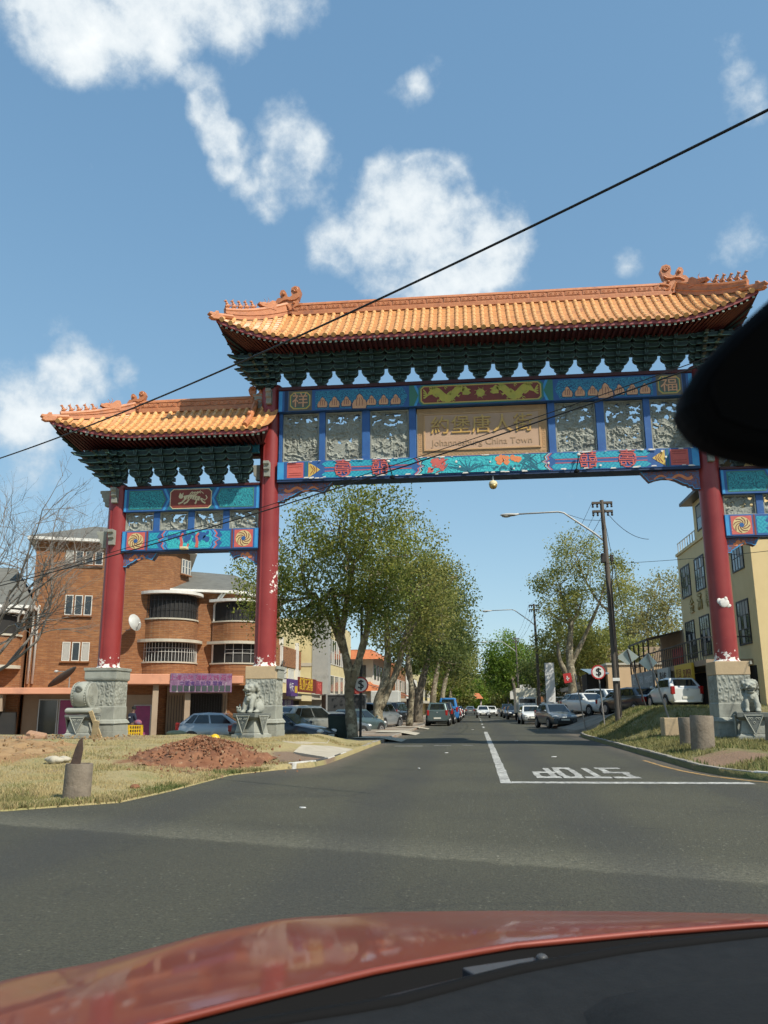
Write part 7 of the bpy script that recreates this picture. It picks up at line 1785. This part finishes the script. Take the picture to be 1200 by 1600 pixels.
SPEC = {  # length, width, height, belt, stations (y, z_low, z_top, width factor), greenhouse (yA, yB, yC, yD)
 'hatch': (3.9,1.68,1.47,.94,[(1.95,.34,.58,.62),(1.86,.26,.70,.84),(1.5,.22,.84,.96),(.92,.2,.96,1.0),(0,.2,.96,1.0),(-1.2,.22,.98,1.0),(-1.72,.26,.98,.95),(-1.92,.34,.90,.80)],(.95,.15,-1.22,-1.80)),
 'sedan': (4.45,1.72,1.44,.93,[(2.22,.34,.58,.62),(2.1,.26,.70,.84),(1.7,.22,.82,.96),(1.0,.2,.95,1.0),(0,.2,.95,1.0),(-1.2,.22,1.0,1.0),(-1.95,.26,1.0,.94),(-2.2,.36,.94,.80)],(1.05,.25,-1.05,-1.65)),
 'mpv': (4.2,1.68,1.68,1.02,[(2.1,.34,.66,.64),(2.0,.26,.80,.86),(1.6,.22,.95,.97),(1.15,.2,1.03,1.0),(0,.2,1.03,1.0),(-1.5,.22,1.04,1.0),(-1.95,.28,1.04,.95),(-2.08,.38,1.0,.84)],(1.25,.45,-1.75,-2.05)),
 'van': (4.7,1.78,2.0,1.12,[(2.35,.36,.72,.66),(2.25,.28,.92,.88),(1.9,.24,1.10,.98),(1.5,.22,1.14,1.0),(0,.22,1.14,1.0),(-1.8,.22,1.14,1.0),(-2.25,.3,1.14,.97),(-2.33,.4,1.1,.9)],(1.7,.95,-2.1,-2.32)),
 'suv': (4.4,1.80,1.72,1.06,[(2.2,.42,.72,.66),(2.1,.34,.90,.88),(1.7,.32,1.02,.97),(1.05,.3,1.08,1.0),(0,.3,1.08,1.0),(-1.5,.32,1.10,1.0),(-2.05,.38,1.10,.95),(-2.18,.48,1.06,.84)],(1.1,.4,-1.8,-2.14)),
}
def car(kind, loc, rz, pm, label, sc=1.0, group='cars parked by the street', lit=False, badge=False):
    L, W_, H, zb, st, gh = SPEC[kind]; w = W_/2
    t = thing('parked_car' if 'driving' not in label else 'driving_car', label, 'car', loc, rz, group); t.scale = (sc,)*3
    rows = []
    for y, zl, zs, k in st:
        ww = w*k; half = [(0,zl),(.80*ww,zl),(.96*ww,zl+.10),(ww,zl+.24),(1.0*ww,(zl+zs)/2+.05),(.985*ww,zs-.14),(.93*ww,zs-.035),(.80*ww,zs+.005),(0,zs+.035)]
        rows.append([(x,y,z) for x, z in half]+[(-x,y,z) for x, z in half[-2:0:-1]])
    b = MB(); n = len(rows[0]); b.sheet(rows, closed=True); b.f.append(tuple(range(n))); b.m.append(0); b.f.append(tuple(range(len(b.v)-n, len(b.v)))); b.m.append(0)
    b.build('body', pm, t, smooth=True, auto=38, bevel=.0)
    yA, yB, yC, yD = gh; wb, wr = w*.90, w*.70
    base = [(-wb,yA),(wb,yA),(wb,yD),(-wb,yD)]; zB = [zb-.02, zb-.02, zb+.02, zb+.02]
    tp = [(-wr,yB),(wr,yB),(wr,yC),(-wr,yC)]
    V = [Vector((x,y,z)) for (x, y), z in zip(base, zB)]+[Vector((x,y,H-.045)) for x, y in tp]
    ym = (yB+yC)/2
    cb = MB(); cb.add([tuple(v) for v in V]+[(-wr*.9,ym,H-.0),(wr*.9,ym,H-.0),(-wr*1.04,ym,H-.05),(wr*1.04,ym,H-.05)],
        [(0,1,5,4),(2,3,7,6),(4,5,9,8),(8,9,6,7),(4,8,10),(8,7,10),(5,11,9),(9,11,6),(0,4,10),(0,10,7,3),(1,11,5),(1,2,6,11)])
    cb.build('cabin', pm, t, bevel=.075, seg=3)
    def pane(name, q, us, vs, off=.014):
        a, b_, c, d = q; nn = (b_-a).cross(d-a).normalized(); ctr = (a+b_+c+d)/4
        if nn.dot(ctr-Vector((0,(yB+yC)/2,(H+zb)/2))) < 0: nn = -nn
        P = lambda u, v: (a.lerp(b_, u)).lerp(d.lerp(c, u), v)+nn*off
        p = [P(us[0],vs[0]),P(us[1],vs[0]),P(us[1]-.0,vs[1]),P(us[0],vs[1])]
        m = MB(); m.add([tuple(x) for x in p]+[tuple(x-nn*.03) for x in p], [(0,1,2,3),(0,4,5,1),(1,5,6,2),(2,6,7,3),(3,7,4,0)]); return m.build(name, M_CGLASS, t)
    pane('windscreen', (V[0],V[1],V[5],V[4]), (.09,.91), (.08,.90)); pane('rear_window', (V[3],V[2],V[6],V[7]), (.13,.87), (.20,.86))
    for s in (-1, 1):
        ids = (0,3,7,4) if s < 0 else (1,2,6,5); q = tuple(V[i] for i in ids)
        for us in ((.11,.46),(.50,.76),(.79,.91)): pane('side_window', q, us, (.12,.84), .03)
        MB().ball((s*(wb+.10), yA-.22, zb+.08), (.10,.06,.07), 8, 6).build('door_mirror', pm, t, smooth=True)
        hx = w*st[1][3]
        MB().ball((s*(hx*.80), st[1][0]-.06, st[1][2]-.02), (.22,.13,.085), 10, 6).build('headlight', M_HEAD, t, smooth=True)
        ry, rw = st[-2][0], w*st[-2][3]
        MB().box(s*(rw-.13)-.09, s*(rw-.13)+.09, st[-1][0]-.01, ry-.02, zb-.28, zb+.10 if kind in ('hatch','mpv','van','suv') else zb-.02).build('tail_light', M_TAIL, t, bevel=.03)
        for yw in (st[2][0]-.32, st[-2][0]+.52):
            rr = .31 if kind in ('hatch','sedan') else .335
            a = MB(); a.lathe([(rr+.055,-.02),(rr+.055,.014)], 24, rotm(ry=math.pi/2, loc=(s*(w-.002), yw, rr+.02))); a.build('wheel_arch_shade', M_CTRIM, t)  # dark disc stands in for the shaded hollow round the wheel
            M = rotm(ry=math.pi/2, loc=(s*(w-.08), yw, rr)); tw = MB(); tw.lathe([(rr*.7,-.10),(rr*.97,-.10),(rr,-.06),(rr,.06),(rr*.97,.105),(rr*.70,.11)], 22, M); tw = tw.build('wheel', M_TYRE, t, smooth=True, auto=40)
            ri = MB(); ri.lathe([(rr*.68,s*.085),(rr*.64,s*.118),(rr*.30,s*.108),(rr*.12,s*.12)], 16, M); ri.build('rim', M_RIM, tw, smooth=True, auto=30)
    f0, r0 = st[0], st[-1]
    MB().box(-w*.40,w*.40,f0[0]-.06,f0[0]+.012,f0[2]-.07,f0[2]+.02).build('grille', M_CTRIM, t, bevel=.012); MB().box(-w*.55,w*.55,f0[0]-.08,f0[0]+.010,f0[1]-.03,f0[1]+.10).build('lower_grille', M_CTRIM, t, bevel=.012)
    MB().box(-.26,.26,f0[0]+.012,f0[0]+.028,f0[1]+.11,f0[1]+.22).build('number_plate', M_PLATE, t); MB().box(-.26,.26,r0[0]-.028,r0[0]-.012,r0[1]+.12 if kind != 'sedan' else .62,(r0[1]+.23) if kind != 'sedan' else .73).build('number_plate', M_PLATE, t)
    MB().box(-w*.80,w*.80,r0[0]-.03,r0[0]+.12,r0[1]-.06,r0[1]+.02).build('rear_bumper', M_CTRIM if kind in ('mpv','suv','van') else pm, t, bevel=.03)
    if badge: MB().lathe([(.055,-.01),(.055,.012)], 14, rotm(rx=math.pi/2, loc=(0,r0[0]-.012,zb-.06))).build('badge', M_RIM, t)
    return t
P2 = math.pi/2
car('hatch', (-11.5,38.2,-.34), -P2+.08, SILV, 'silver-blue hatchback side-on behind the left lion', 1.02)
car('sedan', (-7.95,35.0,-.26), -P2-.30, BLK, 'black car with its nose beside the left main pedestal', 1.0)
car('hatch', (-7.75,39.4,-.26), -.62, GOLDG, 'beige-silver hatchback parked behind the black car', 1.17)
car('sedan', (-7.6,45.5,-.3), -.7, GREYM, 'grey sedan behind the beige-silver hatchback', 1.0); car('hatch', (-6.75,48.8,-.2), -.5, TEAL, 'teal hatchback partly behind the first plane tree', 1.0)
car('mpv', (-6.1,55,-.02), -.25, SILV, 'pale silver people carrier parked between the tree trunks', 1.0); car('suv', (-5.9,63,.0), -.2, BLK, 'black vehicle parked in the shade by the twin trunk')
car('mpv', (-2.75,64,.0), .0, TEAL, 'dark teal people carrier parked at the left kerb, seen from behind', 1.0, badge=True)
car('suv', (-2.6,70.5,.0), .0, BLK, 'black vehicle parked just ahead of the teal people carrier'); car('van', (-2.4,78,.0), .0, BLUEC, 'bright blue van parked at the left kerb', 1.08)
car('hatch', (-2.3,88,.0), .0, REDC, 'red hatchback parked beyond the blue van'); car('sedan', (-2.4,101,.0), math.pi, WHITE, 'white sedan parked beyond the red hatchback'); car('sedan', (-2.3,110,.0), .0, DKBL, 'dark sedan parked farthest along the left kerb')
car('hatch', (.95,107,.0), math.pi, WHITE, 'white hatchback driving towards us near the centre line', group='cars driving along the street'); car('sedan', (2.3,126,.0), math.pi, WHITE, 'white sedan driving behind the white hatchback', group='cars driving along the street')
car('sedan', (-.9,150,.0), .0, GREYM, 'grey sedan driving away in the far distance', group='cars driving along the street')
car('hatch', (5.05,55.5,.02), math.pi+.22, GREYM, 'grey hatchback facing us at the right kerb, the nearest on the road', 1.03)
car('sedan', (4.35,69,.0), math.pi+.05, WHITE, 'white sedan facing us behind the grey hatchback', 1.0)
car('hatch', (4.2,93,.0), math.pi, BLK, 'black hatchback facing us far along the right kerb'); car('sedan', (4.2,104,.0), math.pi, GREYM, 'grey sedan behind the far black hatchback'); car('suv', (4.3,117,.0), math.pi, DKBL, 'dark vehicle farthest along the right kerb')
HZ = lambda x, y: h_right(x, y)-.02
for k, x, y, rz, p, lab in (('sedan',7.35,57,math.pi+.45,WHITE,'white sedan left of the leaning red sign post'),('sedan',7.7,65,math.pi+.3,TEAL,'dark teal sedan behind the row of white cars'),('suv',9.3,61,math.pi+.5,WHITE,'white pickup-like vehicle in the middle of the white row'),
        ('sedan',9.15,51.5,math.pi+.62,WHITE,'white sedan nearest the timber pole on the right'),('suv',11.4,57,math.pi+.7,SILV,'silver vehicle beside the container'),('hatch',12.6,62,math.pi+.5,GREYM,'grey hatchback at the back of the car park'),('sedan',8.5,47.5,.4,BLK,'black car beside the white hatchback on the bank')):
    car(k, (x, y, HZ(x, y)), rz, p, lab)
car('hatch', (9.3,41.2,1.22), .10, WHITE, 'white hatchback parked up on the right bank, seen from behind', .95, badge=True)
car('sedan', (7.2,76,HZ(7.2,76)), math.pi+.3, WHITE, 'white sedan far back in the car park by the ragged tree'); car('hatch', (9.0,70,HZ(9.0,70)), math.pi+.4, SILV, 'silver hatchback behind the dark teal sedan')
car('sedan', (13.2,34.0,1.3), .2, BLK, 'dark car at the right edge beside the yellow building')
# white box truck
t = thing('box_truck', 'white box truck facing us on the right of the street', 'truck', (4.9,84,0), math.pi)
MB().box(-1.0,1.0,-3.6,.9,.75,3.05).build('cargo_box', mat('truck_cream', (0.66,0.62,0.50), rough=.6), t, bevel=.03); c = MB(); c.frust(-.9,.9,1.0,2.7,.45,1.35,.02); c.frust(-.88,.88,1.0,2.65,1.35,2.2,.12,.22); c.build('cab', WHITE, t, bevel=.05)
MB().box(-.74,.74,2.50,2.57,1.45,2.05,rotm(rx=0)).build('windscreen', M_CGLASS, t); MB().box(-.85,.85,2.7,2.78,.45,.7).build('bumper', M_CTRIM, t)
for s in (-1,1):
    for y in (1.8,-2.4): MB().lathe([(.28,-.12),(.42,-.1),(.42,.1),(.28,.12)], 18, rotm(ry=P2, loc=(s*.85,y,.42))).build('wheel', M_TYRE, t, smooth=True, auto=40)
    MB().ball((s*.68,2.7,.85),(.16,.06,.1),8,5).build('headlight', M_HEAD, t)

# ================================================================ people and small things
def skin(name, joints, edges, parent, m, sub=2):
    me = bpy.data.meshes.new(name); me.from_pydata([j[0] for j in joints], edges, []); me.materials.append(m)
    o = link(name, me, parent); sk = o.modifiers.new('skin', 'SKIN'); sk.use_smooth_shade = True
    for i, j in enumerate(joints):
        r = j[1] if isinstance(j[1], tuple) else (j[1], j[1]); me.skin_vertices[0].data[i].radius = r
    me.skin_vertices[0].data[0].use_root = True
    s = o.modifiers.new('sub', 'SUBSURF'); s.levels = sub; s.render_levels = sub
    return o
M_SKIN = mat('brown_skin', (0.12,0.065,0.042), rough=.6); M_NAVYC = mat('navy_jacket', (0.012,0.016,0.032), (0.02,0.026,0.048), scale=6, rough=.85); M_TROU = mat('dark_trousers', (0.014,0.016,0.022), (0.022,0.024,0.03), scale=6, rough=.9); M_HAT = mat('black_cap', (0.008,0.008,0.009), rough=.8)
def person(loc, rz, label):
    t = thing('person', label, 'person', loc, rz)
    # faces local -y; stoops a little over work held in front
    J = [((0,.02,.93),(.13,.10)),((0,.0,1.15),(.13,.10)),((0,-.05,1.38),(.16,.10)),((0,-.09,1.50),(.055,.055)),((0,-.13,1.60),(.075,.09)),((0,-.14,1.70),(.078,.095)),
         ((-.19,-.06,1.41),.06),((-.25,-.10,1.15),.048),((-.16,-.32,1.02),.038),((-.13,-.40,1.00),.034),((.19,-.06,1.41),.06),((.25,-.12,1.16),.048),((.15,-.33,1.00),.038),((.12,-.41,.97),.034),
         ((-.10,.02,.86),.09),((-.12,-.03,.50),.062),((-.13,.03,.09),.045),((-.14,-.10,.04),.04),((.10,.02,.86),.09),((.13,.0,.50),.062),((.14,.06,.09),.045),((.15,-.07,.04),.04)]
    E = [(0,1),(1,2),(2,3),(3,4),(4,5),(2,6),(6,7),(7,8),(8,9),(2,10),(10,11),(11,12),(12,13),(0,14),(14,15),(15,16),(16,17),(0,18),(18,19),(19,20),(20,21)]
    body = skin('body', J, E, t, M_SKIN)
    for s, w in ((-1,9),(1,13)):
        h = Vector(J[w][0])
        for k in range(4): skin('finger', [(tuple(h+Vector((s*(-.02+.018*k),-.02,0))),.011),(tuple(h+Vector((s*(-.02+.018*k),-.07,-.01))),.010),(tuple(h+Vector((s*(-.02+.018*k),-.085,-.045))),.008)], [(0,1),(1,2)], t, M_SKIN, 1)
        skin('thumb', [(tuple(h+Vector((-s*.03,-.0,.01))),.012),(tuple(h+Vector((-s*.055,-.04,.015))),.010),(tuple(h+Vector((-s*.05,-.07,.0))),.008)], [(0,1),(1,2)], t, M_SKIN, 1)
    JK = [((0,.03,.88),(.175,.13)),((0,.01,1.12),(.165,.125)),((0,-.04,1.36),(.19,.125)),((0,-.07,1.46),(.10,.085)),((-.20,-.05,1.40),.085),((-.26,-.09,1.15),.066),((-.18,-.29,1.04),.055),((.20,-.05,1.40),.085),((.26,-.11,1.16),.066),((.17,-.30,1.02),.055)]
    skin('jacket', JK, [(0,1),(1,2),(2,3),(2,4),(4,5),(5,6),(2,7),(7,8),(8,9)], t, M_NAVYC)
    TR = [((0,.03,.92),(.15,.12)),((-.10,.02,.82),.112),((-.12,-.03,.50),.085),((-.13,.03,.12),.075),((.10,.02,.82),.112),((.13,.0,.50),.085),((.14,.06,.12),.075)]
    skin('trousers', TR, [(0,1),(1,2),(2,3),(0,4),(4,5),(5,6)], t, M_TROU)
    MB().box(-.07,.07,.105,.115,1.24,1.30).build('back_print', M_SWHITE, t)
    cap = MB(); cap.lathe([(.11,1.69),(.115,1.74),(.10,1.80),(.05,1.83)], 14, rotm(loc=(0,-.14,0))); cap.prismz([(-.08,-.23),(.08,-.23),(.06,-.31),(-.06,-.31)], 1.69, 1.705); cap.build('cap', M_HAT, t, smooth=True, auto=40)
    f = MB(); f.ball((0,-.235,1.665),(.018,.03,.025),6,5); f.ball((-.035,-.222,1.69),.013,6,4); f.ball((.035,-.222,1.69),.013,6,4); f.box(-.03,.03,-.224,-.216,1.615,1.622); f.build('face', M_HAT, t, smooth=True)
    for s in (-1,1):
        e = MB(); e.ball((s*.083,-.13,1.66),(.012,.025,.032),6,5); e.build('ear', M_SKIN, t, smooth=True)
        sh = MB(); sh.ball((s*.145,-.05 if s < 0 else -.02,.045),(.055,.13,.05),8,5); sh.build('shoe', M_HAT, t, smooth=True)
    return t
person((-17.55,42.3,-.36), R(150), 'person in navy jacket and dark cap stooping beside the outer left pedestal')
# yellow crate
M_CRATE = mat('yellow_plastic', (0.68,0.43,0.015), (0.6,0.38,0.02), scale=4, rough=.45)
def crate(loc, rz, label, m=None, w=.50, d=.36, h=.46):
    t = thing('plastic_crate', label, 'crate', loc, rz); m = m or M_CRATE
    MB().box(-w/2,w/2,-d/2,d/2,0,.02).build('bottom', m, t)
    for k in range(4):
        ln, off = (w, d/2) if k % 2 == 0 else (d, w/2); b = MB(); n = 6 if k % 2 == 0 else 4
        for i in range(n+1): x = -ln/2+ln*i/n; b.box(x-.012,x+.012,-off-.002,-off+.014,.022,h)
        for z in (.03,.16,.29,h-.04): b.box(-ln/2+.014,ln/2-.014,-off+.001,-off+.012,z,z+.035)
        MB_ = b.build('side', m, t, (0,0,0), k*P2)
    return t
crate((-12.68,31.0,h_left(-12.68,31.0)+.02), .2, 'yellow slatted plastic crate on the ground behind the outer left pedestal')
o = MB().ball((0,0,.1),(.15,.13,.12),10,7).build('bundle', mat('bundle_red', (0.35,0.05,0.05), (0.10,0.14,0.25), scale=9, rough=.8), None, (-12.6,31.05,h_left(-12.6,31)+.46), smooth=True); tag(o, 'red and blue cloth bundle lying on the yellow crate', 'bundle')
M_SACK = mat('green_sack', (0.20,0.24,0.15), (0.30,0.30,0.2), scale=5, rough=.9, bump=.3)
for k, (dz, rz, lab) in enumerate(((0,.1,'lower of two full green sacks lying behind the dirt heap'),(.17,-.12,'upper of two full green sacks lying behind the dirt heap'))):
    b = MB(); b.ball((0,0,.10),(.42,.24,.115),14,8); o = b.build('sack', M_SACK, None, (-11.35+.05*k,31.6,h_left(-11.35,31.6)+.12+dz), rz, smooth=True); tag(o, lab, 'sack', 'green sacks')
hh = thing('hard_hat', 'yellow hard hat on the dirt heap by the left lion plinth', 'helmet', (-7.62,24.6,h_left(-7.62,24.6)+.02)); MB().lathe([(.15,0),(.145,.06),(.11,.13),(.04,.17)], 16).build('shell', M_CRATE, hh, smooth=True); MB().lathe([(.19,.0),(.19,.015),(.14,.02)], 16).build('brim', M_CRATE, hh)
bn = thing('bin', 'dark green steel bin at the foot of the plane tree', 'bin', (-5.75,36.2,.0)); MB().frust(-.42,.42,-.42,.42,.05,1.0,-.04).build('bin_body', mat('bin_green', (0.02,0.035,0.028), (0.03,0.045,0.035), scale=3, rough=.7), bn, bevel=.02); MB().frust(-.48,.48,-.48,.48,1.0,1.08,.06).build('lid', M_CTRIM, bn, bevel=.01)
st = thing('market_stall', 'black tarpaulin stall behind the parked cars', 'stall', (-7.9,52,-.32), R(20)); MB().box(-1.2,1.2,0,2,.7,2.4).build('tarpaulin', mat('tarpaulin_black', (0.012,0.013,0.013), (0.03,0.03,0.03), scale=1.5, rough=.55), st, bevel=.03); MB().box(-1.28,1.28,-.06,2.06,2.4,2.47).build('roof_frame', M_GPOLE, st)
for s in (-1,1): MB().box(s*1.22-.05,s*1.22+.05,-.06,.04,0,2.4).build('leg', M_GPOLE, st)
ib = thing('insulated_kiosk', 'pale grey kiosk between the pale tree trunks', 'kiosk', (-7.0,66,-.3)); MB().box(-1.1,1.1,0,2.0,.1,2.9).build('kiosk_body', M_PANELW, ib, bevel=.06); MB().box(-.5,.5,-.03,0,.2,2.1).build('door', M_ALU, ib)
fl = thing('feather_flag', 'white upright advertising banner beside the second lamp pole', 'banner', (6.0,74,.5)); MB().tube([(0,0,0),(0,0,4.6)], .03, 6).build('pole', M_BPOLE, fl); MB().box(.05,.85,-.01,.01,1.2,4.5).build('cloth', M_SWHITE, fl)
for k, (x, y, z, w, h, lab) in enumerate(((6.4,108,3.6,1.5,1.4,'white notice board beyond the second lamp pole'),(6.3,138,3.4,1.4,1.3,'smaller white notice board farther along the right pavement'))):
    nb = thing('notice_board', lab, 'sign', (x, y, .4)); MB().box(-w/2,w/2,-.03,.03,z-h,z).build('board', M_SWHITE, nb); MB().box(-.05,.05,.03,.1,0,z).build('post', M_BPOLE, nb)
rd = random.Random(31)
for k, (x, y) in enumerate(((-1.3,19.5),(-.9,26),(2.1,24),(-2.4,11.9),(1.6,35),(-.2,52))):
    pts = cloud_lob(0, 0, .05+.02*(k % 3), rd, 6); b = MB(); b.prismz([(a, c*.6) for a, c in pts], 0, .012); o = b.build('litter', M_SWHITE, None, (x, y, .004), rd.uniform(0,3)); tag(o, ('scrap of white paper on the road left of the centre line','white scrap on the road under the gate beam','small white scrap inside the stop lane','thin white scrap near the left corner of the junction','scrap of litter right of the centre line under the gate','tiny scrap of litter far along the centre line')[k], 'litter')
